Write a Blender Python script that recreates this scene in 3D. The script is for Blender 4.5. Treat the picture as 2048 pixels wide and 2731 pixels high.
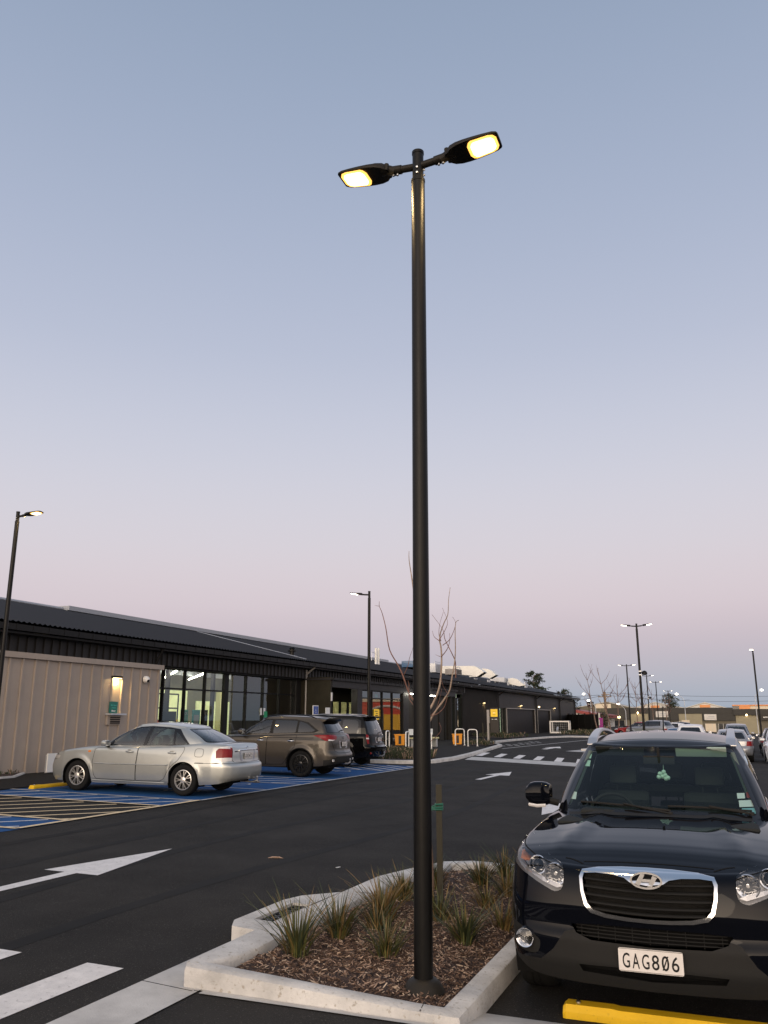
import bpy, bmesh, math, random
import numpy as np
from mathutils import Vector, Matrix
from mathutils.bvhtree import BVHTree
from mathutils.geometry import tessellate_polygon
R = math.radians
rnd = random.Random(7)
S = bpy.context.scene
for o in list(bpy.data.objects): bpy.data.objects.remove(o)

# ------------------------------------------------------------ camera
cd = bpy.data.cameras.new("camera"); cam = bpy.data.objects.new("camera", cd); S.collection.objects.link(cam)
cd.sensor_fit = 'VERTICAL'; cd.sensor_height = 36.0; cd.lens = 36.0 * 2200 / 2731
cam.location = (0, 0, 1.70); cam.rotation_euler = (R(90) + 0.245, 0, 0.386)
cd.clip_start = 0.05; cd.clip_end = 5000
S.camera = cam
S.render.resolution_x = 768; S.render.resolution_y = 1024
# ------------------------------------------------------------ dusk sky
W = bpy.data.worlds.new("World"); S.world = W; W.use_nodes = True
nt = W.node_tree; N = nt.nodes; L = nt.links
for n in list(N): N.remove(n)
tc = N.new('ShaderNodeTexCoord'); sep = N.new('ShaderNodeSeparateXYZ'); L.new(tc.outputs['Generated'], sep.inputs[0])
ramp = N.new('ShaderNodeValToRGB'); L.new(sep.outputs['Z'], ramp.inputs[0])
SKY = [(0.0, (.315,.385,.465)), (.018, (.39,.435,.515)), (.05, (.49,.48,.54)), (.085, (.57,.50,.555)), (.13, (.69,.595,.635)),
       (.20, (.69,.65,.70)), (.30, (.615,.63,.725)), (.42, (.485,.53,.665)), (.58, (.375,.44,.585)), (.74, (.28,.355,.49)), (1.0, (.21,.28,.40))]
cr = ramp.color_ramp; cr.interpolation = 'B_SPLINE'
cr.elements[0].position = 0; cr.elements[0].color = SKY[0][1] + (1,)
cr.elements[1].position = 1; cr.elements[1].color = SKY[-1][1] + (1,)
for p, c in SKY[1:-1]:
    e = cr.elements.new(p); e.color = c + (1,)
def mnode(op, a, b=None):
    m = N.new('ShaderNodeMath'); m.operation = op
    for i, v in enumerate((a, b)):
        if v is None: continue
        if isinstance(v, (int, float)): m.inputs[i].default_value = v
        else: L.new(v, m.inputs[i])
    return m.outputs[0]
SUN_AZ = Vector((0.10, -0.995, 0))      # the sun went down behind the camera
dt = mnode('ADD', mnode('MULTIPLY', sep.outputs['X'], SUN_AZ.x), mnode('MULTIPLY', sep.outputs['Y'], SUN_AZ.y))
glow = mnode('POWER', mnode('MAXIMUM', dt, 0.0), 1.6)
fall = mnode('POWER', 2.718, mnode('MULTIPLY', mnode('ABSOLUTE', sep.outputs['Z']), -2.3))
g = mnode('MULTIPLY', glow, fall)
mix = N.new('ShaderNodeMix'); mix.data_type = 'RGBA'; mix.blend_type = 'ADD'; mix.inputs[0].default_value = 1
gc = N.new('ShaderNodeVectorMath'); gc.operation = 'SCALE'; gc.inputs[0].default_value = (4.2, 3.3, 2.4); L.new(g, gc.inputs['Scale'])
L.new(ramp.outputs[0], mix.inputs[6]); L.new(gc.outputs[0], mix.inputs[7])
bg = N.new('ShaderNodeBackground'); bg.inputs['Strength'].default_value = 1.0
L.new(mix.outputs[2], bg.inputs['Color'])
wo = N.new('ShaderNodeOutputWorld'); L.new(bg.outputs[0], wo.inputs[0])
# ------------------------------------------------------------ afterglow of the set sun
sd = bpy.data.lights.new("sun", 'SUN'); sd.energy = 0.8; sd.angle = R(35); sd.color = (1.0, .80, .60)
sun = bpy.data.objects.new("sun", sd); S.collection.objects.link(sun)
sun.rotation_euler = Vector((-SUN_AZ.x, -SUN_AZ.y, -math.tan(R(14)))).to_track_quat('-Z', 'Y').to_euler()
# ------------------------------------------------------------ exposure
S.view_settings.view_transform = 'Standard'; S.view_settings.look = 'None'
S.view_settings.exposure = 0.0; S.view_settings.gamma = 1.0
S.render.engine = 'CYCLES'
S.cycles.use_denoising = True
S.cycles.max_bounces = 8; S.cycles.transparent_max_bounces = 16
S.cycles.sample_clamp_indirect = 6.0; S.cycles.caustics_reflective = False; S.cycles.caustics_refractive = False

# ============================================================ materials
M = {}
def mat(name, col, rough=.6, metal=0.0, var=0.0, vscale=4.0, bump=0.0, bscale=60.0, coat=0.0, emit=None, estr=0.0, spec=.5, speck=None, detail=6, cior=1.5, col2=None, stretch=None, flake=0.0, sheen=0):
    m = bpy.data.materials.new(name); m.use_nodes = True; n = m.node_tree.nodes; l = m.node_tree.links
    b = n['Principled BSDF']
    b.inputs['Base Color'].default_value = (*col, 1); b.inputs['Roughness'].default_value = rough
    b.inputs['Metallic'].default_value = metal; b.inputs['Coat Weight'].default_value = coat; b.inputs['Coat Roughness'].default_value = .04
    b.inputs['Coat IOR'].default_value = cior
    if spec == .5 and max(col) < .03 and rough > .3: spec = .2
    b.inputs['Specular IOR Level'].default_value = spec
    t = None
    if var or bump or speck or flake:
        t = n.new('ShaderNodeTexCoord').outputs['Object']
        if stretch:
            mp = n.new('ShaderNodeMapping'); mp.inputs['Scale'].default_value = stretch; l.new(t, mp.inputs[0]); t = mp.outputs[0]
    last = None
    if var:
        tx = n.new('ShaderNodeTexNoise'); tx.inputs['Scale'].default_value = vscale; tx.inputs['Detail'].default_value = detail; tx.inputs['Roughness'].default_value = .62; l.new(t, tx.inputs[0])
        mr = n.new('ShaderNodeMapRange'); mr.inputs[1].default_value = .3; mr.inputs[2].default_value = .7; l.new(tx.outputs[0], mr.inputs[0])
        mx = n.new('ShaderNodeMix'); mx.data_type = 'RGBA'
        c2 = col2 or tuple(min(1, c * (1 + var)) for c in col)
        mx.inputs[6].default_value = (*(tuple(c * (1 - var) for c in col) if not col2 else col), 1); mx.inputs[7].default_value = (*c2, 1)
        l.new(mr.outputs[0], mx.inputs[0]); last = mx.outputs[2]
        rr = n.new('ShaderNodeMapRange'); rr.inputs[3].default_value = max(0.02, rough - .08 * (1 if rough > .3 else .4)); rr.inputs[4].default_value = min(1, rough + .08 * (1 if rough > .3 else .4)); l.new(tx.outputs[0], rr.inputs[0]); l.new(rr.outputs[0], b.inputs['Roughness'])
    if speck:
        sc, amt, scol = speck
        v = n.new('ShaderNodeTexNoise'); v.inputs['Scale'].default_value = sc; v.inputs['Detail'].default_value = 2; l.new(t, v.inputs[0])
        mr = n.new('ShaderNodeMapRange'); mr.inputs[1].default_value = .62; mr.inputs[2].default_value = .72; mr.inputs[4].default_value = amt; l.new(v.outputs[0], mr.inputs[0])
        mx = n.new('ShaderNodeMix'); mx.data_type = 'RGBA'; mx.inputs[7].default_value = (*scol, 1)
        if last: l.new(last, mx.inputs[6])
        else: mx.inputs[6].default_value = (*col, 1)
        l.new(mr.outputs[0], mx.inputs[0]); last = mx.outputs[2]
    if last: l.new(last, b.inputs['Base Color'])
    if bump:
        tx = n.new('ShaderNodeTexNoise'); tx.inputs['Scale'].default_value = bscale; tx.inputs['Detail'].default_value = 4; l.new(t, tx.inputs[0])
        bp = n.new('ShaderNodeBump'); bp.inputs['Strength'].default_value = bump; bp.inputs['Distance'].default_value = .01; l.new(tx.outputs[0], bp.inputs['Height']); l.new(bp.outputs[0], b.inputs['Normal'])
    if emit: b.inputs['Emission Color'].default_value = (*emit, 1); b.inputs['Emission Strength'].default_value = estr
    M[name] = m; return m
def glassmat(name, tint, op=.0, rough=.01, gmul=1.0, haze=(0,0,0)):
    """thin window pane: fresnel mirror over a tinted see-through sheet"""
    m = bpy.data.materials.new(name); m.use_nodes = True; n = m.node_tree.nodes; l = m.node_tree.links
    for x in list(n): n.remove(x)
    out = n.new('ShaderNodeOutputMaterial'); tr = n.new('ShaderNodeBsdfTransparent'); tr.inputs[0].default_value = (*tint, 1)
    gl = n.new('ShaderNodeBsdfGlossy'); gl.inputs['Roughness'].default_value = rough; gl.inputs[0].default_value = (1, 1, 1, 1)
    fr = n.new('ShaderNodeFresnel'); fr.inputs[0].default_value = 1.52
    mm = n.new('ShaderNodeMath'); mm.operation = 'MULTIPLY_ADD'; mm.use_clamp = True; mm.inputs[1].default_value = 1.7 * gmul; mm.inputs[2].default_value = op; l.new(fr.outputs[0], mm.inputs[0])
    ms = n.new('ShaderNodeMixShader'); l.new(mm.outputs[0], ms.inputs[0])
    if sum(haze) > 0:
        df = n.new('ShaderNodeBsdfDiffuse'); df.inputs[0].default_value = (*haze, 1); ad = n.new('ShaderNodeAddShader'); l.new(tr.outputs[0], ad.inputs[0]); l.new(df.outputs[0], ad.inputs[1]); l.new(ad.outputs[0], ms.inputs[1])
    else: l.new(tr.outputs[0], ms.inputs[1])
    l.new(gl.outputs[0], ms.inputs[2]); l.new(ms.outputs[0], out.inputs[0]); M[name] = m; return m

mat('asphalt', (.0325,.0306,.0285), .88, var=.38, vscale=.7, bump=1.0, bscale=110, speck=(80, .7, (.13,.12,.11)), spec=.13, detail=12)
mat('old_asphalt', (.03,.028,.026), .9, var=.25, vscale=.8, bump=.5, bscale=90)
mat('footpath', (.022,.021,.0195), .9, spec=.15, var=.2, vscale=.6, bump=.4, bscale=60)
mat('concrete', (.56,.545,.52), .85, var=.24, vscale=3.2, bump=.7, bscale=55, speck=(34, .7, (.30,.26,.20)), detail=10)
mat('concrete_flat', (.50,.49,.47), .85, var=.24, vscale=2.2, bump=.3, bscale=90, speck=(70, .35, (.33,.31,.28)))
mat('white_paint', (.76,.735,.71), .75, var=.12, vscale=9, bump=.6, bscale=120, speck=(26, .55, (.36,.34,.32)), detail=10)
mat('worn_white_paint', (.45,.44,.43), .8, var=.3, vscale=10)
mat('cream_paint', (.80,.62,.38), .75, var=.15, vscale=10)
mat('yellow_line_paint', (.78,.52,.16), .75, var=.15, vscale=10)
mat('blue_paint', (.014,.082,.235), .8, spec=.2, var=.22, vscale=3, bump=.3, bscale=100, speck=(120,.3,(.06,.13,.26)))
mat('yellow_plastic', (.82,.50,.010), .5, var=.1, vscale=4, bump=.15, bscale=40, speck=(50,.3,(.5,.28,.02)))
mat('pole_black', (.0042,.0040,.0038), .38, var=.12, vscale=8, bump=.08, bscale=300, spec=.22)
mat('pole_bolt', (.6,.6,.58), .3, 1)
mat('lamp_black', (.022,.019,.015), .5, bump=.1, bscale=200)
mat('lamp_lens', (.9,.8,.6), .3, emit=(1.0,.80,.46), estr=4.0)
mat('lamp_lens_rim', (.9,.7,.3), .3, emit=(1.0,.50,.09), estr=1.9)
mat('far_lamp_lens', (.9,.85,.8), .3, emit=(1.0,.86,.68), estr=9)
mat('warm_bulb', (1,.8,.5), .4, emit=(1.0,.72,.36), estr=12)
mat('tube_light', (1,1,1), .4, emit=(1.0,.95,.80), estr=26)
mat('clad_black', (.0085,.0078,.0074), .5, var=.12, vscale=3, spec=.4)
mat('clad_brown_black', (.017,.0155,.015), .55, var=.12, vscale=3, spec=.4)
mat('roof_steel', (.024,.0235,.026), .62, var=.12, vscale=1.2, spec=.25)
mat('gutter_black', (.013,.0125,.0125), .5, var=.1, vscale=4)
mat('clad_beige', (.37,.312,.262), .65, var=.06, vscale=1.5, bump=.05, bscale=60)
mat('ridge_grey', (.34,.36,.40), .5)
mat('galv', (.60,.62,.65), .42, metal=.55, var=.12, vscale=3)
mat('duct_white', (.85,.84,.78), .5, var=.06, vscale=2)
mat('dark_void', (.006,.006,.006), .9)
mat('frame_black', (.007,.007,.007), .5)
mat('int_wall', (.58,.56,.30), .8)
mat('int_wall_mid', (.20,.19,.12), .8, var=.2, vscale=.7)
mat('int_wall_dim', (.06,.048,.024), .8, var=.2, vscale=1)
mat('glowing_interior', (.7,.7,.45), .8, emit=(.80,.86,.40), estr=.55, var=.3, vscale=1.2)  # wall colour emits by itself, standing in for a lit room
mat('glowing_interior_pale', (.7,.75,.6), .8, emit=(.62,.78,.55), estr=.75, var=.3, vscale=1.2)  # paler emissive wall, room light put into the slit windows
mat('int_floor', (.22,.20,.17), .4)
mat('int_ceiling', (.42,.44,.48), .8)
mat('door_brown', (.022,.019,.012), .5, var=.25, vscale=2)
mat('poster_green', (.02,.30,.13), .5); mat('poster_teal', (.10,.62,.58), .5); mat('paper_white', (.78,.78,.76), .6)
mat('sign_green', (.008,.13,.11), .4); mat('sign_blue', (.015,.07,.33), .4); mat('sign_yellow', (.85,.55,.03), .45, emit=(.9,.55,.03), estr=.25)
mat('sign_ink', (.03,.025,.02), .6); mat('orange_bin', (.85,.34,.02), .5, var=.08)
mat('white_metal', (.80,.78,.74), .4); mat('grey_post', (.34,.32,.30), .6)
mat('mesh_grey', (.45,.46,.46), .6)
mat('bark', (.20,.14,.11), .85, var=.4, vscale=12, bump=.6, bscale=60)
mat('mulch_soil', (.055,.035,.028), .95, var=.5, vscale=30, bump=1, bscale=90)
mat('mulch_a', (.15,.090,.058), .9, var=.5, vscale=25); mat('mulch_d', (.50,.38,.28), .9, var=.3, vscale=25); mat('mulch_b', (.095,.058,.042), .9, var=.5, vscale=25); mat('mulch_c', (.36,.25,.185), .9, var=.4, vscale=25)
mat('grass_a', (.090,.092,.024), .55, var=.5, vscale=8); mat('grass_b', (.034,.046,.018), .55, var=.4, vscale=8); mat('grass_c', (.20,.13,.045), .6, var=.4, vscale=8)
mat('grass_dim', (.032,.042,.016), .7, var=.5, vscale=5)
mat('wood_stake', (.034,.030,.018), .8, var=.3, vscale=6, bump=.4, bscale=60, stretch=(1,1,.15))
mat('green_tie', (.004,.10,.07), .5)
mat('foliage_dark', (.030,.045,.022), .8, var=.5, vscale=2)
mat('fence_black', (.012,.0115,.011), .7, var=.15, vscale=2)
mat('far_dark', (.038,.036,.031), .7, var=.1, vscale=.6)
mat('far_door', (.30,.27,.18), .6, var=.08, vscale=.8)
mat('far_block', (.14,.125,.09), .8, var=.1, vscale=.8)
mat('far_white', (.62,.60,.55), .6); mat('far_roof', (.42,.42,.40), .5); mat('far_red', (.30,.045,.04), .5); mat('far_orange', (.75,.30,.10), .6); mat('far_cream', (.70,.60,.45), .6)
mat('far_glass', (.02,.022,.025), .1)
mat('red_wall', (.55,.045,.020), .5); mat('store_yellow', (.75,.42,.02), .5)
mat('banner_purple', (.28,.02,.20), .6)
mat('timber_pole', (.26,.19,.13), .8, var=.2, vscale=4)
mat('wire', (.03,.03,.03), .6)
mat('tyre', (.009,.009,.0088), .78, bump=.2, bscale=60); mat('rim_silver', (.70,.68,.64), .32, metal=.75); mat('rim_black', (.006,.006,.006), .3, coat=.3)
mat('brake', (.03,.028,.026), .6, metal=.3)
mat('chrome', (.80,.81,.83), .09, metal=1); mat('satin_silver', (.55,.55,.56), .3, metal=.8)
mat('plastic_black', (.016,.0155,.0145), .62, bump=.15, bscale=250); mat('gloss_black', (.008,.008,.009), .08); mat('rubber', (.010,.010,.010), .6)
mat('cabin', (.020,.022,.022), .75); mat('cabin_grey', (.10,.115,.11), .8); mat('leather', (.022,.025,.025), .5, bump=.2, bscale=40)
mat('headliner', (.09,.12,.11), .9)
mat('visor', (.30,.38,.34), .9)
mat('lamp_red', (.20,.003,.004), .3, coat=.25, spec=.2); mat('lamp_dark_red', (.16,.006,.008), .1, coat=1); mat('lamp_white', (.66,.64,.62), .12, coat=1); mat('lamp_amber', (.75,.22,.03), .2, coat=1)
mat('lamp_bucket', (.58,.58,.60), .35, metal=.1)
mat('plate_white', (.72,.68,.64), .5, var=.06, vscale=30); mat('plate_black', (.012,.012,.013), .5)
mat('sticker', (.50,.72,.62), .5); mat('sticker_white', (.75,.78,.78), .5); mat('sticker_blue', (.25,.48,.55), .5)
def paint(name, col, metal=.55, rough=.32): 
    return mat(name, col, rough, metal=metal, coat=1.0 if max(col) < .03 else (.5 if max(col) < .2 else .9), var=0 if max(col) < .03 else .03, vscale=3, spec=0.0 if max(col) < .03 else .3, cior=1.30 if max(col) < .03 else 1.5)
paint('paint_navy', (.0028,.0034,.0058), .0, .4); paint('paint_silver', (.44,.455,.435), .62, .30); paint('paint_bronze', (.072,.062,.050), .6, .36); paint('paint_black', (.0028,.0028,.003), .0, .35)
paint('paint_white', (.72,.73,.74), .0, .3); paint('paint_blue', (.06,.12,.22), .5, .35); paint('paint_grey', (.30,.31,.33), .6, .35); paint('paint_red', (.30,.02,.02), .3, .3)
glassmat('car_glass', (.60,.70,.66), op=.02, gmul=.85); glassmat('privacy_glass', (.05,.05,.055), op=.01, gmul=.95)
glassmat('screen_glass', (.78,.92,.88), op=.0, gmul=.32, haze=(.0012,.0022,.0022))
glassmat('lens_glass', (.95,.95,.95), op=.02, gmul=.55)
glassmat('shop_glass', (.84,.88,.80), op=.03, gmul=.95)

# ============================================================ helpers
def tag(o, label=None, cat=None, group=None, kind=None):
    if label: o['label'] = label
    if cat: o['category'] = cat
    if group: o['group'] = group
    if kind: o['kind'] = kind
    return o
def thing(name, label, cat, loc=(0, 0, 0), rotz=0.0, group=None):
    o = bpy.data.objects.new(name, None); o.empty_display_size = .2; S.collection.objects.link(o)
    o.location = loc; o.rotation_euler = (0, 0, rotz); tag(o, label, cat, group); return o
def obj(name, bm, m, parent=None, smooth=None, label=None, cat=None, group=None, kind=None):
    me = bpy.data.meshes.new(name); bm.to_mesh(me); bm.free()
    ms = m if isinstance(m, (list, tuple)) else [m]
    for k in ms: me.materials.append(M[k] if isinstance(k, str) else k)
    if smooth is not None:
        for p in me.polygons: p.use_smooth = True
        me.set_sharp_from_angle(angle=R(smooth))
    o = bpy.data.objects.new(name, me); S.collection.objects.link(o)
    if parent is not None: o.parent = parent
    tag(o, label, cat, group, kind); return o
def NB(): return bmesh.new()
def box(bm, c, s, rot=None, mi=0, bev=0.0, taper=None):
    sx, sy, sz = s[0] / 2, s[1] / 2, s[2] / 2
    vs = []
    for dz in (-1, 1):
        for dx, dy in ((-1, -1), (1, -1), (1, 1), (-1, 1)):
            t = taper if (taper and dz > 0) else 1.0
            v = Vector((dx * sx * t, dy * sy * t, dz * sz))
            if rot is not None: v = rot @ v
            vs.append(bm.verts.new(v + Vector(c)))
    fs = []
    for q in ((3, 2, 1, 0), (4, 5, 6, 7), (0, 1, 5, 4), (1, 2, 6, 5), (2, 3, 7, 6), (3, 0, 4, 7)):
        f = bm.faces.new([vs[i] for i in q]); f.material_index = mi; fs.append(f)
    if bev > 0:
        es = list({e for f in fs for e in f.edges})
        r = bmesh.ops.bevel(bm, geom=es, offset=bev, segments=2, affect='EDGES', profile=.6)
        for f in r['faces']: f.material_index = mi
    return fs
def rz(a): return Matrix.Rotation(a, 3, 'Z')
def tube(bm, pts, r, seg=8, mi=0, cap=True):
    pts = [Vector(p) for p in pts]; rs = r if isinstance(r, (list, tuple)) else [r] * len(pts)
    rings = []; up = Vector((0, 0, 1))
    t0 = (pts[1] - pts[0]).normalized(); a = t0.cross(up)
    if a.length < .05: a = t0.cross(Vector((1, 0, 0)))
    a.normalize()
    for i, p in enumerate(pts):
        t = (pts[min(i + 1, len(pts) - 1)] - pts[max(i - 1, 0)]).normalized()
        a = (a - t * a.dot(t)).normalized(); b = t.cross(a)
        rings.append([bm.verts.new(p + (a * math.cos(2 * math.pi * k / seg) + b * math.sin(2 * math.pi * k / seg)) * rs[i]) for k in range(seg)])
    for i in range(len(rings) - 1):
        for k in range(seg):
            f = bm.faces.new((rings[i][k], rings[i][(k + 1) % seg], rings[i + 1][(k + 1) % seg], rings[i + 1][k])); f.material_index = mi
    if cap:
        for rg in (rings[0][::-1], rings[-1]):
            f = bm.faces.new(rg); f.material_index = mi
def lathe(bm, prof, c=(0, 0, 0), axis='z', seg=24, mi=0, mat3=None):
    """profile of (radius, height) turned about an axis through c"""
    rings = []
    for r, h in prof:
        ring = []
        for k in range(seg):
            an = 2 * math.pi * k / seg; x, y = r * math.cos(an), r * math.sin(an)
            v = Vector((x, y, h)) if axis == 'z' else (Vector((h, x, y)) if axis == 'x' else Vector((y, h, x)))
            if mat3 is not None: v = mat3 @ v
            ring.append(bm.verts.new(v + Vector(c)))
        rings.append(ring)
    for i in range(len(rings) - 1):
        for k in range(seg):
            f = bm.faces.new((rings[i][k], rings[i][(k + 1) % seg], rings[i + 1][(k + 1) % seg], rings[i + 1][k])); f.material_index = mi
    for rg, pr in ((rings[0][::-1], prof[0]), (rings[-1], prof[-1])):
        if pr[0] > 1e-5:
            f = bm.faces.new(rg); f.material_index = mi
    return rings
def prism(bm, poly, fn, t, mi=0):
    """2D polygon -> thick plate; fn(u, v, w) -> 3D"""
    a = [bm.verts.new(fn(u, v, 0)) for u, v in poly]; b = [bm.verts.new(fn(u, v, t)) for u, v in poly]
    n = len(poly)
    for tri in tessellate_polygon([[Vector((u, v, 0)) for u, v in poly]]):
        for s_, q in ((a, tri[::-1]), (b, tri)):
            try: f = bm.faces.new([s_[i] for i in q]); f.material_index = mi
            except ValueError: pass
    for i in range(n):
        f = bm.faces.new((a[i], a[(i + 1) % n], b[(i + 1) % n], b[i])); f.material_index = mi
def fixn(bm): bmesh.ops.recalc_face_normals(bm, faces=bm.faces[:]); return bm
def text_bm(s, size, fn, spacing=1.0, depth=.0, bold=0.0, sx=1.0):
    cu = bpy.data.curves.new('t', 'FONT'); cu.body = s; cu.size = size; cu.align_x = 'CENTER'; cu.align_y = 'CENTER'; cu.space_character = spacing; cu.offset = bold; cu.extrude = depth; cu.resolution_u = 4
    o = bpy.data.objects.new('t', cu); S.collection.objects.link(o)
    dg = bpy.context.evaluated_depsgraph_get(); me = o.evaluated_get(dg).to_mesh()
    bm = NB(); bm.from_mesh(me); o.evaluated_get(dg).to_mesh_clear()
    bpy.data.objects.remove(o); bpy.data.curves.remove(cu)
    for v in bm.verts: v.co = Vector(fn(v.co.x * sx, v.co.y, v.co.z))
    return bm
def copy_tree(o, parent=None, loc=None, rotz=None, label=None):
    c = o.copy(); S.collection.objects.link(c)
    if parent is not None: c.parent = parent
    if loc is not None: c.location = loc
    if rotz is not None: c.rotation_euler = (0, 0, rotz)
    if label: c['label'] = label
    for ch in list(o.children): copy_tree(ch, c)
    return c
def pchip(tbl):
    x = np.array([t[0] for t in tbl], float); y = np.array([t[1] for t in tbl], float)
    h = np.diff(x); d = np.diff(y) / h; m = np.zeros(len(x)); m[0] = d[0]; m[-1] = d[-1]
    for i in range(1, len(x) - 1):
        if d[i - 1] * d[i] > 0: w1, w2 = 2 * h[i] + h[i - 1], h[i] + 2 * h[i - 1]; m[i] = (w1 + w2) / (w1 / d[i - 1] + w2 / d[i])
    def f(q):
        q = min(max(q, x[0]), x[-1]); i = min(max(int(np.searchsorted(x, q)) - 1, 0), len(h) - 1); t = (q - x[i]) / h[i]
        return float((2*t**3-3*t*t+1)*y[i] + (t**3-2*t*t+t)*h[i]*m[i] + (-2*t**3+3*t*t)*y[i+1] + (t**3-t*t)*h[i]*m[i+1])
    return f
def crom(pts, n=8):
    """Catmull-Rom through points"""
    P = [np.array(p, float) for p in pts]; P = [2 * P[0] - P[1]] + P + [2 * P[-1] - P[-2]]; out = []
    for i in range(1, len(P) - 2):
        for k in range(n):
            t = k / n; a, b, c, d = P[i-1], P[i], P[i+1], P[i+2]
            out.append(.5 * ((2*b) + (-a+c)*t + (2*a-5*b+4*c-d)*t*t + (-a+3*b-3*c+d)*t**3))
    out.append(P[-2]); return out
def resample(pts, n):
    P = np.array(pts, float); d = np.r_[0, np.cumsum(np.linalg.norm(np.diff(P, axis=0), axis=1))]
    q = np.linspace(0, d[-1], n); return np.stack([np.interp(q, d, P[:, k]) for k in range(P.shape[1])], 1)

# ------------------------------------------------------------ levels of the ground
def zg(x, y):
    if x < -16: b = .18
    elif x < -4: b = .015 * (-x - 4)
    elif x < -1.8: b = -.05 * (x + 4)
    else: b = -.11
    if y < 5.62 and x > -3.4:
        t = min(1, (5.62 - y) / .57); b = b * (1 - t) - .025 * t
    r = min(1, max(0, (x + 13) / 11.2)); h = .007 * min(max(0, y - 20), 400)
    return b - r * h
# ============================================================ ground
mat('joint_tar', (.012,.0115,.011), .7)
def sheet(name, xs, ys, m, off, kind='structure', zf=zg, **k):
    bm = NB(); V_ = [[bm.verts.new((x, y, zf(x, y) + off)) for x in xs] for y in ys]
    for j in range(len(ys) - 1):
        for i in range(len(xs) - 1): bm.faces.new((V_[j][i], V_[j][i+1], V_[j+1][i+1], V_[j+1][i]))
    return obj(name, bm, m, smooth=60, kind=kind, **k)
XS = [-900,-400,-200,-100,-60,-40,-30,-22,-16.001,-16,-14.5,-13] + [-13 + .9 * i for i in range(1, 10)] + [-4,-3.40,-3.395,-2.9,-2.35,-1.8,-1.79,0,4,10,20,40,80,160,400,900]
YS = [-600,-200,-60,-20,-5,0,5.05,5.62,10,15,20] + [20 + 2.5 * i for i in range(1, 33)] + [110,120,135,150,170,185,200,240,300,420,700,1500]
sheet('asphalt_ground', XS, YS, 'asphalt', 0)
def drape(name, polys, m, off=.004, kind='structure', zf=zg, step=1.2, **k):
    """flat outlines laid on the ground: cut where the ground folds, then dropped onto it"""
    bm = NB()
    for p in polys:
        vs = [bm.verts.new((x, y, 0)) for x, y in p]
        if len(p) > 4 :
            for tri in tessellate_polygon([[Vector((x, y, 0)) for x, y in p]]): 
                try: bm.faces.new([vs[i] for i in tri])
                except ValueError: pass
        else: bm.faces.new(vs)
    x0 = min(v.co.x for v in bm.verts); x1 = max(v.co.x for v in bm.verts); y0 = min(v.co.y for v in bm.verts); y1 = max(v.co.y for v in bm.verts)
    for x in XS:
        if x0 < x < x1: bmesh.ops.bisect_plane(bm, geom=bm.faces[:] + bm.edges[:] + bm.verts[:], plane_co=(x, 0, 0), plane_no=(1, 0, 0))
    for y in YS:
        if y >= 20 and y0 < y < y1: bmesh.ops.bisect_plane(bm, geom=bm.faces[:] + bm.edges[:] + bm.verts[:], plane_co=(0, y, 0), plane_no=(0, 1, 0))
    for v in bm.verts: v.co.z = zf(v.co.x, v.co.y) + off
    bmesh.ops.recalc_face_normals(bm, faces=bm.faces[:])
    for f in bm.faces:
        if f.normal.z < 0: f.normal_flip()
    return obj(name, bm, m, kind=kind, **k)
def strip(a, b, w):
    a = Vector(a); b = Vector(b); t = (b - a).normalized(); n = Vector((-t.y, t.x)) * w / 2
    return [tuple(a - n), tuple(b - n), tuple(b + n), tuple(a + n)]
def rect(x0, x1, y0, y1): return [(x0, y0), (x1, y0), (x1, y1), (x0, y1)]
# blue accessible bays
drape('blue_bay_paint', [rect(-14.9, -9.97, 2.0, 11.15), rect(-14.9, -9.97, 13.6, 28.1)], 'blue_paint', .006)
def hatch(x0, x1, y0, y1, ang, gap, w, ph=0.0):
    """diagonal stripes clipped to a box"""
    out = []; d = Vector((math.cos(ang), math.sin(ang))); k0 = y0 - (x1 - x0) * abs(math.tan(ang)) - 1
    yy = k0 + ph
    while yy < y1 + (x1 - x0) * abs(math.tan(ang)):
        # line through (x0, yy): y = yy + tan*(x-x0)
        tn = math.tan(ang); pts = []
        xa, xb = x0, x1
        if tn > 0: xa = max(x0, x0 + (y0 - yy) / tn); xb = min(x1, x0 + (y1 - yy) / tn)
        else: xa = max(x0, x0 + (y1 - yy) / tn); xb = min(x1, x0 + (y0 - yy) / tn)
        if xb - xa > .05: out.append(strip((xa, yy + tn * (xa - x0)), (xb, yy + tn * (xb - x0)), w))
        yy += gap
    return out
T53 = R(53)
drape('white_hatching', hatch(-14.8, -10.05, 13.7, 14.7, T53, 1.05, .07), 'white_paint', .010)
drape('white_hatching', hatch(-14.8, -10.2, 9.2, 11.1, T53, 1.05, .07), 'white_paint', .010)
drape('yellow_crossing_hatching', hatch(-14.8, -10.1, 11.25, 13.5, T53, 1.05, .09, .25), 'cream_paint', .0045)
drape('white_hatching', hatch(-14.8, -10.1, 19.3, 20.9, T53, 1.05, .08), 'white_paint', .010)
drape('white_hatching', hatch(-14.8, -10.1, 25.3, 27.9, -R(40), .62, .09), 'white_paint', .010)
drape('bay_edge_lines', [strip((-14.95, y), (-10.0, y), .10) for y in (14.75, 17.5, 19.2, 21.0, 25.2)] + [strip((-10.0, 14.8), (-10.0, 28.0), .09)], 'worn_white_paint', .0142)
drape('cream_bay_lines', [strip((-14.9, 13.6), (-10.05, 13.6), .10), strip((-14.9, 11.17), (-10.05, 11.17), .11), strip((-10.02, 10.1), (-10.02, 14.8), .11), strip((-14.9, 10.07), (-10.0, 10.07), .10)], 'cream_paint', .0183)
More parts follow.
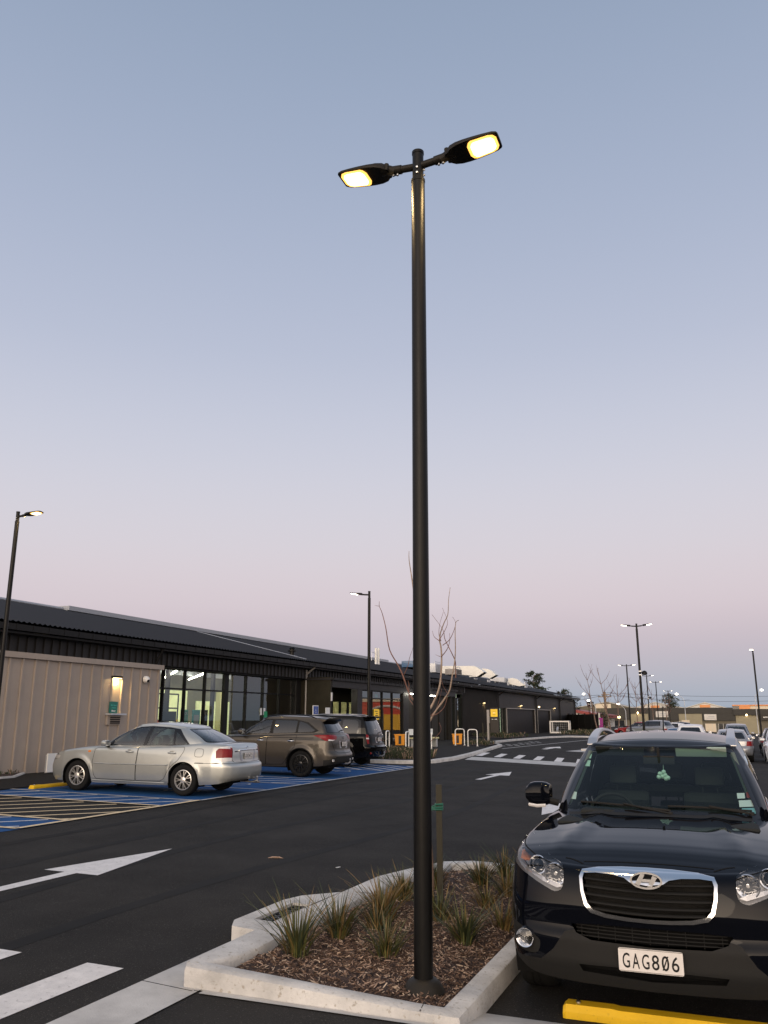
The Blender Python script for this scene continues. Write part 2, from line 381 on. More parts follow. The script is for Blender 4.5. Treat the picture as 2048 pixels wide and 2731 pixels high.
# wheelchair symbols on the blue paint
def wheelchair(cx, cy, s):
    P = []
    def rot(u, v): return (cx - v * s, cy + u * s)      # head towards the building
    def stroke(pts, w):
        for a, b in zip(pts, pts[1:]): P.append(strip(rot(*a), rot(*b), w * s))
    stroke([(-.05, .55), (-.05, .1), (.35, .1), (.5, -.35), (.65, -.3)], .10); stroke([(-.05, .38), (.28, .38)], .09)
    arc = [(.38 * math.cos(a) - .0, .38 * math.sin(a) - .22) for a in [R(110 + i * 20) for i in range(12)]]
    stroke(arc, .09); P.append([rot(-.05 + .1 * math.cos(a), .72 + .1 * math.sin(a)) for a in [R(60 * i) for i in range(6)]])
    return P
drape('wheelchair_symbols', [q for c in ((-11.4, 18.35), (-11.3, 24.1), (-11.4, 16.2)) for q in wheelchair(c[0], c[1], .62)], 'worn_white_paint', .0225)
# lane arrows and zebra
def arrow(xc, y0, yt, w=.75, hl=1.85, sw=.17):
    return [[(xc - sw/2, y0), (xc + sw/2, y0), (xc + sw/2, yt - hl), (xc - sw/2, yt - hl)], [(xc - sw/2, yt - hl), (xc - w/2, yt - hl), (xc, yt)], [(xc - sw/2, yt - hl), (xc, yt), (xc + sw/2, yt - hl)], [(xc + sw/2, yt - hl), (xc, yt), (xc + w/2, yt - hl)]]
drape('lane_arrow', arrow(-6.90, 5.2, 9.63), 'white_paint', .005)
drape('lane_arrow', arrow(-6.70, 23.5, 27.47), 'white_paint', .005)
drape('lane_arrow', [[(-3.45, 20.6), (-3.29, 20.6), (-3.29, 17.9), (-3.45, 17.9)], [(-3.45, 17.9), (-3.29, 17.9), (-3.37, 16.0)], [(-3.45, 17.9), (-3.37, 16.0), (-3.74, 17.9)], [(-3.29, 17.9), (-3.0, 17.9), (-3.37, 16.0)]], 'white_paint', .005)
drape('lane_arrow', arrow(-9.7, 47.5, 52.3, 1.0, 2.4, .3), 'white_paint', .005)
drape('zebra_crossing_near', [rect(-4.40 - .93 * i, -4.08 - .93 * i, .6, 5.21) for i in range(4)], 'white_paint', .005)
drape('zebra_crossing_far', [[(-10.68 + .97 * i, 37.13 - .50 * i), (-10.36 + .97 * i, 37.05 - .50 * i), (-10.83 + .97 * i, 40.25 - .47 * i), (-11.18 + .97 * i, 40.42 - .47 * i)] for i in range(8)], 'white_paint', .0085)
drape('crossing_threshold', [[(-10.12, 33.62), (-2.2, 31.3), (-2.2, 33.9), (-10.52, 36.1)]], 'concrete_flat', .005)
drape('lane_line', [strip((-11.6, 45.6), (-10.4, 72), .13), strip((-4.9, 31.6), (-3.6, 31.6), .3)], 'worn_white_paint', .005)
drape('worn_lettering', [rect(-12.9 + (i % 2) * .25 + .5*(i//2%2), -12.6 + (i % 2) * .25+ .5*(i//2%2), 48.2 + i * .8, 48.7 + i * .8) for i in range(14)], 'worn_white_paint', .005)
drape('asphalt_seam', [strip((-9.8, 17.75), (-3.9, 17.15), .05), strip((-9.9, 12.4), (-9.7, 33.4), .025)], 'joint_tar', .0028)
mat('tyre_mark', (.017,.016,.015), .8, var=.4, vscale=1.5, spec=.15)
tm = []
for x0, c_ in ((-5.05, .9), (-6.55, .9), (-7.9, .5), (-9.2, .5)):
    pts_ = [(x0 + c_ * .25 * math.sin(t * .55 + x0), -2 + t * 1.4) for t in range(24)]
    for a_, b_ in zip(pts_, pts_[1:]): tm.append([(a_[0] - .09, a_[1]), (a_[0] + .09, a_[1]), (b_[0] + .09, b_[1]), (b_[0] - .09, b_[1])])
drape('tyre_marks', tm, 'tyre_mark', .0022)
# concrete channel beside the planter
drape('concrete_channel', [rect(-3.80, -3.36, -3, 5.055), [(-3.80, 5.065), (-3.36, 5.065), (-3.36, 6.12), (-3.80, 6.12)]], 'concrete_flat', .007)
drape('concrete_channel', [rect(-3.33, 3.4, 5.02, 5.62)], 'concrete_flat', .0075)
# ------------------------------------------------------------ kerbs
def kerb(name, path, w0, h, m='concrete', closed=False, side=1, zf=zg, r=.035, parent=None, base=-.05, **k):
    """path = outer foot line; kerb body lies to the given side"""
    bm = NB(); P = [Vector((p[0], p[1])) for p in path]; n = len(P); rings = []
    for i in range(n):
        a = P[i - 1] if (i > 0 or closed) else None; b = P[(i + 1) % n] if (i < n - 1 or closed) else None
        d1 = (P[i] - a).normalized() if a is not None else None; d2 = (b - P[i]).normalized() if b is not None else None
        if d1 is None: d1 = d2
        if d2 is None: d2 = d1
        t = (d1 + d2).normalized(); nn = Vector((-t.y, t.x)) * side; sc = 1 / max(.35, nn.dot(Vector((-d1.y, d1.x)) * side))
        ring = []; w = w0(P[i].x, P[i].y) if callable(w0) else w0; prof = [(0, base), (0, h - r), (r * .3, h - r * .3), (r, h), (w - r, h), (w - r * .3, h - r * .3), (w, h - r), (w, base)]
        for u, z in prof:
            q = P[i] + nn * u * sc; ring.append(bm.verts.new((q.x, q.y, zf(q.x, q.y) + z + (rnd.random() - .5) * .002)))
        rings.append(ring)
    for i in range(n if closed else n - 1):
        A, B = rings[i], rings[(i + 1) % n]
        for j in range(len(prof) - 1): bm.faces.new((A[j], A[j+1], B[j+1], B[j]))
    if not closed:
        for rg in (rings[0], rings[-1]): bm.faces.new(rg)
    fixn(bm); return obj(name, bm, m, parent, smooth=40, **k)
def dens(path, step=.35, closed=False):
    out = []; q = path + [path[0]] if closed else path
    for a, b in zip(q, q[1:]):
        d = math.hypot(b[0]-a[0], b[1]-a[1]); k = max(1, int(d / step))
        out += [(a[0] + (b[0]-a[0]) * i / k, a[1] + (b[1]-a[1]) * i / k) for i in range(k)]
    return out if closed else out + [q[-1]]
# planter island: anticlockwise outer line, body inside
PL = [(-1.60, 5.10), (-1.60, 7.2), (-1.62, 9.0), (-1.75, 9.75), (-2.1, 10.08), (-2.5, 10.12), (-2.95, 10.02), (-3.24, 9.75), (-3.42, 9.1), (-3.55, 8.55), (-3.56, 7.5), (-3.58, 6.2), (-3.56, 5.2), (-3.5, 5.1)]
def zk(x, y): return (.015 * (-x - 4) if x < -4 else max(-.11, -.05 * (x + 4)))
pl_kerb = kerb('planter_kerb', dens(PL, .3, True), (lambda x, y: .27 if x < -3.3 and y > 5.4 else .155), .135, closed=True, side=1, zf=zk, r=.03, kind='structure')
for i, (x, y, a, ln) in enumerate(((-1.86, 5.185, R(100), .17), (-3.42, 8.6, 0, .26), (-3.40, 7.72, 0, .27), (-1.68, 7.0, 0, .16), (-2.5, 10.04, R(90), .16))):
    bm = NB(); box(bm, (0, 0, .0), (ln, .006, .0025)); o = obj('kerb_joint', bm, 'sign_ink', kind='structure'); o.location = (x, y, zk(x, y) + .1355); o.rotation_euler = (0, 0, a)
# drain box bump on the kerb
bm = NB()
ob = [(-3.60, 6.10), (-3.78, 6.12), (-3.86, 6.28), (-3.86, 7.10), (-3.80, 7.34), (-3.60, 7.62)]
ob_out = [(-3.552, 6.10)] + ob[1:-1] + [(-3.552, 7.66)]
hole = rect(-3.71, -3.59, 6.40, 7.06)
fr = [((-3.552, 6.10), 0), ]
def zt_(x, y): return zg(x, y) + .130
A = [bm.verts.new((x, y, zt_(x, y) - (.0 if i in (0, len(ob_out)-1) else .004))) for i, (x, y) in enumerate(ob_out)]
Bv = [bm.verts.new((x, y, zg(x, y) - .03)) for x, y in ob_out]
for i in range(len(A) - 1): bm.faces.new((A[i], A[i+1], Bv[i+1], Bv[i]))
H_ = [bm.verts.new((x, y, zt_(x, y) - .004)) for x, y in ((-3.575, 6.40), (-3.74, 6.40), (-3.74, 7.06), (-3.575, 7.06))]
Hl = [bm.verts.new((v.co.x, v.co.y, v.co.z - .09)) for v in H_]
bm.faces.new((A[0], A[1], H_[1], H_[0])); bm.faces.new((A[1], A[2], H_[1])); bm.faces.new((A[2], A[3], H_[2], H_[1])); bm.faces.new((A[3], A[4], H_[2])); bm.faces.new((A[4], A[5], H_[3], H_[2]))
for i in range(4): bm.faces.new((H_[i], H_[(i+1)%4], Hl[(i+1)%4], Hl[i]))
fixn(bm); obj('drain_surround', bm, 'concrete', smooth=30, kind='structure')
dg_ = thing('drain_grate', 'dark cast iron drain grate with wavy bars set in the kerb of the planter', 'drain grate', (-3.657, 6.73, zg(-3.657, 6.7) + .098))
bm = NB(); box(bm, (0, 0, -.02), (.15, .64, .012)); obj('grate_well', bm, 'dark_void', dg_)
bm = NB()
for k in range(9):
    y = -.28 + k * .07; tube(bm, [(-.072 + .018 * j, y + .022 * math.sin(j * 1.57 + (k % 2) * 0), .004) for j in range(9)], .0075, 6)
for x in (-.076, .076): box(bm, (x, 0, .002), (.010, .66, .014))
for y in (-.326, .326): box(bm, (0, y, .002), (.16, .010, .014))
obj('grate_bars', bm, 'rim_black', dg_, smooth=40)
# mulch bed
IN = [(x, y) for x, y in PL]
def inpoly(x, y, P):
    c = False; j = len(P) - 1
    for i in range(len(P)):
        if (P[i][1] > y) != (P[j][1] > y) and x < (P[j][0]-P[i][0]) * (y-P[i][1]) / (P[j][1]-P[i][1]) + P[i][0]: c = not c
        j = i
    return c
def edged(x, y, P):
    m = 9
    for a, b in zip(P, P[1:] + P[:1]):
        ax, ay = a; bx, by = b; t = max(0, min(1, ((x-ax)*(bx-ax)+(y-ay)*(by-ay)) / ((bx-ax)**2+(by-ay)**2))); m = min(m, math.hypot(x-ax-t*(bx-ax), y-ay-t*(by-ay)))
    return m
from mathutils import noise as mnoise
def zm(x, y):
    e = edged(x, y, PL) - .15; k = min(1, max(0, e / .25))
    return zk(x, y) + .045 + .05 * k + .018 * mnoise.noise((x * 5, y * 5, 0)) + .01 * mnoise.noise((x * 17, y * 17, 3))
bm = NB(); nx, ny = 44, 104; gv = {}
for j in range(ny + 1):
    for i in range(nx + 1):
        x = -3.56 + 1.96 * i / nx; y = 5.10 + 5.02 * j / ny
        if inpoly(x, y, PL) and edged(x, y, PL) > .09: gv[i, j] = bm.verts.new((x, y, zm(x, y)))
for j in range(ny):
    for i in range(nx):
        q = [gv.get(k) for k in ((i, j), (i+1, j), (i+1, j+1), (i, j+1))]
        if all(q): bm.faces.new(q)
obj('mulch_bed', bm, 'mulch_soil', smooth=80, kind='structure')
bm = NB(); rc = random.Random(3)
for k in range(15000):
    near = rc.random() < .75
    x = rc.uniform(-3.36, -1.75); y = rc.uniform(5.25, 7.6) if near else rc.uniform(7.4, 9.95)
    if not inpoly(x, y, PL) or edged(x, y, PL) < (.16 if x > -3.25 else .29): continue
    l = rc.uniform(.012, .05) * (1 + 1.0 * (rc.random() < .12)); w = rc.uniform(.004, .013); t = rc.uniform(.002, .006)
    rot = Matrix.Rotation(rc.uniform(0, 6.28), 3, 'Z') @ Matrix.Rotation(rc.gauss(0, .35), 3, 'Y') @ Matrix.Rotation(rc.gauss(0, .5), 3, 'X')
    z = zm(x, y) + rc.uniform(.0, .016)
    vs = []; s1 = rc.uniform(.3, 1)
    for a, b_, c_ in ((-l/2, -w/2*s1, 0), (l/2, -w/2, 0), (l/2*rc.uniform(.6,1), w/2, 0), (-l/2, w/2*s1, 0), (-l/2*.7, 0, t), (l/2*.7, 0, t)):
        vs.append(bm.verts.new(rot @ Vector((a, b_, c_)) + Vector((x, y, z))))
    mi = rc.choice((0, 0, 0, 1, 1, 1, 1, 2, 2, 3))
    for q in ((0, 1, 5, 4), (2, 3, 4, 5), (1, 2, 5), (3, 0, 4)):
        f = bm.faces.new([vs[i] for i in q]); f.material_index = mi
obj('bark_mulch', bm, ['mulch_a', 'mulch_b', 'mulch_c', 'mulch_d'], label='brown chipped bark mulch filling the kerbed planter', cat='mulch', kind='stuff')
# grass tufts
def tuft(x, y, h, n, seed, mats=('grass_a', 'grass_b', 'grass_c'), weights=(5, 4, 2), spread=1.0, w0=.0044, lab=None, grp='strappy grass tufts planted in the mulch', z=None):
    r_ = random.Random(seed); bm = NB()
    for k in range(n):
        a = r_.uniform(0, 6.283); hh = h * r_.uniform(.45, 1.08); lean = spread * r_.uniform(.1, 1.35) * hh; b0 = r_.uniform(0, .085)
        w = w0 * r_.uniform(.6, 1.2); d = Vector((math.cos(a), math.sin(a), 0)); s = Vector((-d.y, d.x, 0)); tw = r_.uniform(-.6, .6); kink = r_.random() < .22; kx = Vector((r_.gauss(0, .10), r_.gauss(0, .10), -r_.uniform(.02, .14))) * hh * 2
        s = (s * math.cos(tw) + d * math.sin(tw)).normalized(); prev = None; mi = r_.choices(range(len(mats)), weights)[0]
        bend = r_.uniform(1.1, 2.2); droop = r_.uniform(0, .25) * (r_.random() < .4)
        for i in range(7):
            t = i / 6; p = d * (b0 + lean * t ** bend) + Vector((0, 0, hh * (t - droop * t ** 3))) + (kx * max(0, t - .55) if kink else Vector((0, 0, 0))); ww = w * (1 - t ** 2.2) * (.6 + .8 * min(1, t * 4)) + .0004
            q = (bm.verts.new(p - s * ww), bm.verts.new(p + s * ww + Vector((0, 0, .0)) + d * .0015))
            if prev:
                f = bm.faces.new((prev[0], prev[1], q[1], q[0])); f.material_index = mi
            prev = q
    zz = zm(x, y) - .01 if z is None else z
    o = obj('grass_tuft', bm, list(mats), smooth=180, label=lab, cat='grass plant', group=grp)
    o.location = (x, y, zz); return o
TU = [(-3.03, 5.80, .50, 60, 'tall spreading grass tuft nearest the front left corner of the planter', (5,5,1)),
      (-2.98, 6.38, .40, 75, 'bushy green grass tuft just behind the front corner tuft beside the drain', (5,5,1)),
      (-2.80, 6.75, .30, 45, 'low grass tuft between the drain tuft and the orange tinged one', (4,4,2)),
      (-2.89, 7.10, .42, 80, 'orange tinged grass tuft left of the black pole', (3,1,7)),
      (-2.47, 6.12, .32, 60, 'grass tuft in the mulch just left of the foot of the black pole', (5,4,1)),
      (-2.98, 7.85, .34, 60, 'grass tuft against the left kerb directly behind the black pole', (5,4,2)),
      (-2.45, 7.30, .34, 50, 'grass tuft growing at the foot of the sapling trunk', (5,4,2)),
      (-2.08, 6.78, .38, 70, 'dense green grass tuft right of the black pole', (6,5,0)),
      (-1.92, 7.38, .30, 45, 'thin reddish grass tuft close to the dark car', (3,2,5)),
      (-2.93, 8.55, .36, 60, 'grass tuft beside the timber stake at the left kerb', (5,4,2)),
      (-2.55, 8.95, .34, 60, 'grass tuft behind the timber stake near the far kerb', (4,5,1)),
      (-2.45, 9.55, .36, 50, 'farthest grass tuft at the rounded end of the planter', (4,4,1)),
      (-2.18, 8.6, .34, 60, 'yellowed grass tuft in the middle of the far half of the planter', (4,3,4)),
      (-2.22, 7.95, .30, 45, 'russet grass tuft right of the timber stake', (2,2,6)),
      (-1.9, 8.3, .32, 60, 'dry orange grass tuft beside the headlight of the dark car', (3,2,6)),
      (-2.1, 9.35, .36, 60, 'green grass tuft at the right of the rounded planter end', (4,4,2))]
for i, t in enumerate(TU): tuft(t[0], t[1], t[2] * .86, int(t[3] * 1.9), 40 + i, weights=(t[5][0], t[5][1], t[5][2] + 2), lab=t[4])
for i, (x, y, a, col, lab) in enumerate(((-5.35, 9.6, .4, 'mulch_c', 'pale dry leaf lying on the asphalt of the aisle'), (-4.35, 9.3, 1.2, 'paper_white', 'small white paper scrap on the asphalt near the planter'))):
    bm = NB(); prism(bm, [(-.09, 0), (-.04, .022), (.05, .02), (.1, -.004), (.03, -.02)] if i == 0 else [(-.03, -.01), (.03, -.008), (.026, .01), (-.03, .014)], lambda u, v, w: (u, v, w + .02 * math.cos(u * 16)), .003)
    o = obj('dry_leaf' if i == 0 else 'paper_scrap', bm, col, label=lab, cat='leaf' if i == 0 else 'litter'); o.location = (x, y, zg(x, y) + .004); o.rotation_euler = (0, 0, a)
# sapling and its stake
tr = thing('sapling_tree', 'young leafless tree with a pale trunk and reddish branches behind the black pole', 'tree', (-2.70, 7.80, zm(-2.7, 7.8) - .03))
z0 = tr.location.z
def loc_(p, dy=0.0): return (p[0] + 2.70, dy, p[1] - z0)
bm = NB(); T0 = [(-2.70, z0 - .02), (-2.70, .41), (-2.73, .73), (-2.76, 1.23), (-2.79, 1.54), (-2.82, 1.83)]
tube(bm, [loc_(p) for p in crom(T0, 4)], list(np.linspace(.030, .019, len(crom(T0, 4)))), 10); obj('trunk', bm, 'bark', tr, smooth=60)
mat('twig', (.17,.085,.065), .7, var=.4, vscale=20); mat('branch_pale', (.30,.23,.18), .75, var=.3, vscale=18)
BR = [([(-2.82,1.83),(-2.89,1.93),(-2.95,2.11),(-2.99,2.21),(-3.07,2.36),(-3.11,2.58),(-3.15,2.73),(-3.18,2.8),(-3.18,2.85)], .010, -.10),
 ([(-3.18,2.8),(-3.23,2.81)], .003, -.1), ([(-2.84,1.80),(-2.93,1.9),(-2.95,2.04),(-2.96,2.07)], .006, .12), ([(-2.83,1.83),(-2.88,1.92),(-2.87,2.04),(-2.9,2.14)], .006, .2),
 ([(-2.94,2.12),(-2.9,2.2),(-2.88,2.28),(-2.85,2.36),(-2.83,2.43)], .004, -.04), ([(-2.82,1.83),(-2.83,2.09),(-2.84,2.54),(-2.85,2.9),(-2.86,3.0),(-2.88,3.14),(-2.9,3.28),(-2.9,3.37)], .013, .02), ([(-2.84,2.95),(-2.86,3.09),(-2.85,3.21)], .004, .05),
 ([(-2.78,1.54),(-2.71,1.77),(-2.69,1.8),(-2.63,1.92),(-2.6,2.03),(-2.59,2.17),(-2.59,2.29),(-2.6,2.4),(-2.61,2.45),(-2.6,2.53),(-2.56,2.63),(-2.52,2.71),(-2.51,2.85),(-2.49,2.98)], .014, .10),
 ([(-2.61,2.45),(-2.66,2.49),(-2.68,2.55)], .004, .08), ([(-2.61,2.45),(-2.63,2.52),(-2.62,2.62),(-2.58,2.74)], .004, .14), ([(-2.6,2.41),(-2.53,2.46),(-2.48,2.55),(-2.46,2.63),(-2.49,2.69)], .0045, .16),
 ([(-2.6,2.45),(-2.53,2.56),(-2.51,2.64),(-2.56,2.77)], .004, .05), ([(-2.59,2.29),(-2.53,2.36),(-2.5,2.44),(-2.5,2.52)], .005, .08), ([(-2.59,2.29),(-2.64,2.31)], .003, .05),
 ([(-2.76,1.42),(-2.73,1.6),(-2.69,1.65),(-2.62,1.75),(-2.51,1.88),(-2.45,1.96),(-2.42,2.08),(-2.39,2.23),(-2.38,2.36),(-2.38,2.5),(-2.37,2.6),(-2.34,2.62)], .0125, -.12),
 ([(-2.42,2.08),(-2.41,2.22),(-2.42,2.28),(-2.49,2.44),(-2.5,2.51),(-2.53,2.57),(-2.62,2.69)], .006, -.10), ([(-2.63,1.72),(-2.56,1.75),(-2.5,1.81),(-2.47,1.92),(-2.51,2.0),(-2.54,2.11)], .005, -.12),
 ([(-2.77,1.5),(-2.71,1.7),(-2.69,1.72),(-2.63,1.79),(-2.59,1.9),(-2.57,1.98)], .006, .02), ([(-2.76,1.3),(-2.71,1.46),(-2.66,1.49),(-2.59,1.55),(-2.56,1.6),(-2.58,1.66)], .005, -.05)]
for pts, r0, dy in BR:
    bm = NB(); c = crom(pts, 4); n = len(c); root = dy if r0 < .0055 else 0
    tube(bm, [loc_(p, root + (dy - root) * min(1, i / max(1, n * .5))) for i, p in enumerate(c)], [max(.0016, r0 * (1 - .82 * i / (n - 1))) for i in range(n)], 6)
    obj('branch', bm, 'branch_pale' if r0 > .011 else 'twig', tr, smooth=60)
st = thing('timber_stake', 'square dark timber stake holding the young tree, upright in the mulch', 'stake', (-2.59, 7.74, zm(-2.59, 7.74) - .05), .3)
bm = NB(); box(bm, (0, 0, .56), (.055, .055, 1.12), bev=.002); obj('post', bm, 'wood_stake', st)
bm = NB()
for k in range(5): tube(bm, [(.034 * sx * 1.05, .034 * sy * 1.05, .90 + .012 * k + rnd.uniform(-.006, .006)) for sx, sy in ((-1,-1),(1,-1),(1,1),(-1,1),(-1,-1))], .006, 5)
for k in range(4): tube(bm, [(-.03, -.03, .90 + .012 * k), (-.11, -.02, .88 + .012 * k + rnd.uniform(-.01,.01)), (-.16, .05, .86 + .01 * k)], .006, 5)
obj('green_tie', bm, 'green_tie', st)
# wheel stops
def wheel_stop(loc, rot, lab, ln=1.85):
    t = thing('wheel_stop', lab, 'wheel stop', loc, rot, 'yellow wheel stops')
    bm = NB(); pr = [(-.075, 0), (-.075, .05), (-.05, .098), (.05, .098), (.075, .05), (.075, 0)]
    xs = [0, .02, .30, .34, ln - .34, ln - .30, ln - .02, ln]; hs = [.62, .78, .78, .72, .72, .78, .78, .62]
    rings = [[bm.verts.new((x, y * (1 if .01 < x < ln - .01 else .9), z * h_)) for y, z in pr] for x, h_ in zip(xs, hs)]
    for a, b in zip(rings, rings[1:]):
        for j in range(6): bm.faces.new((a[j], a[(j+1) % 6], b[(j+1) % 6], b[j]))
    bm.faces.new(rings[0]); bm.faces.new(rings[-1]); fixn(bm); obj('block', bm, 'yellow_plastic', t)
    for x in (.09, ln * .62, ln - .09):
        bm = NB(); lathe(bm, [(.016, .06), (.016, .084), (.009, .090), (0.0001, .090)], (x, 0, 0), seg=10); obj('bolt', bm, 'pole_bolt', t, smooth=40)
    return t
wheel_stop((-1.13, 5.80, -.106), .02, 'big yellow wheel stop under the front bumper of the dark car', 2.0)
wheel_stop((-14.62, 15.0, zg(-14.6, 15) + .007), R(90), 'yellow wheel stop at the front wheel of the silver sedan', 1.6)
# ============================================================ street lamps
def lamp_head(parent, sgn, lens='lamp_lens', hi=True, tilt=6, hs=1.0):
    rot = Matrix.Rotation(R(-tilt) * 1, 3, 'Y')
    def fn(p):     # head drawn along +x then turned for the other side
        q = rot @ Vector((p[0] - .27, p[1], p[2])) + Vector((.27, 0, .16)); return Vector((q.x * sgn * hs, q.y * sgn * (.5 + .5 * hs), q.z))
    bm = NB(); xs = [.29, .305, .34, .40, .47, .56, .66, .74, .775, .785]; hw = [.035, .07, .105, .128, .137, .138, .132, .122, .105, .09]; ht = [.055, .07, .078, .074, .062, .050, .040, .034, .030, .022]
    rings = []
    for x, w, h in zip(xs, hw, ht):
        ring = []
        for k in range(9):
            a = math.pi * k / 8; ring.append(bm.verts.new(fn((x, w * math.cos(a) * (1 if 0 < k < 8 else 1), -.018 + h * math.sin(a) ** .8 if 0 < k < 8 else -.012))))
        for y in (-.97, -.5, .5, .97): ring.append(bm.verts.new(fn((x, w * y, -.022))))
        rings.append(ring)
    n = len(rings[0])
    for a, b in zip(rings, rings[1:]):
        for k in range(n): bm.faces.new((a[k], a[(k+1) % n], b[(k+1) % n], b[k]))
    bm.faces.new(rings[0]); bm.faces.new(rings[-1]); fixn(bm)
    h = obj('lamp_head', bm, 'lamp_black', parent, smooth=45)
    # lens under the outer half
    op = [(.515, -.10), (.54, -.116), (.70, -.108), (.742, -.092), (.764, -.055), (.764, .055), (.742, .092), (.70, .108), (.54, .116), (.515, .10), (.495, .06), (.495, -.06)]
    bm = NB(); prism(bm, op, lambda u, v, w: fn((u, v, -.0225 - w)), .006); fixn(bm); obj('lens_rim', bm, 'lamp_lens_rim' if lens == 'lamp_lens' else lens, h)
    bm = NB(); prism(bm, [(.64 + (u - .64) * .80, v * .80) for u, v in op], lambda u, v, w: fn((u, v, -.029 - w)), .006); fixn(bm); obj('lens', bm, lens, h)
    if hi:
        ld = bpy.data.lights.new('street_lamp_light', 'AREA'); ld.shape = 'RECTANGLE'; ld.size = .2; ld.size_y = .18; ld.energy = 26; ld.color = (1, .68, .30)
        lo = bpy.data.objects.new('lamp_light', ld); S.collection.objects.link(lo); lo.parent = h; lo.location = fn((.63, 0, -.05))
        bm = NB(); tube(bm, [fn((.22, 0, -.01)), fn((.30, 0, .015)), fn((.36, 0, .02))], [.036, .040, .05], 12)
        for y in (-.036, .036): tube(bm, [fn((.30, y * 1.3, -.02)), fn((.30, y * 1.3, .04))], .02, 8)
        obj('knuckle', bm, 'lamp_black', parent, smooth=40)
        for x in (.205, .245):
            bm = NB(); lathe(bm, [(.006, -.052), (.011, -.05), (.011, -.036), (.004, -.03)], fn((x, 0, 0)), seg=8); obj('bolt', bm, 'pole_bolt', parent, smooth=40)
    return h
def street_lamp(x, y, h, lab, heads=(1, -1), rot=0.0, hi=True,  lens='lamp_lens', grp='black car park lamp posts', zb=None, camera_z=None, hs=1.0):
    z = zg(x, y) if zb is None else zb
    t = thing('street_lamp', lab, 'street lamp', (x, y, z), rot, grp); H = h - z; seg = 32 if hi else 12
    bm = NB(); lathe(bm, [(.0625, 0), (.0625, .3), (.0550, H - .29)], seg=seg); obj('pole', bm, 'pole_black', t, smooth=40)
    bm = NB(); lathe(bm, [(.056, H - .292), (.058, H - .292), (.058, H - .27), (.046, H - .262), (.046, H - .03), (.050, H - .028), (.050, H - .004), (.044, H), (.0001, H)], seg=seg); obj('collar', bm, 'pole_black', t, smooth=40)
    for s in heads:
        bm = NB(); tube(bm, [(0, 0, H - .14), (s * .20 * hs, 0, H - .125), (s * .27 * hs, 0, H - .115)], .030, 14 if hi else 8)
        if hi: tube(bm, [(s * .165 * hs, 0, H - .128), (s * .265 * hs, 0, H - .118)], .037, 14)
        obj('arm', bm, 'lamp_black', t, smooth=40)
        hd = lamp_head(t, s, lens, hi, 6 if hi else 11, hs); hd.location = (0, 0, 0)
        for c_ in [hd] + [c2 for c2 in t.children if c2.name.startswith(('knuckle', 'bolt')) and 'pl' not in c2]:
            c_.location = (0, 0, H - .28); c_['pl'] = 1
    for c_ in t.children:
        if 'pl' in c_: del c_['pl']
    if hi:
        for zz in (H - .18, H - .23):
            for a in (R(-80), R(8)):
                bm = NB(); lathe(bm, [(.0001, .062), (.009, .060), (.010, .052), (.010, .04)], (0, 0, 0), seg=8, mat3=Matrix.Rotation(R(90), 3, 'X').to_3x3() if 0 else Matrix.Rotation(a, 3, 'Z') @ Matrix.Rotation(R(90), 3, 'Y')); o = obj('bolt', bm, 'pole_bolt', t, smooth=40); o.location = (0, 0, zz)
        bm = NB(); lathe(bm, [(.138, .0), (.132, .02), (.10, .065), (.072, .082), (.064, .082)], seg=36); obj('base_cover', bm, 'lamp_black', t, smooth=40)
    if camera_z:
        bm = NB(); box(bm, (.02, 0, camera_z - z), (.15, .15, .05)); box(bm, (.02, 0, camera_z - z - .17), (.15, .15, .04)); obj('strap', bm, 'galv', t)
        bm = NB(); lathe(bm, [(.05, 0), (.13, .03), (.14, .10), (.10, .18), (.03, .22), (.0001, .22)], (.22, 0, camera_z - z - .19), seg=12); tube(bm, [(.05, 0, camera_z - z - .05), (.3, 0, camera_z - z - .02)], .03, 6); obj('camera', bm, 'pole_black', t, smooth=40)
    return t
main_lamp = street_lamp(-1.998, 5.60, 6.27, 'tall black double headed lamp post standing in the planter in the foreground', zb=zm(-2.01, 5.60) - .01, hs=.885)
main_lamp.rotation_euler = (0, .0042, 0)
street_lamp(-16.86, 15.9, 6.98, 'single headed black lamp post at the left before the beige wall', heads=(1,))
street_lamp(-12.28, 28.73, 6.4, 'single headed black lamp post between the black car and the supermarket windows', heads=(-1,), hi=False, lens='far_lamp_lens')
street_lamp(-3.98, 44.08, 6.4, 'tallest looking double headed lamp post of the far row, with a camera strapped halfway up', hi=False, lens='far_lamp_lens', camera_z=4.0)
street_lamp(-8.14, 77.83, 6.4, 'leftmost double headed lamp post of the far row, left of the one with the camera', hi=False, lens='far_lamp_lens')
street_lamp(-8.16, 97.94, 6.4, 'double headed lamp post partly behind the tall one, with a small camera on it', hi=False, lens='far_lamp_lens', camera_z=4.0)
street_lamp(-8.57, 115.9, 6.4, 'thin double headed lamp post in the distance in front of the left white signboard', hi=False, lens='far_lamp_lens')
street_lamp(-9.53, 155.0, 6.4, 'farthest and smallest double headed lamp post, in front of the round dark tree', hi=False, lens='far_lamp_lens')
street_lamp(1.94, 64.06, 6.4, 'single headed lamp post at the far right edge beside the white car', heads=(1,), rot=-R(100), hi=False, lens='far_lamp_lens')

# ============================================================ supermarket
mk = thing('supermarket_building', 'long low black clad supermarket with dark steel roof and a beige end wall', 'building', (0, 0, 0))
FX = -19.3; BZ = .18; YE = 115.3
def bx(name, c0, c1, m, parent=mk, bev=0, **k):
    bm = NB(); box(bm, [(a + b) / 2 for a, b in zip(c0, c1)], [abs(b - a) for a, b in zip(c0, c1)], bev=bev); return obj(name, bm, m, parent, **k)
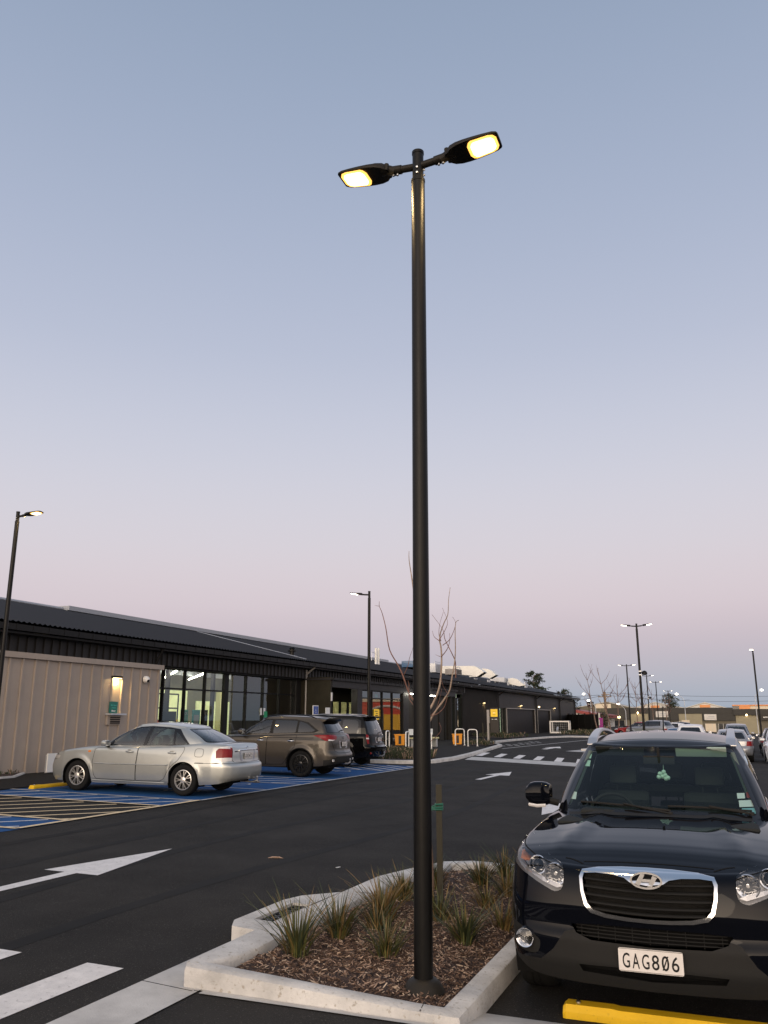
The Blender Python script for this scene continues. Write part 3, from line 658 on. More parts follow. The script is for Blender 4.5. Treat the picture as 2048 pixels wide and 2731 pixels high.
# roof with corrugations
bm = NB(); prevr = None; k = 0; y = 2.0
while y < YE + .6:
    h = .045 * (k % 2); cur = [bm.verts.new(p) for p in ((-18.30, y, 4.33 + h), (-24, y, 5.567 + h), (-30, y, 6.87 + h), (-42, y, 4.30 + h))]
    if prevr:
        for a in range(3): bm.faces.new((prevr[a], prevr[a+1], cur[a+1], cur[a]))
    prevr = cur; k += 1; y += .10 if y < 75 else .2
fixn(bm); roof = obj('roof', bm, 'roof_steel', mk)
bx('ridge_monitor', (-29.6, 31.7, 6.86), (-30.4, 74, 7.08), 'ridge_grey', roof)
bm = NB(); tube(bm, [(-18.9, 36.4, 4.48), (-30, 42.8, 6.90)], .045, 6); tube(bm, [(-30, 2, 6.93), (-30, YE, 6.93)], .09, 6); obj('flashing', bm, 'ridge_grey', roof)
# gutter, fascia and cladding
bm = NB(); box(bm, (-18.42, (2 + YE) / 2, 4.20), (.16, YE - 2, .17))
y = 2.2
while y < YE: box(bm, (-18.335, y, 4.20), (.012, .035, .185)); y += .62
obj('gutter', bm, 'gutter_black', mk)
bx('soffit', (-18.5, 2, 4.04), (-19.4, YE, 4.10), 'clad_black')
def ribbed(name, x, y0, y1, z0, z1, m, gap, w=.045, d=.035, th=.12):
    bm = NB(); box(bm, (x - th / 2, (y0 + y1) / 2, (z0 + z1) / 2), (th, y1 - y0, z1 - z0)); y = y0 + gap * .5
    while y < y1 - w: box(bm, (x + d / 2, y, (z0 + z1) / 2), (d, w, z1 - z0 - .004)); y += gap
    return obj(name, bm, m, mk)
ribbed('fascia_cladding', -18.88, 2, 24.5, 3.56, 4.04, 'clad_brown_black', .33, .055, .05)
ribbed('fascia_cladding', -18.88, 24.56, 36.4, 3.56, 4.04, 'clad_brown_black', .33, .055, .05)
ribbed('fascia_cladding', -18.88, 36.55, 63.2, 3.60, 4.04, 'clad_black', .33, .10, .05)
bx('flashing', (-18.80, 36.5, 4.045), (-18.98, 63.2, 4.11), 'gutter_black')
# porch with the two entrances, standing proud of the wall
PXF = -17.54
bx('porch_wall', (-17.56, 36.44, BZ), (-19.2, 36.56, 3.62), 'door_brown', label='plain dark side wall of the entrance porch'); bx('porch_wall', (-17.6, 56.4, BZ), (-19.2, 56.5, 3.5), 'clad_black')
bx('porch_roof', (-17.5, 36.4, 3.50), (-19.0, 56.55, 3.56), 'roof_steel'); bx('porch_fascia', (PXF, 36.57, 3.15), (-17.66, 56.5, 3.49), 'clad_black'); bx('porch_ceiling', (-17.68, 36.6, 3.40), (-19.2, 56.4, 3.44), 'int_wall_dim')
bm = NB(); box(bm, (-17.48, 46.5, 3.54), (.12, 20.1, .12)); y = 36.6
while y < 56.4: box(bm, (-17.415, y, 3.54), (.01, .04, .13)); y += .62
obj('gutter', bm, 'gutter_black', mk)
for y0, y1 in ((39.58, 40.2), (46.2, 47.1), (55.35, 55.45), (56.3, 56.5)): bx('porch_column', (PXF - .01, y0, BZ), (-17.9, y1, 3.148), 'clad_black')
# beige annex
bm = NB(); box(bm, (-18.7, 13.2, (BZ + 3.4) / 2), (.6, 22.4, 3.4 - BZ)); y = 2.4
ribs = [24.27 - .475 * i for i in range(46)]
for y in ribs:
    if abs(y - 22.05) < .3: box(bm, (-18.375, y, 2.72 if 0 else (2.05 + 3.36) / 2 ), (.05, .05, 3.36 - 2.05)); box(bm, (-18.375, y, (BZ + 1.55) / 2), (.05, .05, 1.55 - BZ))
    else: box(bm, (-18.375, y, (BZ + 3.36) / 2), (.05, .05, 3.36 - BZ))
bw = obj('wall', bm, 'clad_beige', mk, label='beige ribbed wall')
bx('wall_cap', (-18.30, 2, 3.35), (-19.2, 24.46, 3.51), 'clad_beige')
bx('door_hatch', (-18.395, 21.74, 1.50), (-18.33, 22.38, 1.80), 'clad_beige'); bx('hatch_sill', (-18.40, 21.70, 1.80), (-18.17, 22.46, 1.85), 'galv')
bm = NB()
for z in (1.55, 1.60, 1.66, 1.72): box(bm, (-18.32, 22.1, z), (.02, .46, .035))
obj('hatch_grille', bm, 'frame_black', mk)
# walls above and between openings
def wall(y0, y1, z0, z1, x=FX, m='clad_black', th=.25): return bx('wall', (x, y0, z0), (x - th, y1, z1), m)
wall(24.4, 63.3, 3.50, 4.04, -19.05); wall(36.5, 40.15, BZ, 3.5, -19.2); wall(40.15, 43.25, 2.6, 3.5, -19.2, 'door_brown'); wall(43.25, 60.95, BZ, 3.5, -19.2, 'int_wall_mid')
wall(35.95, 36.42, BZ, 3.5, -19.15); wall(60.95, 61.10, BZ, 3.3, -19.2)
ribbed('wall', -19.15, 63.2, 74.2, BZ, 4.03, 'clad_black', .30, .09, .05)
wall(74.2, YE, 2.62, 4.04, -19.15); wall(98.1, YE, BZ, 2.62, -19.15); wall(89.6, 90.8, BZ, 2.62, -19.15); wall(76.95, 77.2, BZ, 2.62, -19.15); wall(74.2, 74.75, BZ, 2.62, -19.15)
bx('wall', (-19.3, YE - .25, BZ), (-42, YE, 4.2), 'clad_black'); bx('wall', (-19.3, 2, BZ), (-42, 2.25, 4.2), 'clad_black'); bx('wall', (-41.7, 2.3, BZ), (-41.95, YE - .3, 4.2), 'clad_black')
bm = NB(); prism(bm, [(-19.3, 4.2), (-30, 6.75), (-41.9, 4.2)], lambda u, v, w: (u, YE - .24 + w, v), .2); obj('gable_wall', bm, 'clad_black', mk)
bx('slab', (-19.5, 2.3, .02), (-41.6, YE - .3, .16), 'int_floor')
for y in (24.53, 36.47, 74.1, 90.2, 103.8, 115.0):
    bm = NB(); tube(bm, [(-18.45, y, 4.1), (-18.72, y, 3.9), (-18.98 if y < 80 else -19.02, y, 3.7)] if y > 30 else [(-18.45, y, 4.1), (-18.75, y, 3.5)], .045, 8)
    if y > 30: tube(bm, [(-18.9 if y < 60 else -19.05, y, 4.0), (-18.9 if y < 60 else -19.05, y, BZ)], .05 if y < 60 else .07, 8)
    obj('downpipe', bm, 'grey_post' if y == 36.47 else 'gutter_black', mk, smooth=40)
# roller doors and louvres at the far end
def slatdoor(name, y0, y1, z1, x=-19.3, m='clad_black'):
    bm = NB(); box(bm, (x - .03, (y0 + y1) / 2, (BZ + z1) / 2), (.06, y1 - y0, z1 - BZ)); z = BZ + .1
    while z < z1: box(bm, (x + .02, (y0 + y1) / 2, z), (.04, y1 - y0 - .06, .055)); z += .12
    return obj(name, bm, m, mk)
slatdoor('roller_door', 77.25, 89.55, 2.55); slatdoor('roller_door', 90.85, 98.05, 2.55)
bm = NB()
for y0, y1 in ((77.2, 89.6), (90.8, 98.1)):
    box(bm, (-19.1, (y0 + y1) / 2, 2.6), (.08, y1 - y0, .08)); box(bm, (-19.1, y1, 1.4), (.08, .10, 2.44)); box(bm, (-19.1, y0, 1.4), (.08, .10, 2.44))
obj('door_frame', bm, 'fence_black' if 0 else 'grey_post', mk)
dr = bx('door', (-19.10, 109.6, BZ), (-19.16, 110.9, 2.3), 'dark_void')
def window(y0, y1, z0, z1, cuts, tz, x=FX, pane='shop_glass', wide=()):
    """framed shop window with its mullions; the panes are one sheet set in it"""
    bm = NB(); w = .06
    for z in (z0, z1): box(bm, (x, (y0 + y1) / 2, z), (.12, y1 - y0, w))
    if tz: box(bm, (x, (y0 + y1) / 2, tz), (.09, y1 - y0, .055))
    for y in [y0, y1] + list(cuts): box(bm, (x + .003, y, (z0 + z1) / 2), (.13, .30 if y in wide else w, z1 - z0))
    f = obj('window', bm, 'frame_black', mk)
    bm = NB(); box(bm, (x - .01, (y0 + y1) / 2, (z0 + z1) / 2), (.008, y1 - y0 - .04, z1 - z0 - .04)); 
    bmf = NB(); vs = [bmf.verts.new(p) for p in ((x, y0, z0), (x, y1, z0), (x, y1, z1), (x, y0, z1))]; bmf.faces.new(vs); bm.free()
    obj('pane', bmf, pane, f); return f
window(24.46, 35.95, .30, 3.50, (25.75, 27.1, 28.45, 29.97, 31.55, 33.0, 34.45), 2.78, wide=(29.97,))
window(40.2, 46.2, .25, 3.12, (41.65, 43.1, 44.6), 2.73, x=-17.66)
window(40.15, 43.25, .20, 2.58, (41.2, 42.2), None)
window(55.45, 56.3, .22, 3.12, (55.9,), 2.7, x=-17.7)
window(61.1, 63.1, .22, 3.2, (62.15,), 2.75)
window(74.8, 76.95, .22, 2.6, (75.9,), None)
# ------------------------------------------------------------ interior seen through the glass
inn = mk
def ib(name, c0, c1, m, **k): return bx(name, c0, c1, m, **k)
ib('back_wall', (-26.5, 20, .16), (-26.7, 50.9, 4.9), 'int_wall_mid'); ib('glowing_wall', (-26.40, 33.4, .16), (-26.48, 37.4, 3.1), 'glowing_interior'); ib('glowing_wall', (-26.40, 38.3, .16), (-26.48, 44.4, 2.6), 'glowing_interior')  # bright panels glow through their material, no lamp lights them
for y_, z_, m_ in ((27.0, 1.5, 'poster_teal'), (28.0, 1.45, 'store_yellow'), (29.2, 1.5, 'paper_white'), (30.4, 1.45, 'red_wall'), (31.6, 1.5, 'store_yellow')): ib('shelf_stock', (-23.3, y_, z_ - .2), (-23.7, y_ + .8, z_ + .15), m_)
for y_ in (26.2, 29.6, 33.0): ib('inner_column', (-21.9, y_, .16), (-22.05, y_ + .15, 4.1), 'frame_black')
for z_ in (3.7,): ib('ceiling_beam', (-21.5, 20.2, z_), (-21.7, 33.0, z_ + .25), 'ridge_grey'); ib('ceiling_beam', (-24.2, 20.2, z_), (-24.4, 39.9, z_ + .25), 'ridge_grey')
ib('side_wall', (-19.5, 20, .16), (-26.5, 20.15, 4.3), 'int_wall_dim')
ib('ceiling', (-19.4, 20, 4.12), (-26.6, 51.6, 4.16), 'int_ceiling')
ib('partition', (-20.9, 33.1, .16), (-21.05, 40.0, 4.1), 'int_wall_dim')
ib('side_wall', (-19.7, 51.3, .16), (-26.5, 51.45, 4.1), 'int_wall')
ib('glowing_wall', (-17.95, 55.46, .18), (-18.0, 56.29, 3.38), 'glowing_interior_pale')
def tubes(name, pts, parent=mk):
    for a, b in pts:
        bm = NB(); tube(bm, [a, b], .035, 6); obj(name, bm, 'tube_light', parent)
tubes('tube_light', [((-21, y, 3.6), (-25.1, y + 4.7, 3.6)) for y in (25.6, 28.9, 30.9, 35.2)] + [((-20.6, 46, 3.2), (-24.8, 46, 3.2)), ((-20.6, 49, 3.2), (-24.8, 49, 3.2)), ((-18.0, 38.2, 3.34), (-18.9, 38.4, 3.34)), ((-17.35, 46.9, 3.1), (-17.35, 47.7, 3.1)), ((-17.35, 50.3, 3.08), (-17.35, 51.3, 3.08)), ((-21, 41.0, 3.2), (-24.8, 42, 3.2)), ((-18.0, 55.6, 3.3), (-18.0, 56.2, 3.3))])
# inner glazed screen, door frame and notice boards of the shop
bm = NB()
for y in (34.2, 35.4, 36.6): box(bm, (-26.4, y, 1.9), (.06, .08, 2.0))
for z in (.95, 1.6, 2.2, 2.9): box(bm, (-26.4, 35.4, z), (.06, 2.4, .07))
obj('inner_screen', bm, 'frame_black', mk)
bm = NB()
for y0, y1 in ((30.5, 31.0), (38.2, 38.9)): box(bm, (-25.0, (y0 + y1) / 2, 1.6), (.3, y1 - y0, 2.9))
obj('inner_column', bm, 'int_wall', mk)
ib('shelf', (-23.2, 26.5, .16), (-23.8, 33.0, 1.3), 'int_wall_dim'); ib('shelf', (-22.4, 45.0, .16), (-22.9, 50.6, 1.6), 'store_yellow')
ib('shelf', (-21.6, 45.0, .16), (-22.0, 50.6, 1.0), 'red_wall')
# entrance two: brown timber doors under a strip light
ib('entrance_door', (-17.80, 47.1, .18), (-17.9, 55.35, 3.14), 'door_brown')
bm = NB()
for y in (48.6, 50.2, 51.8, 53.4, 54.6): box(bm, (-17.775, y, 1.65), (.04, .07, 2.9))
obj('door_frame', bm, 'frame_black', mk)
ib('glowing_wall', (-19.6, 61.2, .16), (-19.65, 63.2, 3.9), 'glowing_interior_pale'); tubes('tube_light', [((-19.75, 61.3, 3.1), (-19.75, 63.0, 3.1)), ((-19.8, 75.0, 2.5), (-19.8, 76.8, 2.5))])
ib('glowing_wall', (-19.6, 74.6, .16), (-19.65, 77.0, 3.2), 'glowing_interior_pale')
for x_, y_, e_ in ((-23.2, 28.5, 150), (-23.2, 36.5, 90), (-18.4, 38.2, 14), (-21.5, 45.5, 60), (-17.1, 49.2, 16)):  # area lights added to brighten rooms and doorways, no fixtures of their own
    ld = bpy.data.lights.new('shop_fill_light', 'AREA'); ld.shape = 'RECTANGLE'; ld.size = 3 if e_ > 20 else .8; ld.size_y = 4 if e_ > 20 else .5; ld.energy = e_; ld.color = (1, .95, .72)
    lo = bpy.data.objects.new('shop_fill', ld); S.collection.objects.link(lo); lo.location = (x_, y_, 3.5 if e_ > 20 else 3.1); lo.parent = mk
# things fixed in the windows and on the walls
def panel_x(name, y0, y1, z0, z1, m, x, lab, cat, extra=None, d=.02, group=None):
    t = thing(name, lab, cat, (x, (y0 + y1) / 2, z0), 0, group); bm = NB(); box(bm, (0, 0, (z1 - z0) / 2), (d, y1 - y0, z1 - z0)); obj('board', bm, m, t)
    if extra: extra(t, y1 - y0, z1 - z0, d / 2)
    return t
def write_x(t, s, size, zc, dx, m, yc=0.0, sp=1.0, sx=1.0, bold=.0):
    """lettering on a face looking towards +x, reading left to right along +y"""
    return obj('lettering', text_bm(s, size, lambda u, v, w: (dx + .003, yc + u, zc + v), spacing=sp, sx=sx, bold=bold), m, t)
panel_x('sign', 27.14, 27.62, 1.3, 2.02, 'poster_green', -19.42, 'green notice board behind the shop window, leftmost of the green ones', 'sign', lambda t, w, h, d: write_x(t, 'CLICK', .13, h - .14, d, 'paper_white'))
def tframe(t, w, h, d):
    bm = NB(); box(bm, (d + .006, 0, h * .42), (.01, w * .62, h * .62)); obj('panel', bm, 'paper_white', t)
panel_x('sign', 27.90, 28.42, 1.3, 2.02, 'poster_teal', -19.42, 'turquoise framed notice stand behind the shop window', 'sign', tframe)
panel_x('sign', 28.5, 28.95, 1.3, 2.02, 'frame_black', -19.42, 'black framed notice stand behind the shop window right of the turquoise one', 'sign')
panel_x('sign', 25.9, 26.9, 1.2, 1.95, 'frame_black', -19.45, 'low dark panel behind the shop window above the silver sedan', 'sign')
panel_x('notice', 32.82, 33.26, 1.84, 2.14, 'paper_white', -19.27, 'white paper notice stuck on the dark shop window above the brown SUV', 'notice', d=.01)
panel_x('notice', 33.14, 33.42, 1.74, 2.0, 'poster_green', -19.255, 'small green notice beside the white one on the shop window', 'notice', d=.01)
panel_x('exit_sign', 43.9, 44.3, 2.85, 3.02, 'poster_teal', -18.4, 'green exit sign glowing inside the shop behind the upper panes', 'sign')
def sy(t, w, h, d):
    for i, z in enumerate((.48, .36, .24)):
        bm = NB(); box(bm, (d + .004, (-.05, .02, 0)[i], z * h / .6), (.004, w * (.6, .4, .6)[i], .045)); obj('marking', bm, 'sign_ink', t)
panel_x('sign', 41.9, 42.55, 1.62, 2.18, 'sign_yellow', -17.60, 'yellow notice on the shop window right of the black car roof', 'sign', sy)
# green sign above the hatch on the beige wall
panel_x('sign', 21.83, 22.20, 1.86, 2.22, 'sign_green', -18.36, 'small dark green sign on the beige wall under the lit wall lamp', 'sign', lambda t, w, h, d: (write_x(t, 'After hours', .062, .25, d, 'poster_teal'), write_x(t, 'returns', .062, .17, d, 'poster_teal'), write_x(t, 'library', .07, .07, d, 'paper_white', bold=.003)), d=.03)
# wall lamps
def wall_lamp(y, z, x, lab, big=False):
    t = thing('wall_lamp', lab, 'wall lamp', (x, y, z), 0, 'lit wall lamps on the supermarket'); k = 1.0 if big else .7
    bm = NB(); box(bm, (.07, 0, .04), (.14, .40 * k, .07), bev=.006); obj('housing', bm, 'lamp_black', t)
    bm = NB(); box(bm, (.07, 0, -.002), (.10, .34 * k, .014)); obj('bulb', bm, 'warm_bulb', t)
    ld = bpy.data.lights.new('wall_lamp_light', 'AREA'); ld.shape = 'RECTANGLE'; ld.size = .10; ld.size_y = .3; ld.energy = 22 if big else 16; ld.color = (1, .66, .26)
    lo = bpy.data.objects.new('lamp_light', ld); S.collection.objects.link(lo); lo.parent = t; lo.location = (.075, 0, -.02); return t
wall_lamp(22.05, 2.96, -18.40, 'lit lamp on the beige wall throwing warm light down to the green sign', True)
wall_lamp(69.3, 2.95, -19.10, 'lit lamp on the black ribbed wall left of the yellow post sign')
wall_lamp(83.3, 2.92, -19.14, 'lit lamp above the middle of the far dark roller door')
wall_lamp(100.85, 2.86, -19.14, 'lit lamp on the black wall nearest the far end of the supermarket')
t = thing('security_camera', 'white dome security camera near the right end of the beige wall', 'camera', (-18.36, 23.52, 2.98))
bm = NB(); lathe(bm, [(.0001, .16), (.05, .155), (.10, .12), (.12, .05), (.12, 0)], seg=20, axis='x'); obj('housing', bm, 'white_metal', t, smooth=50)
bm = NB(); lathe(bm, [(.0001, -.10), (.05, -.085), (.085, -.04), (.09, 0)], (.08, 0, -.01), seg=16); obj('dome', bm, 'gloss_black', t, smooth=60)
t = thing('wall_light', 'small round white light on the black wall between the two roller doors', 'wall lamp', (-19.12, 91.84, 2.9)); bm = NB(); lathe(bm, [(.0001, .1), (.06, .08), (.08, 0)], axis='x', seg=12); obj('dome', bm, 'warm_bulb', t, smooth=60)
panel_x('sign', 36.42, 36.56, 2.50, 2.90, 'white_metal', -17.53, 'small white plate on the corner of the panel wall by the lit entrance', 'sign')
# rooftop plant
def duct(name, path, w, h, m, lab, ribs_=(), mouth=True):
    """square duct: path of (y, z) centre points"""
    t = thing(name, lab, 'duct', (path[0][2] if len(path[0]) > 2 else -24, path[0][0], path[0][1] - h)); bm = NB(); ox, oy, oz = t.location; rings = []
    for i, p in enumerate(path):
        a = path[max(i-1, 0)]; b = path[min(i+1, len(path)-1)]; ty, tz = b[0]-a[0], b[1]-a[1]; l = math.hypot(ty, tz); ny_, nz_ = -tz/l, ty/l
        x = p[2]; rings.append([bm.verts.new((x + sx * w/2 - ox, p[0] + ny_ * s * h/2 - oy, p[1] + nz_ * s * h/2 - oz)) for sx, s in ((-1,-1),(1,-1),(1,1),(-1,1))])
    for a, b in zip(rings, rings[1:]):
        for j in range(4): bm.faces.new((a[j], a[(j+1)%4], b[(j+1)%4], b[j]))
    bm.faces.new(rings[0]); fixn(bm); o = obj('casing', bm, m, t)
    if mouth:
        bm = NB(); q = path[-2]; p = path[-1]; d = Vector((0, q[0]-p[0], q[1]-p[1])).normalized() * .04
        a = p; b = q; ty, tz = p[0]-q[0], p[1]-q[1]; l = math.hypot(ty, tz); ny_, nz_ = -tz/l, ty/l
        bm.faces.new([bm.verts.new(Vector((p[2] + sx * w/2*.96 - ox, p[0] + ny_*s*h/2*.96 - oy, p[1] + nz_*s*h/2*.96 - oz)) + d) for sx, s in ((-1,-1),(1,-1),(1,1),(-1,1))]); obj('mouth', bm, 'dark_void', t)
    bm = NB()
    for y in ribs_: box(bm, (path[0][2] - ox, y - oy, path[0][1] - oz), (w + .03, .05, h + .03))
    if ribs_: obj('seam', bm, m, t)
    bm = NB()
    for y in (path[0][0] + .6, path[1][0] - .6):
        for sx in (-.4, .4): box(bm, (sx * w, y - oy, -.12), (.08, .08, h * .9))
    obj('support', bm, 'galv', t); return t
def duct_x(poly, y, dep, me_, m, lab, brace=True):
    x0 = poly[0][0]; t = thing('rooftop_duct', lab, 'duct', (x0, y, 5.4)); bm = NB(); prism(bm, [(u - x0, v - 5.4) for u, v in poly], lambda u, v, w: (u, w, v), dep); fixn(bm); obj('casing', bm, m, t)
    if me_:
        (ax, az), (bx_, bz) = me_; n_ = Vector((-(bz - az), 0, bx_ - ax)).normalized(); n_ = n_ if n_.x > 0 else -n_; bm = NB(); o_ = n_ * .012 - Vector((x0, 0, 5.4))
        bm.faces.new([bm.verts.new(Vector(p) + o_) for p in ((ax, .06, az), (bx_, .06, bz), (bx_, dep - .06, bz), (ax, dep - .06, az))]); obj('mouth', bm, 'dark_void', t)
        bm = NB(); tube(bm, [Vector((ax, 0, az)) + o_, Vector((bx_, 0, bz)) + o_], .03, 4); obj('mouth_rim', bm, m, t)
    if brace:
        xa, xb = x0 + .9, x0 + 2.3; za, zb_ = min(v for u, v in poly) + .45, max(v for u, v in poly) - .06; bm = NB()
        for p, q in (((xa, za), (xb, zb_)), ((xa, zb_), (xb, za))): tube(bm, [(p[0] - x0, -.008, p[1] - 5.4), (q[0] - x0, -.008, q[1] - 5.4)], .014, 4)
        for x in (xa - .1, xb + .1): box(bm, (x - x0, -.01, (za + zb_) / 2 - 5.4), (.05, .03, zb_ - za + .1))
        obj('seam', bm, 'galv', t)
    bm = NB()
    for x in (.5, 1.9): box(bm, (x, dep / 2, -.15), (.08, dep * .8, 1.0 if x < 1 else .6))
    obj('support', bm, 'galv', t)
duct_x([(-26.2,6.02),(-26.2,6.66),(-22.45,6.60),(-22.1,6.50),(-21.4,6.0),(-22.1,5.58),(-22.6,5.68),(-23.6,5.78)], 78, 1.3, ((-21.4,6.0),(-22.1,5.58)), 'duct_white', 'large cream square roof duct with a cross braced side, its mouth turned down')
duct_x([(-24.6,5.85),(-24.6,6.66),(-23.1,6.68),(-22.6,6.62),(-22.2,6.42),(-21.8,6.02),(-22.49,5.66),(-22.74,5.76),(-23.56,5.87)], 84, 1.3, ((-21.8,6.02),(-22.49,5.66)), 'duct_white', 'rounded cream roof duct behind and right of the larger one', False)
duct_x([(-24.0,5.72),(-24.0,6.10),(-22.4,6.02),(-22.4,5.50)], 90, 2.2, None, 'galv', 'low grey metal roof duct right of the two cream ducts', False)
duct_x([(-22.3,5.4),(-22.2,5.95),(-21.7,6.0),(-21.2,5.85),(-20.75,5.45),(-20.3,5.2),(-21.0,5.1)], 91, 1.2, None, 'duct_white', 'smallest cream roof duct curving down right of the grey one', False)
def unit(lab, y0, y1, z0, z1, m, x=-24.6, fan=True):
    t = thing('rooftop_unit', lab, 'roof unit', (x, (y0+y1)/2, z0)); bm = NB(); box(bm, (0, 0, (z1-z0)/2), (1.1, y1-y0, z1-z0), bev=.02); obj('casing', bm, m, t)
    if fan:
        bm = NB()
        for k in range(7): box(bm, (.56, 0, .1 + k * (z1-z0-.15)/7), (.02, (y1-y0) * .8, .02))
        obj('grille', bm, 'plastic_black', t)
    bm = NB()
    for sy_ in (-1, 1): tube(bm, [(.45, sy_ * (y1-y0)*.45, 0), (.45, sy_ * (y1-y0)*.45, (z1-z0) + .15)], .025, 5)
    tube(bm, [(.45, -(y1-y0)*.45, (z1-z0)+.15), (.45, (y1-y0)*.45, (z1-z0)+.15)], .025, 5); obj('rail', bm, 'galv', t)
unit('pale blue roof unit with a white rail, left of the lamp pole', 65.8, 68.6, 5.85, 6.38, 'paint_blue'); unit('grey roof unit with a rail right of the lamp pole', 71.4, 73.4, 5.7, 6.5, 'galv')
unit('small dark louvred roof unit in front of the cream duct', 73.9, 75.6, 5.6, 6.12, 'grey_post', -23.4); unit('low white roof unit right of the smallest duct', 111, 113.6, 5.2, 5.6, 'duct_white', -25, False)
for y, x, lab in ((57.45, -24, 'white flue pipe on the roof, left one of the tall pair'), (57.95, -24, 'white flue pipe on the roof, right one of the tall pair')):
    t = thing('flue_pipe', lab, 'flue', (x, y, 5.5), 0, 'white roof flues'); bm = NB(); lathe(bm, [(.09, 0), (.09, 1.3), (.0001, 1.32)], seg=12); obj('pipe', bm, 'duct_white', t, smooth=40)
    bm = NB(); lathe(bm, [(.12, .0), (.12, .1), (.0001, .12)], (0, 0, .1), seg=12); tube(bm, [(0, 0, .9), (0, -.8, .95), (0, -.8, .3)], .02, 5) if y < 57.6 else None; obj('flashing', bm, 'galv', t)
def cowl(x, y, z, s, lab):
    t = thing('roof_cowl', lab, 'roof vent', (x, y, z), 0, 'black roof vents'); bm = NB(); lathe(bm, [(.12*s, 0), (.12*s, .2*s), (.22*s, .2*s), (.22*s, .26*s), (.12*s, .28*s), (.12*s, .33*s), (.20*s, .34*s), (.14*s, .42*s), (.0001, .44*s)], seg=16); obj('cap', bm, 'pole_black', t, smooth=30)
    bm = NB(); box(bm, (0, 0, .0), (.4*s, .4*s, .06), rot=Matrix.Rotation(R(12), 3, 'Y')); obj('base', bm, 'galv', t)
cowl(-20.5, 37.9, 4.82, 1.0, 'black mushroom roof vent above the gutter where the light flashing ends'); cowl(-19.4, 105.2, 4.55, .9, 'black roof vent near the far end of the supermarket')
# ============================================================ footpath, garden and kerb in front of the shop
def zp(x, y): return zg(x, y) + .11
KB = [(-14.9, 28.65), (-12.4, 28.75), (-11.2, 29.05), (-10.55, 29.6), (-10.30, 30.4), (-10.28, 33.0), (-10.7, 36.8), (-11.2, 40.4), (-11.9, 45.5), (-12.25, 48.2), (-12.7, 49.4), (-13.6, 50.2), (-14.1, 52.0), (-14.1, 60), (-13.6, 69), (-12.6, 73.5), (-11.2, 76.2), (-9.4, 78.0), (-6, 79), (-2, 79.2)]
kerb('shop_kerb', dens(KB, 1.0), .22, .13, 'concrete', side=1, kind='structure')
bm = NB()
pts = dens(KB, 1.0); rows = []
for x, y in pts: rows.append((x, y))
inner = [(-19.2, min(max(28.8, y), 115)) for x, y in rows]
for i, ((x, y), (a, b_)) in enumerate(zip(rows, inner)):
    pass
rr_ = []
for (x, y), (a, b_) in zip(rows, inner):
    rr_.append([bm.verts.new((x - .1 + (a - x + .1) * t, y + (.12 if y > 73 or y < 29.5 else 0) + (b_ - y) * t, zp(x + (a - x) * t, y + (b_ - y) * t) + (.0 if t else -.01))) for t in (0, .15, .35, .6, 1)])
for a, b_ in zip(rr_, rr_[1:]):
    for j in range(4): bm.faces.new((a[j], b_[j], b_[j+1], a[j+1]))
fixn(bm); obj('footpath', bm, 'footpath', smooth=60, kind='structure')
bm = NB(); vs = [bm.verts.new(p) for p in ((-19.3, 51.8, .30), (-16.0, 46.5, .302), (-14.9, 48.5, .298), (-16.5, 56, .30), (-19.3, 60.5, .30))]
bm.free()
sheet('footpath', [-19.3, -17.5, -16.2, -15.0], [2, 10, 16, 22, 28.75], 'footpath', .02)
# garden beds along the kerb
def bed(name, poly, lab, n, seed, h=.35, zf=zp):
    bm = NB(); vs = [bm.verts.new((x, y, zf(x, y) + .03)) for x, y in poly]; 
    for tri in tessellate_polygon([[Vector((x, y, 0)) for x, y in poly]]): bm.faces.new([vs[i] for i in tri])
    fixn(bm); obj('garden_bed', bm, 'mulch_soil', kind='structure')
    r_ = random.Random(seed); bm = NB(); xs = [p[0] for p in poly]; ys = [p[1] for p in poly]; c = 0
    while c < n:
        x = r_.uniform(min(xs), max(xs)); y = r_.uniform(min(ys), max(ys))
        if not inpoly(x, y, poly): c += .2; continue
        c += 1; z = zf(x, y) + .02; hh = h * r_.uniform(.3, 1)
        for q in range(7):
            a = r_.uniform(0, 6.28); d = Vector((math.cos(a), math.sin(a), 0)); l = hh * r_.uniform(.1, .7); w = .012; s = Vector((-d.y, d.x, 0)) * w
            b0 = Vector((x, y, z)) + d * .03; f = bm.faces.new([bm.verts.new(p) for p in (b0 - s, b0 + s, b0 + d * l * .5 + Vector((0, 0, hh * .8)) + s, b0 + d * l + Vector((0, 0, hh)))]); f.material_index = r_.choice((0, 0, 0, 0, 0, 0, 1))
    obj(name, bm, ['grass_dim', 'mulch_c'], label=lab, cat='planting', kind='stuff')
bed('ground_cover', [(-14.8, 28.95), (-12.4, 28.98), (-11.3, 29.3), (-10.8, 29.9), (-10.7, 31.8), (-11.6, 33.6), (-12.5, 34.3), (-14.8, 34.6)], 'low green planting in the garden bed beside the blue bays', 520, 5, .34)
bed('ground_cover', [(-12.35, 45.3), (-12.6, 48.3), (-13.3, 49.8), (-14.2, 51.6), (-15.0, 51.6), (-14.6, 48), (-13.3, 45.0)], 'dry low planting around the yellow post sign', 160, 6, .22)
bed('ground_cover', [(-17.3, 62), (-15.0, 60), (-14.8, 68), (-18.8, 73), (-18.9, 64)], 'dark low planting along the foot of the black wall', 150, 7, .36)
bed('ground_cover', [(-15, 79.6), (-4.2, 80), (-4, 96), (-13.4, 96.5), (-14.8, 92)], 'dark green grass strip at the foot of the black fence', 700, 8, .5, zf=zg)
bed('weeds', [(-17.4, 12), (-17.4, 17.0), (-18.35, 18.4), (-18.35, 12)], 'weedy strip at the foot of the beige wall', 60, 9, .15, zf=lambda x, y: zg(x, y) + .03)
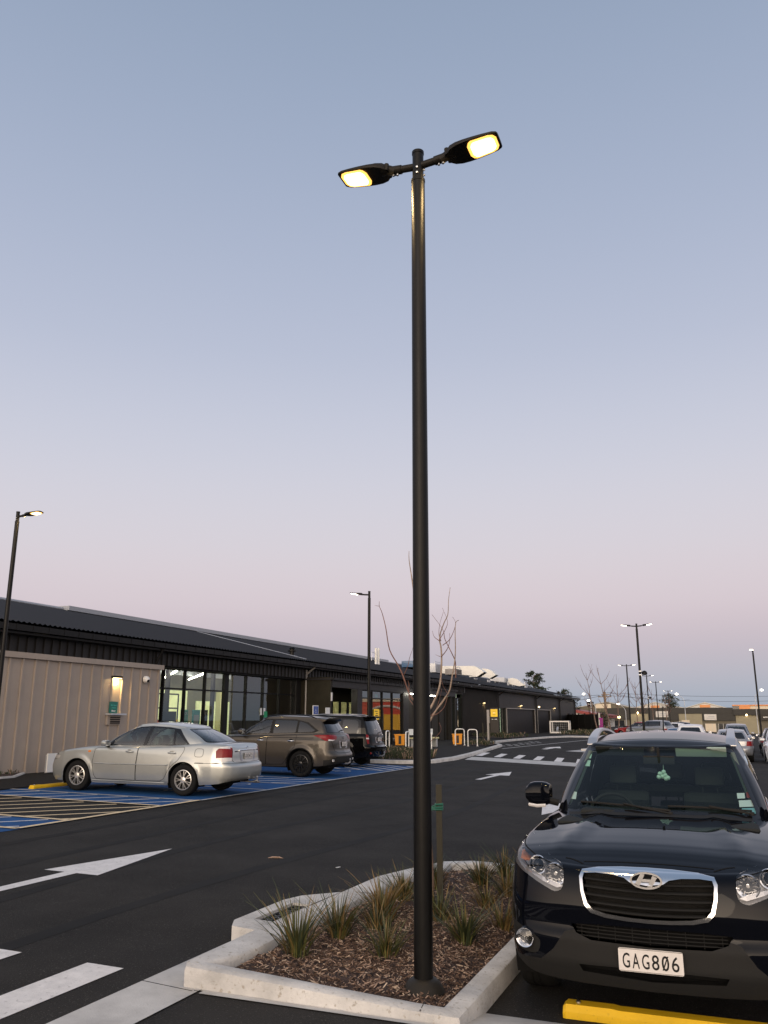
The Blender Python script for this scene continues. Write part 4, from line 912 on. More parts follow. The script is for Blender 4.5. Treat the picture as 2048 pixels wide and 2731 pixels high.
kerb('bed_edging', dens([(-17.35, 11), (-17.35, 17.2), (-18.3, 18.5)], .5), .1, .07, 'concrete_flat', side=1, kind='structure')
# bike hoops, bins, bench
def hoop(x, y, rot, lab, w=.72, h=.86):
    t = thing('bike_hoop', lab, 'bike rack', (x, y, zp(x, y) + .01), rot, 'white tubular bike hoops')
    bm = NB(); r = .13; a = [(-w/2, 0, 0), (-w/2, 0, h - r)] + [(-w/2 + r - r * math.cos(R(t_)), 0, h - r + r * math.sin(R(t_))) for t_ in (22, 45, 67, 90)] + [(w/2 - r + r * math.sin(R(t_)), 0, h - r + r * math.cos(R(t_))) for t_ in (0, 22, 45, 67)] + [(w/2, 0, h - r), (w/2, 0, 0)]
    tube(bm, a, .028, 8); obj('hoop', bm, 'white_metal', t, smooth=50)
    bm = NB()
    for s in (-1, 1): lathe(bm, [(.07, 0), (.07, .012), (.03, .014)], (s * w/2, 0, 0), seg=12)
    obj('foot_plate', bm, 'white_metal', t)
hoop(-14.45, 36.0, R(100), 'white bike hoop right behind the black car'); hoop(-13.2, 35.2, R(100), 'white bike hoop just left of the tall black pole'); hoop(-12.45, 36.1, R(118), 'white bike hoop just right of the tall black pole, before the bench')
hoop(-13.8, 45.0, R(25), 'white bike hoop in front of the orange bin', .5); hoop(-12.86, 44.25, R(25), 'white bike hoop standing alone right of the orange bin', .5)
def bin_(x, y, rot, lab):
    t = thing('planter_bin', lab, 'bin', (x, y, zp(x, y)), rot, 'orange square bins by the shop front'); bm = NB(); box(bm, (0, 0, .27), (.56, .48, .54), bev=.02)
    for v in bm.verts:
        k = .86 + .14 * v.co.z / .6; v.co.x *= k; v.co.y *= k
    obj('body', bm, 'orange_bin', t); bm = NB(); box(bm, (0, 0, .555), (.60, .53, .045), bev=.01); obj('rim', bm, 'orange_bin', t)
    bm = NB(); box(bm, (.02, -.23, .28), (.14, .03, .42)); obj('slot', bm, 'sign_ink', t)
bin_(-14.45, 46.6, R(20), 'orange square bin behind the white bike hoop'); bin_(-16.6, 43.2, R(10), 'orange square bin by the shop window behind the black car')
t = thing('bench', 'pale bench seen either side of the tall black pole', 'bench', (-14.6, 41.4, zp(-14.6, 41.4)), R(70)); 
bm = NB(); box(bm, (0, 0, .45), (1.9, .45, .06)); obj('seat', bm, 'int_wall', t); bm = NB(); box(bm, (0, .22, .75), (1.9, .05, .30)); obj('backrest', bm, 'sticker_white', t)
for s in (-.8, .8):
    bm = NB(); box(bm, (s, 0, .21), (.06, .4, .42)); obj('leg', bm, 'galv', t)
t = thing('sign_post', 'square grey post carrying a black board with a yellow plate by the kerb', 'sign', (-14.05, 52.0, zp(-14, 52)))
bm = NB(); box(bm, (0, 0, .98), (.15, .15, 1.96)); obj('post', bm, 'grey_post', t)
bm = NB(); box(bm, (.36, .12, 1.32), (.52, .08, 1.5)); obj('board', bm, 'sign_ink', t)
bm = NB(); box(bm, (.36, .07, 1.76), (.44, .02, .46), bev=.004); obj('plate', bm, 'sign_yellow', t)
bm = NB(); tb = text_bm('Direct to', .085, lambda u, v, w: (.36 + u, .056, 1.88 + v)); obj('lettering', tb, 'sign_ink', t); tb = text_bm('boot', .10, lambda u, v, w: (.36 + u, .056, 1.66 + v)); obj('lettering', tb, 'sign_ink', t); bm.free()
bm = NB(); box(bm, (.36, .055, 1.77), (.12, .006, .03)); box(bm, (.25, .056, 1.38), (.10, .006, .035)); box(bm, (.46, .056, 1.38), (.16, .006, .035)); obj('marking', bm, 'white_metal', t)
t = thing('accessible_parking_sign', 'blue wheelchair parking sign on a thin post above the brown SUV', 'sign', (-16.6, 32.9, zg(-16.6, 30)))
bm = NB(); tube(bm, [(0, 0, 0), (0, 0, 2.02)], .025, 8); obj('post', bm, 'galv', t)
bm = NB(); box(bm, (.03, 0, 1.86), (.02, .52, .40)); obj('plate_rim', bm, 'white_metal', t); bm = NB(); box(bm, (.045, 0, 1.86), (.012, .42, .33)); obj('plate', bm, 'sign_blue', t)
bm = NB()
for q in wheelchair(0, 0, .17):
    vs = [bm.verts.new((.0535, -y_ * 1.0, 1.84 - x_)) for x_, y_ in [( -p[0], p[1]) for p in q]]
    for v, p in zip(vs, q): v.co = (.0535, -p[1], 1.84 - p[0] * -1 * -1)
    bm.faces.new(vs)
obj('wheelchair_symbol', bm, 'white_metal', t)
t = thing('notice_sign', 'plain white notice on a thin post right of the blue wheelchair sign', 'sign', (-16.6, 34.1, zg(-16.6, 30)))
bm = NB(); tube(bm, [(0, 0, 0), (0, 0, 1.95)], .02, 8); obj('post', bm, 'galv', t); bm = NB(); box(bm, (.03, 0, 1.85), (.02, .42, .26)); obj('plate', bm, 'paper_white', t)
bm = NB(); box(bm, (0, 0, .30), (.05, .34, .50)); 
t = thing('sandwich_board', 'white board leaning low against the beige wall at the nose of the silver sedan', 'board', (-17.6, 18.72, zg(-17, 18) + .02)); obj('board', bm, 'paper_white', t)
bm = NB(); box(bm, (-.06, 0, .27), (.02, .32, .48)); obj('back_leg', bm, 'galv', t)
# cage with trolleys by the far wall
t = thing('mesh_cage', 'low white framed mesh cage standing by the far end of the black wall', 'cage', (-15.9, 86.5, zp(-15.9, 86.5) - .02), R(8))
bm = NB(); X, Y, Z = .9, 2.3, 1.12
for sx in (-1, 1):
    for sy_ in (-1, 1): box(bm, (sx * X, sy_ * Y, Z/2), (.1, .1, Z))
for z in (.05, Z):
    for s in (-1, 1): box(bm, (s * X, 0, z), (.1, 2 * Y, .1)); box(bm, (0, s * Y, z), (2 * X, .1, .1))
obj('frame', bm, 'white_metal', t); bm = NB()
for k in range(23): box(bm, (X, -Y + .2 * k, Z/2), (.012, .012, Z))
for k in range(9): box(bm, (-X + .2 * k, -Y, Z/2), (.012, .012, Z))
for k in range(6): box(bm, (X, 0, .18 * k + .1), (.012, 2 * Y, .012)); box(bm, (0, -Y, .18 * k + .1), (2 * X, .012, .012))
obj('mesh', bm, 'mesh_grey', t)
bm = NB(); tube(bm, [(-.3, -1.6, .2), (-.3, -1.2, .5), (-.3, -.6, .3), (-.3, 0, .3), (-.3, .4, .55), (-.3, 1.3, .5), (-.3, 1.6, .1)], .06, 6); obj('rail', bm, 'galv', t)
drape('traffic_island', [[(-8.3, 46.2), (-6.2, 45.9), (-5.2, 50.5), (-7.7, 51.0)]], 'worn_white_paint', .005)
kerb('island_kerb', dens([(-7.7, 47.6), (-6.2, 47.2), (-5.4, 50.2), (-7.4, 50.6)], .8, True), .25, .12, 'concrete', closed=True, side=1, kind='structure')
bm = NB(); vs = [bm.verts.new((x, y, zg(x, y) + .11)) for x, y in ((-7.5, 47.75), (-6.3, 47.4), (-5.6, 50.0), (-7.3, 50.4))]; bm.faces.new(vs); obj('island_top', bm, 'concrete_flat', kind='structure')
for i, (x, y) in enumerate(((-13.95, 33.2), (-13.5, 32.7), (-13.0, 46.9), (-12.75, 47.4))):
    bm = NB(); box(bm, (0, 0, .6), (.05, .05, 1.3)); o = obj('tree_stake', bm, 'wood_stake', label=('dark square stake in the garden bed, left of the pair before the shop window', 'dark square stake in the garden bed, right of the pair before the shop window', 'dark stake left of the yellow post sign, nearer the hoop', 'dark stake left of the yellow post sign, nearer the sign')[i], cat='stake', group='dark tree stakes in the garden beds'); o.location = (x, y, zp(x, y) - .05)
# ============================================================ background
def bg_(x, y): return zg(x, y)
def simple(name, lab, cat, parts, loc=(0,0,0), group=None):
    t = thing(name, lab, cat, loc, 0, group)
    for p in parts:
        bm = NB()
        for c0, c1 in p[1]: box(bm, [(a + b) / 2 for a, b in zip(c0, c1)], [abs(b - a) for a, b in zip(c0, c1)])
        obj(p[0], bm, p[2], t)
    return t
YF = 185.0
u = simple('industrial_units', 'long dark grey row of workshop units with pale roller doors across the far car park', 'building', [
    ('wall', [((-24.6, YF + .3, -2), (30, YF + 18, 3.4))], 'far_block'),
    ('parapet', [((-24.6, YF, 2.62), (0.8, YF + .5, 3.80)), ((-24.6, YF, 1.45), (-19.3, YF + .5, 2.60)), ((-15.6, YF, 1.22), (-9.7, YF + .5, 2.60)), ((-5.1, YF, 1.22), (1.1, YF + .5, 2.60))], 'far_dark'),
    ('parapet', [((.82, YF - .4, 2.32), (30, YF + .4, 3.5)), ((5.4, YF - .3, 1.3), (12, YF + .4, 2.3))], 'far_dark')])
for x0, x1, z1 in ((-19.2, -15.7, 2.6), (-9.65, -5.2, 2.58), (1.17, 5.3, 2.32), (12.5, 17, 2.3)):
    bm = NB(); box(bm, ((x0 + x1) / 2, YF + .2, (z1 - 2) / 2), (x1 - x0, .1, z1 + 2)); z = -1.8
    while z < z1: box(bm, ((x0 + x1) / 2, YF + .14, z), (x1 - x0, .04, .06)); z += .22
    obj('roller_door', bm, 'far_door', u)
for x0, x1, z0, z1, m in ((-23.9, -20.5, 0, 1.25, 'far_glass'), (-4.67, -2.69, -1.0, .64, 'far_cream'), (-14.5, -11.0, -.2, 1.0, 'far_glass'), (-2.2, .5, -1.0, .64, 'far_glass')):
    bm = NB(); box(bm, ((x0 + x1) / 2, YF + .28, (z0 + z1) / 2), (x1 - x0, .06, z1 - z0)); w = obj('window', bm, m, u)
    bm = NB()
    for k in range(4): box(bm, (x0 + (x1 - x0) * k / 3, YF + .22, (z0 + z1) / 2), (.07, .06, z1 - z0))
    obj('mullion', bm, 'far_white', w)
def flat_sign(x0, x1, z0, z1, lab, y=YF - .12):
    t = thing('signboard', lab, 'sign', ((x0 + x1) / 2, y, z0), 0, 'white signboards on the far units'); bm = NB(); box(bm, (0, 0, (z1 - z0) / 2), (x1 - x0, .12, z1 - z0), bev=.05); obj('board', bm, 'far_white', t)
    bm = NB(); box(bm, (.2, -.07, (z1 - z0) * .6), ((x1 - x0) * .5, .02, .10)); box(bm, (.1, -.07, (z1 - z0) * .35), ((x1 - x0) * .7, .02, .08)); obj('marking', bm, 'ridge_grey', t)
flat_sign(-14.14, -11.7, 1.9, 3.12, 'white signboard on the dark parapet left of the other one, behind the thin lamp posts'); flat_sign(-4.76, -2.42, 1.31, 2.5, 'white signboard with rounded corners above the lit window of the far units')
flat_sign(6.2, 8.4, 1.75, 2.0, 'narrow white sign at the right edge of the far units', YF - .5)
for i, (x, z, lab) in enumerate(((-17.75, 2.72, 'lit floodlight over the left pale roller door of the far units'), (3.2, 2.42, 'lit floodlight over the right pale roller door of the far units'), (-21.6, 1.9, 'small lit lamp on the dark front left of the roller doors'))):
    t = thing('floodlight', lab, 'wall lamp', (x, YF - .25, z), 0, 'lamps on the far units'); bm = NB(); lathe(bm, [(.0001, -.2), (.16, -.12), (.26, 0), (.26, .05)], seg=10, axis='y'); obj('lens', bm, 'warm_bulb', t, smooth=40)
def gable(x0, xp, x1, z0, zp_, y, dep, m, roofm, lab, vent=None):
    t = thing('gabled_shed', lab, 'building', (xp, y, -2)); bm = NB(); prism(bm, [(x0 - xp, 0), (x1 - xp, 0), (x1 - xp, z0 + 2), (0, zp_ + 2), (x0 - xp, z0 + 2)], lambda u, v, w: (u, w, v), dep); fixn(bm); obj('wall', bm, m, t)
    bm = NB()
    for a, b in (((x0 - xp - .3, z0 + 1.95), (0, zp_ + 2.05)), ((0, zp_ + 2.05), (x1 - xp + .3, z0 + 1.95))): prism(bm, [a, b, (b[0], b[1] + .18), (a[0], a[1] + .18)], lambda u, v, w: (u, w - .2, v), dep + .4)
    fixn(bm); obj('roof', bm, roofm, t)
    if vent: bm = NB(); box(bm, (vent[0] - xp, -.06, vent[1] + 2), (vent[2], .1, vent[3])); obj('panel', bm, 'far_orange' if vent[2] < 2.5 else 'far_cream', t)
gable(-21.5, -15.7, -8.0, 3.6, 5.15, 205, 20, 'far_white', 'far_white', 'cream gabled roof behind the left white signboard', (-15.7, 4.3, 1.9, .5))
gable(-10.0, -4.9, .4, 3.6, 5.05, 205, 20, 'far_white', 'far_white', 'cream gabled roof with an orange vent between the two signboards', (-4.9, 4.35, 2.2, .55))
gable(-36.5, -26.5, -19.0, 3.6, 5.3, 205, 20, 'far_block', 'far_roof', 'grey gabled roof with an orange lit panel behind the power pole', (-27.4, 4.5, 3.6, 1.0))
simple('far_building', 'low orange and dark building at the right beyond the far units', 'building', [('wall', [((.9, 204, -2), (4.2, 216, 4.35))], 'gloss_black'), ('roof', [((.8, 203.8, 4.36), (9.5, 216, 4.6)), ((2.2, 203.5, 3.6), (4.4, 204, 4.3))], 'far_orange'), ('side_wall', [((4.22, 204, -2), (12.0, 216, 4.3))], 'far_cream')])
t = thing('red_roof_building', 'white building with a red sloping roof beyond the black fence', 'building', (-28, 150, -.5)); bm = NB()
prism(bm, [(-8, 0), (8, 0), (8, 2.3), (-3, 4.15), (-8, 4.15)], lambda u, v, w: (u, w, v), 14); fixn(bm); obj('wall', bm, 'far_white', t)
bm = NB(); prism(bm, [(-8.4, 4.2), (-3, 4.2), (8.6, 2.25), (8.6, 2.75), (-3, 4.6), (-8.4, 4.6)], lambda u, v, w: (u, w - .3, v), 14.6); fixn(bm); obj('roof', bm, 'far_red', t)
bm = NB()
for k in range(5): box(bm, (-4.0 + k * .9, -.05, 1.9 - .1 * k), (.6, .05, .35))
obj('lettering', bm, 'far_orange', t)
# the red and yellow store across the car park, seen mirrored in the shop glass
t = thing('red_store_building', 'long red store with a white arch and yellow base, seen reflected in the shop windows', 'building', (60, 236, -2))
bm = NB(); box(bm, (0, 0, 4.6), (26, 8, 9.2)); obj('wall', bm, 'red_wall', t); bm = NB(); box(bm, (0, -4.1, 2.4), (25.8, .2, 4.8)); obj('base_wall', bm, 'store_yellow', t)
bm = NB(); tube(bm, [(-2 + 6 * math.cos(R(a)), -4.3, 4.4 + 2.8 * math.sin(R(a))) for a in range(0, 181, 15)], .35, 6); obj('arch', bm, 'far_white', t)
bm = NB(); box(bm, (0, -4.25, 8.9), (26, .3, .9)); obj('fascia', bm, 'far_cream', t)
# black fence
t = thing('black_fence', 'tall black board fence running on from the end of the supermarket', 'fence', (-17.9, 107.5, -.1))
A_ = Vector((-19.2, 109.6)); B_ = Vector((-13.6, 97.0)); d = (B_ - A_); ln = d.length; ang = math.atan2(d.y, d.x)
t.location = (A_.x, A_.y, -.15); t.rotation_euler = (0, 0, ang)
bm = NB(); box(bm, (ln / 2, 0, 1.15), (ln, .05, 2.3)); x = .15
while x < ln: box(bm, (x, .0, 1.15), (.03, .075, 2.29)); x += .3
obj('boards', bm, 'fence_black', t)
for k in range(6):
    bm = NB(); box(bm, (k * ln / 5, 0, 1.2), (.13, .16, 2.42)); obj('post', bm, 'fence_black', t)
t = thing('feather_banner', 'tall purple and white banner standing at the end of the black fence', 'banner', (-13.35, 96.2, -.15)); bm = NB(); box(bm, (0, 0, 1.2), (.16, .14, 2.4)); obj('post', bm, 'far_white', t)
bm = NB(); box(bm, (.16, -.08, 1.0), (.42, .05, 1.8)); obj('cloth', bm, 'banner_purple', t); bm = NB(); box(bm, (-.02, -.12, 1.4), (.10, .03, .6)); obj('marking', bm, 'far_white', t)
bm = NB(); box(bm, (0, 0, 0), (1.1, .2, .8)); t = thing('rooftop_sign', 'small black sign board on a post above the red roof', 'sign', (-21.95, 148.4, 4.05)); obj('board', bm, 'gloss_black', t)
bm = NB(); tube(bm, [(-.3, .05, -.4), (-.3, .05, -2.5)], .06, 5); tube(bm, [(.3, .05, -.4), (.3, .05, -2.5)], .06, 5); obj('post', bm, 'fence_black', t)
bm = text_bm('SIGN' if 0 else 'BURN', .34, lambda u, v, w: (u, -.105, v)); obj('lettering', bm, 'far_white', t)
# power pole and lines
t = thing('power_pole', 'brown timber power pole with crossarm beyond the bare trees', 'power pole', (-16.9, 128.9, -.8)); bm = NB(); lathe(bm, [(.22, 0), (.17, 6.3), (.0001, 6.32)], seg=10); obj('pole', bm, 'timber_pole', t)
bm = NB(); box(bm, (0, 0, 5.6), (1.9, .12, .12)); box(bm, (.1, 0, 5.95), (1.2, .12, .12)); obj('crossarm', bm, 'timber_pole', t)
for x in (-.85, -.3, .3, .85):
    bm = NB(); lathe(bm, [(.06, 0), (.07, .1), (.03, .2), (.0001, .21)], (x, 0, 5.66), seg=8); obj('insulator', bm, 'wire', t)
def wire_(a, b, sag, lab):
    a = Vector(a); b = Vector(b); pts = [a.lerp(b, i / 16) - Vector((0, 0, sag * 4 * (i / 16) * (1 - i / 16))) for i in range(17)]; bm = NB(); tube(bm, [p - a for p in pts], .022, 4); o = obj('power_line', bm, 'wire', label=lab, cat='cable', group='overhead power lines'); o.location = a
wire_((-17.7, 128.9, 5.05), (-36, 112, 4.7), .3, 'overhead line running left from the power pole behind the supermarket end'); wire_((-16.1, 128.9, 5.35), (-9, 230, 6.4), .7, 'upper overhead line running right from the power pole'); wire_((-16.1, 128.9, 4.95), (24, 190, 6.5), 1.2, 'lower overhead line running right from the power pole across the far units')
wire_((-16.6, 128.9, 5.4), (30, 175, 7.0), 1.0, 'highest overhead line running right from the power pole')
wire_((-17.2, 128.9, 5.0), (-20, 100, 3.2), .1, 'short line dropping from the power pole to the supermarket end')
# road lights beyond
for x, y, z, sx, lab in ((-6.29, 119.8, 4.92, 1, 'curved arm road light in the distance over the white van'), (-18.4, 118.6, 5.02, 1, 'road light beside the bare trees left of the power pole'), (4.2, 119.9, 5.33, -1, 'road light at the far right behind the white car'), (-17.8, 118.7, 4.14, 1, 'smallest road light above the black rooftop sign'), (-13.9, 119.2, 3.67, 1, 'low round light between the bare trees')):
    t = thing('road_light', lab, 'street lamp', (x + .9 * sx, y, -.9), 0, 'pale road lights in the distance'); bm = NB(); tube(bm, [(0, 0, 0), (0, 0, z - .1), (-.15 * sx, 0, z + .25), (-.75 * sx, 0, z + .8)], [.06, .045, .035, .03], 6); obj('pole', bm, 'galv', t)
    bm = NB(); lathe(bm, [(.0001, -.14), (.16, -.1), (.2, 0), (.12, .08), (.0001, .1)], (-.9 * sx, 0, z + .85), seg=10); obj('lamp_head', bm, 'far_lamp_lens', t, smooth=60)
# bare street trees
def bare_tree(x, y, top, lab, seed, lean=0.0):
    r_ = random.Random(seed); z = zg(x, y); t = thing('bare_tree', lab, 'tree', (x, y, z), 0, 'bare young trees in the distance'); H = top - z
    bm = NB(); tk = [Vector((lean * i / 8 + r_.uniform(-.05, .05), 0, H * i / 8)) for i in range(9)]; tube(bm, tk, [.075 * (1 - i / 8.5) + .008 for i in range(9)], 6); obj('trunk', bm, 'bark', t, smooth=60)
    for k in range(9):
        i = r_.choice((3, 4, 4, 5, 5, 6, 7)); a = r_.uniform(0, 6.28); l = H * r_.uniform(.16, .30); d_ = Vector((math.cos(a), math.sin(a) * .8, 0)); b0 = tk[i]
        bm = NB(); tube(bm, [b0, b0 + d_ * l * .45 + Vector((0, 0, l * .45)), b0 + d_ * l * .8 + Vector((0, 0, l * 1.1))], [.025, .017, .006], 5)
        for q in range(2): p = b0 + d_ * l * .45 + Vector((0, 0, l * .45)); a2 = a + r_.uniform(-1, 1); tube(bm, [p, p + Vector((math.cos(a2) * .25, math.sin(a2) * .25, .35)) * l], [.012, .005], 4)
        obj('branch', bm, 'twig', t)
for i, (x, y, z, le, lab) in enumerate(((-12.3, 87.1, 6.2, -.9, 'leftmost bare young tree in the distance, leaning left'), (-11.0, 87.3, 6.7, -1.0, 'tallest bare young tree, second from the left, leaning left'), (-11.1, 94.4, 6.4, .1, 'upright bare young tree just left of the leftmost far lamp post'), (-9.2, 94.6, 5.5, .1, 'bare young tree between the leftmost far lamp post and the tallest'), (-9.8, 109.6, 6.3, -.2, 'bare young tree right behind the tallest far lamp post'), (-9.5, 119.6, 5.5, 0, 'faint bare young tree beyond the second signboard post'), (-8.2, 126, 5.3, 0, 'farthest bare young tree left of the round dark tree'))): bare_tree(x, y, z, lab, 60 + i, le)
# leafy trees
def crown_tree(x, y, zb, h, cr_, lab, seed, n=2600, kind='cedar', leaf=.22):
    r_ = random.Random(seed); t = thing('evergreen_tree', lab, 'tree', (x, y, zb)); bm = NB(); tube(bm, [(0, 0, 0), (.1, 0, h * .5), (.25, 0, h * .93)], [.28, .16, .03], 8); obj('trunk', bm, 'bark', t)
    lb = []; bm = NB()
    for k in range(44):
        f = .32 + .66 * (k / 44); a = r_.uniform(0, 6.28)
        l = cr_ * ((1.15 - f) * 1.25 if kind == 'cedar' else math.sin(math.pi * min(1, (f - .18) / .88)) ) * r_.uniform(.55, 1.1); b0 = Vector((.1, 0, h * f)); d_ = Vector((math.cos(a), math.sin(a), 0)); p1 = b0 + d_ * l * .6 + Vector((0, 0, l * .18)); p2 = b0 + d_ * l + Vector((0, 0, l * r_.uniform(.05, .35)))
        tube(bm, [b0, p1, p2], [.06, .035, .01], 4, cap=False); lb.append((b0, p1, p2, l))
    obj('branches', bm, 'bark', t); bm = NB()
    for q in range(n):
        b0, p1, p2, l = r_.choice(lb); s = r_.uniform(.25, 1.05); p = b0.lerp(p1, s / .6) if s < .6 else p1.lerp(p2, (s - .6) / .4)
        p = p + Vector((r_.gauss(0, .20), r_.gauss(0, .20), r_.gauss(.05, .12))) * (1 if kind == 'cedar' else 1.6); u_ = Vector((r_.gauss(0, 1), r_.gauss(0, 1), r_.gauss(0, .5))).normalized(); v_ = u_.cross(Vector((r_.gauss(0, 1), r_.gauss(0, 1), 1)).normalized()).normalized(); sz = leaf * r_.uniform(.5, 1.3)
        f = bm.faces.new([bm.verts.new(p + w) for w in (-u_ * sz, v_ * sz * .35, u_ * sz, -v_ * sz * .35)])
    obj('crown', bm, 'foliage_dark', t)
crown_tree(-31.5, 147, -.3, 10.0, 5.2, 'dark wispy evergreen tree behind the far end of the supermarket roof', 11, 3400)
crown_tree(-26.8, 150, -.3, 6.9, 3.2, 'smaller dark tree right of the wispy evergreen, beyond the supermarket', 12, 1500)
crown_tree(-12.2, 199, -1.2, 8.2, 2.3, 'small round dark tree beyond the far units between the signboards', 13, 1500, 'round', .24)
crown_tree(-14.2, 104, -.4, 2.7, 1.1, 'dark bushy shrub at the foot of the power pole beside the purple banner', 14, 900, 'round', .12)
# ============================================================ cars
def off_poly(poly, d):
    n = len(poly); A = sum(poly[i][0] * poly[(i+1) % n][1] - poly[(i+1) % n][0] * poly[i][1] for i in range(n)); s = 1 if A > 0 else -1; out = []
    for i in range(n):
        a, b, c = Vector(poly[i-1]), Vector(poly[i]), Vector(poly[(i+1) % n]); d1 = (b - a).normalized(); d2 = (c - b).normalized(); n1 = Vector((d1.y, -d1.x)) * s; n2 = Vector((d2.y, -d2.x)) * s
        m = (n1 + n2); m = m.normalized() if m.length > .1 else n1; out.append(tuple(b + m * d / max(.5, m.dot(n1))))
    return out
def round_poly(poly, r, n=3):
    """round the corners of an outline"""
    out = []; N_ = len(poly)
    for i in range(N_):
        a, b, c = Vector(poly[i-1]), Vector(poly[i]), Vector(poly[(i+1) % N_]); ra = min(r, (a-b).length * .45, (c-b).length * .45); p = b + (a-b).normalized() * ra; q = b + (c-b).normalized() * ra
        for k in range(n + 1):
            t = k / n; out.append(tuple(p * (1-t)**2 + b * 2*t*(1-t) + q * t*t))
    return out
def cut_faces(bm, poly, axis, filt):
    """cut an outline (seen along an axis) into a shell; returns the faces inside it"""
    i0, i1 = (0, 2) if axis == 'y' else (1, 2); n = len(poly); us = [p[0] for p in poly]; vs = [p[1] for p in poly]
    bb = (min(us), max(us), min(vs), max(vs))
    def box_(f):
        a = [v.co[i0] for v in f.verts]; b = [v.co[i1] for v in f.verts]; return min(a), max(a), min(b), max(b)
    for k in range(n):
        a, b = poly[k], poly[(k+1) % n]; du, dv = b[0]-a[0], b[1]-a[1]
        if math.hypot(du, dv) < 1e-5: continue
        lo0, hi0, lo1, hi1 = min(a[0], b[0]) - .004, max(a[0], b[0]) + .004, min(a[1], b[1]) - .004, max(a[1], b[1]) + .004; fs = []
        for f in bm.faces:
            c = f.calc_center_median()
            if not (bb[0] - .4 < c[i0] < bb[1] + .4 and bb[2] - .4 < c[i1] < bb[3] + .4) or not filt(f): continue
            q = box_(f)
            if q[1] >= lo0 and q[0] <= hi0 and q[3] >= lo1 and q[2] <= hi1: fs.append(f)
        if not fs: continue
        g_ = set(fs)
        for f in fs: g_.update(f.edges); g_.update(f.verts)
        co = [0, 0, 0]; no = [0, 0, 0]; co[i0], co[i1] = a; no[i0], no[i1] = -dv, du
        bmesh.ops.bisect_plane(bm, geom=list(g_), plane_co=co, plane_no=no, dist=1e-5)
    out = []
    for f in bm.faces:
        c = f.calc_center_median()
        if bb[0] <= c[i0] <= bb[1] and bb[2] <= c[i1] <= bb[3] and filt(f) and inpoly(c[i0], c[i1], poly): out.append(f)
    return out
def take(bm, faces, off=0.0, keep=False):
    nb = NB(); mp = {}
    for f in faces:
        vs = []
        for v in f.verts:
            if v not in mp: mp[v] = nb.verts.new(v.co + v.normal * off)
            vs.append(mp[v])
        try: nb.faces.new(vs)
        except ValueError: pass
    if not keep: bmesh.ops.delete(bm, geom=faces, context='FACES')
    return nb
fside = lambda f: abs(f.normal.y) > .45
ffront = lambda f: f.normal.x > .12
frear = lambda f: f.normal.x < -.12
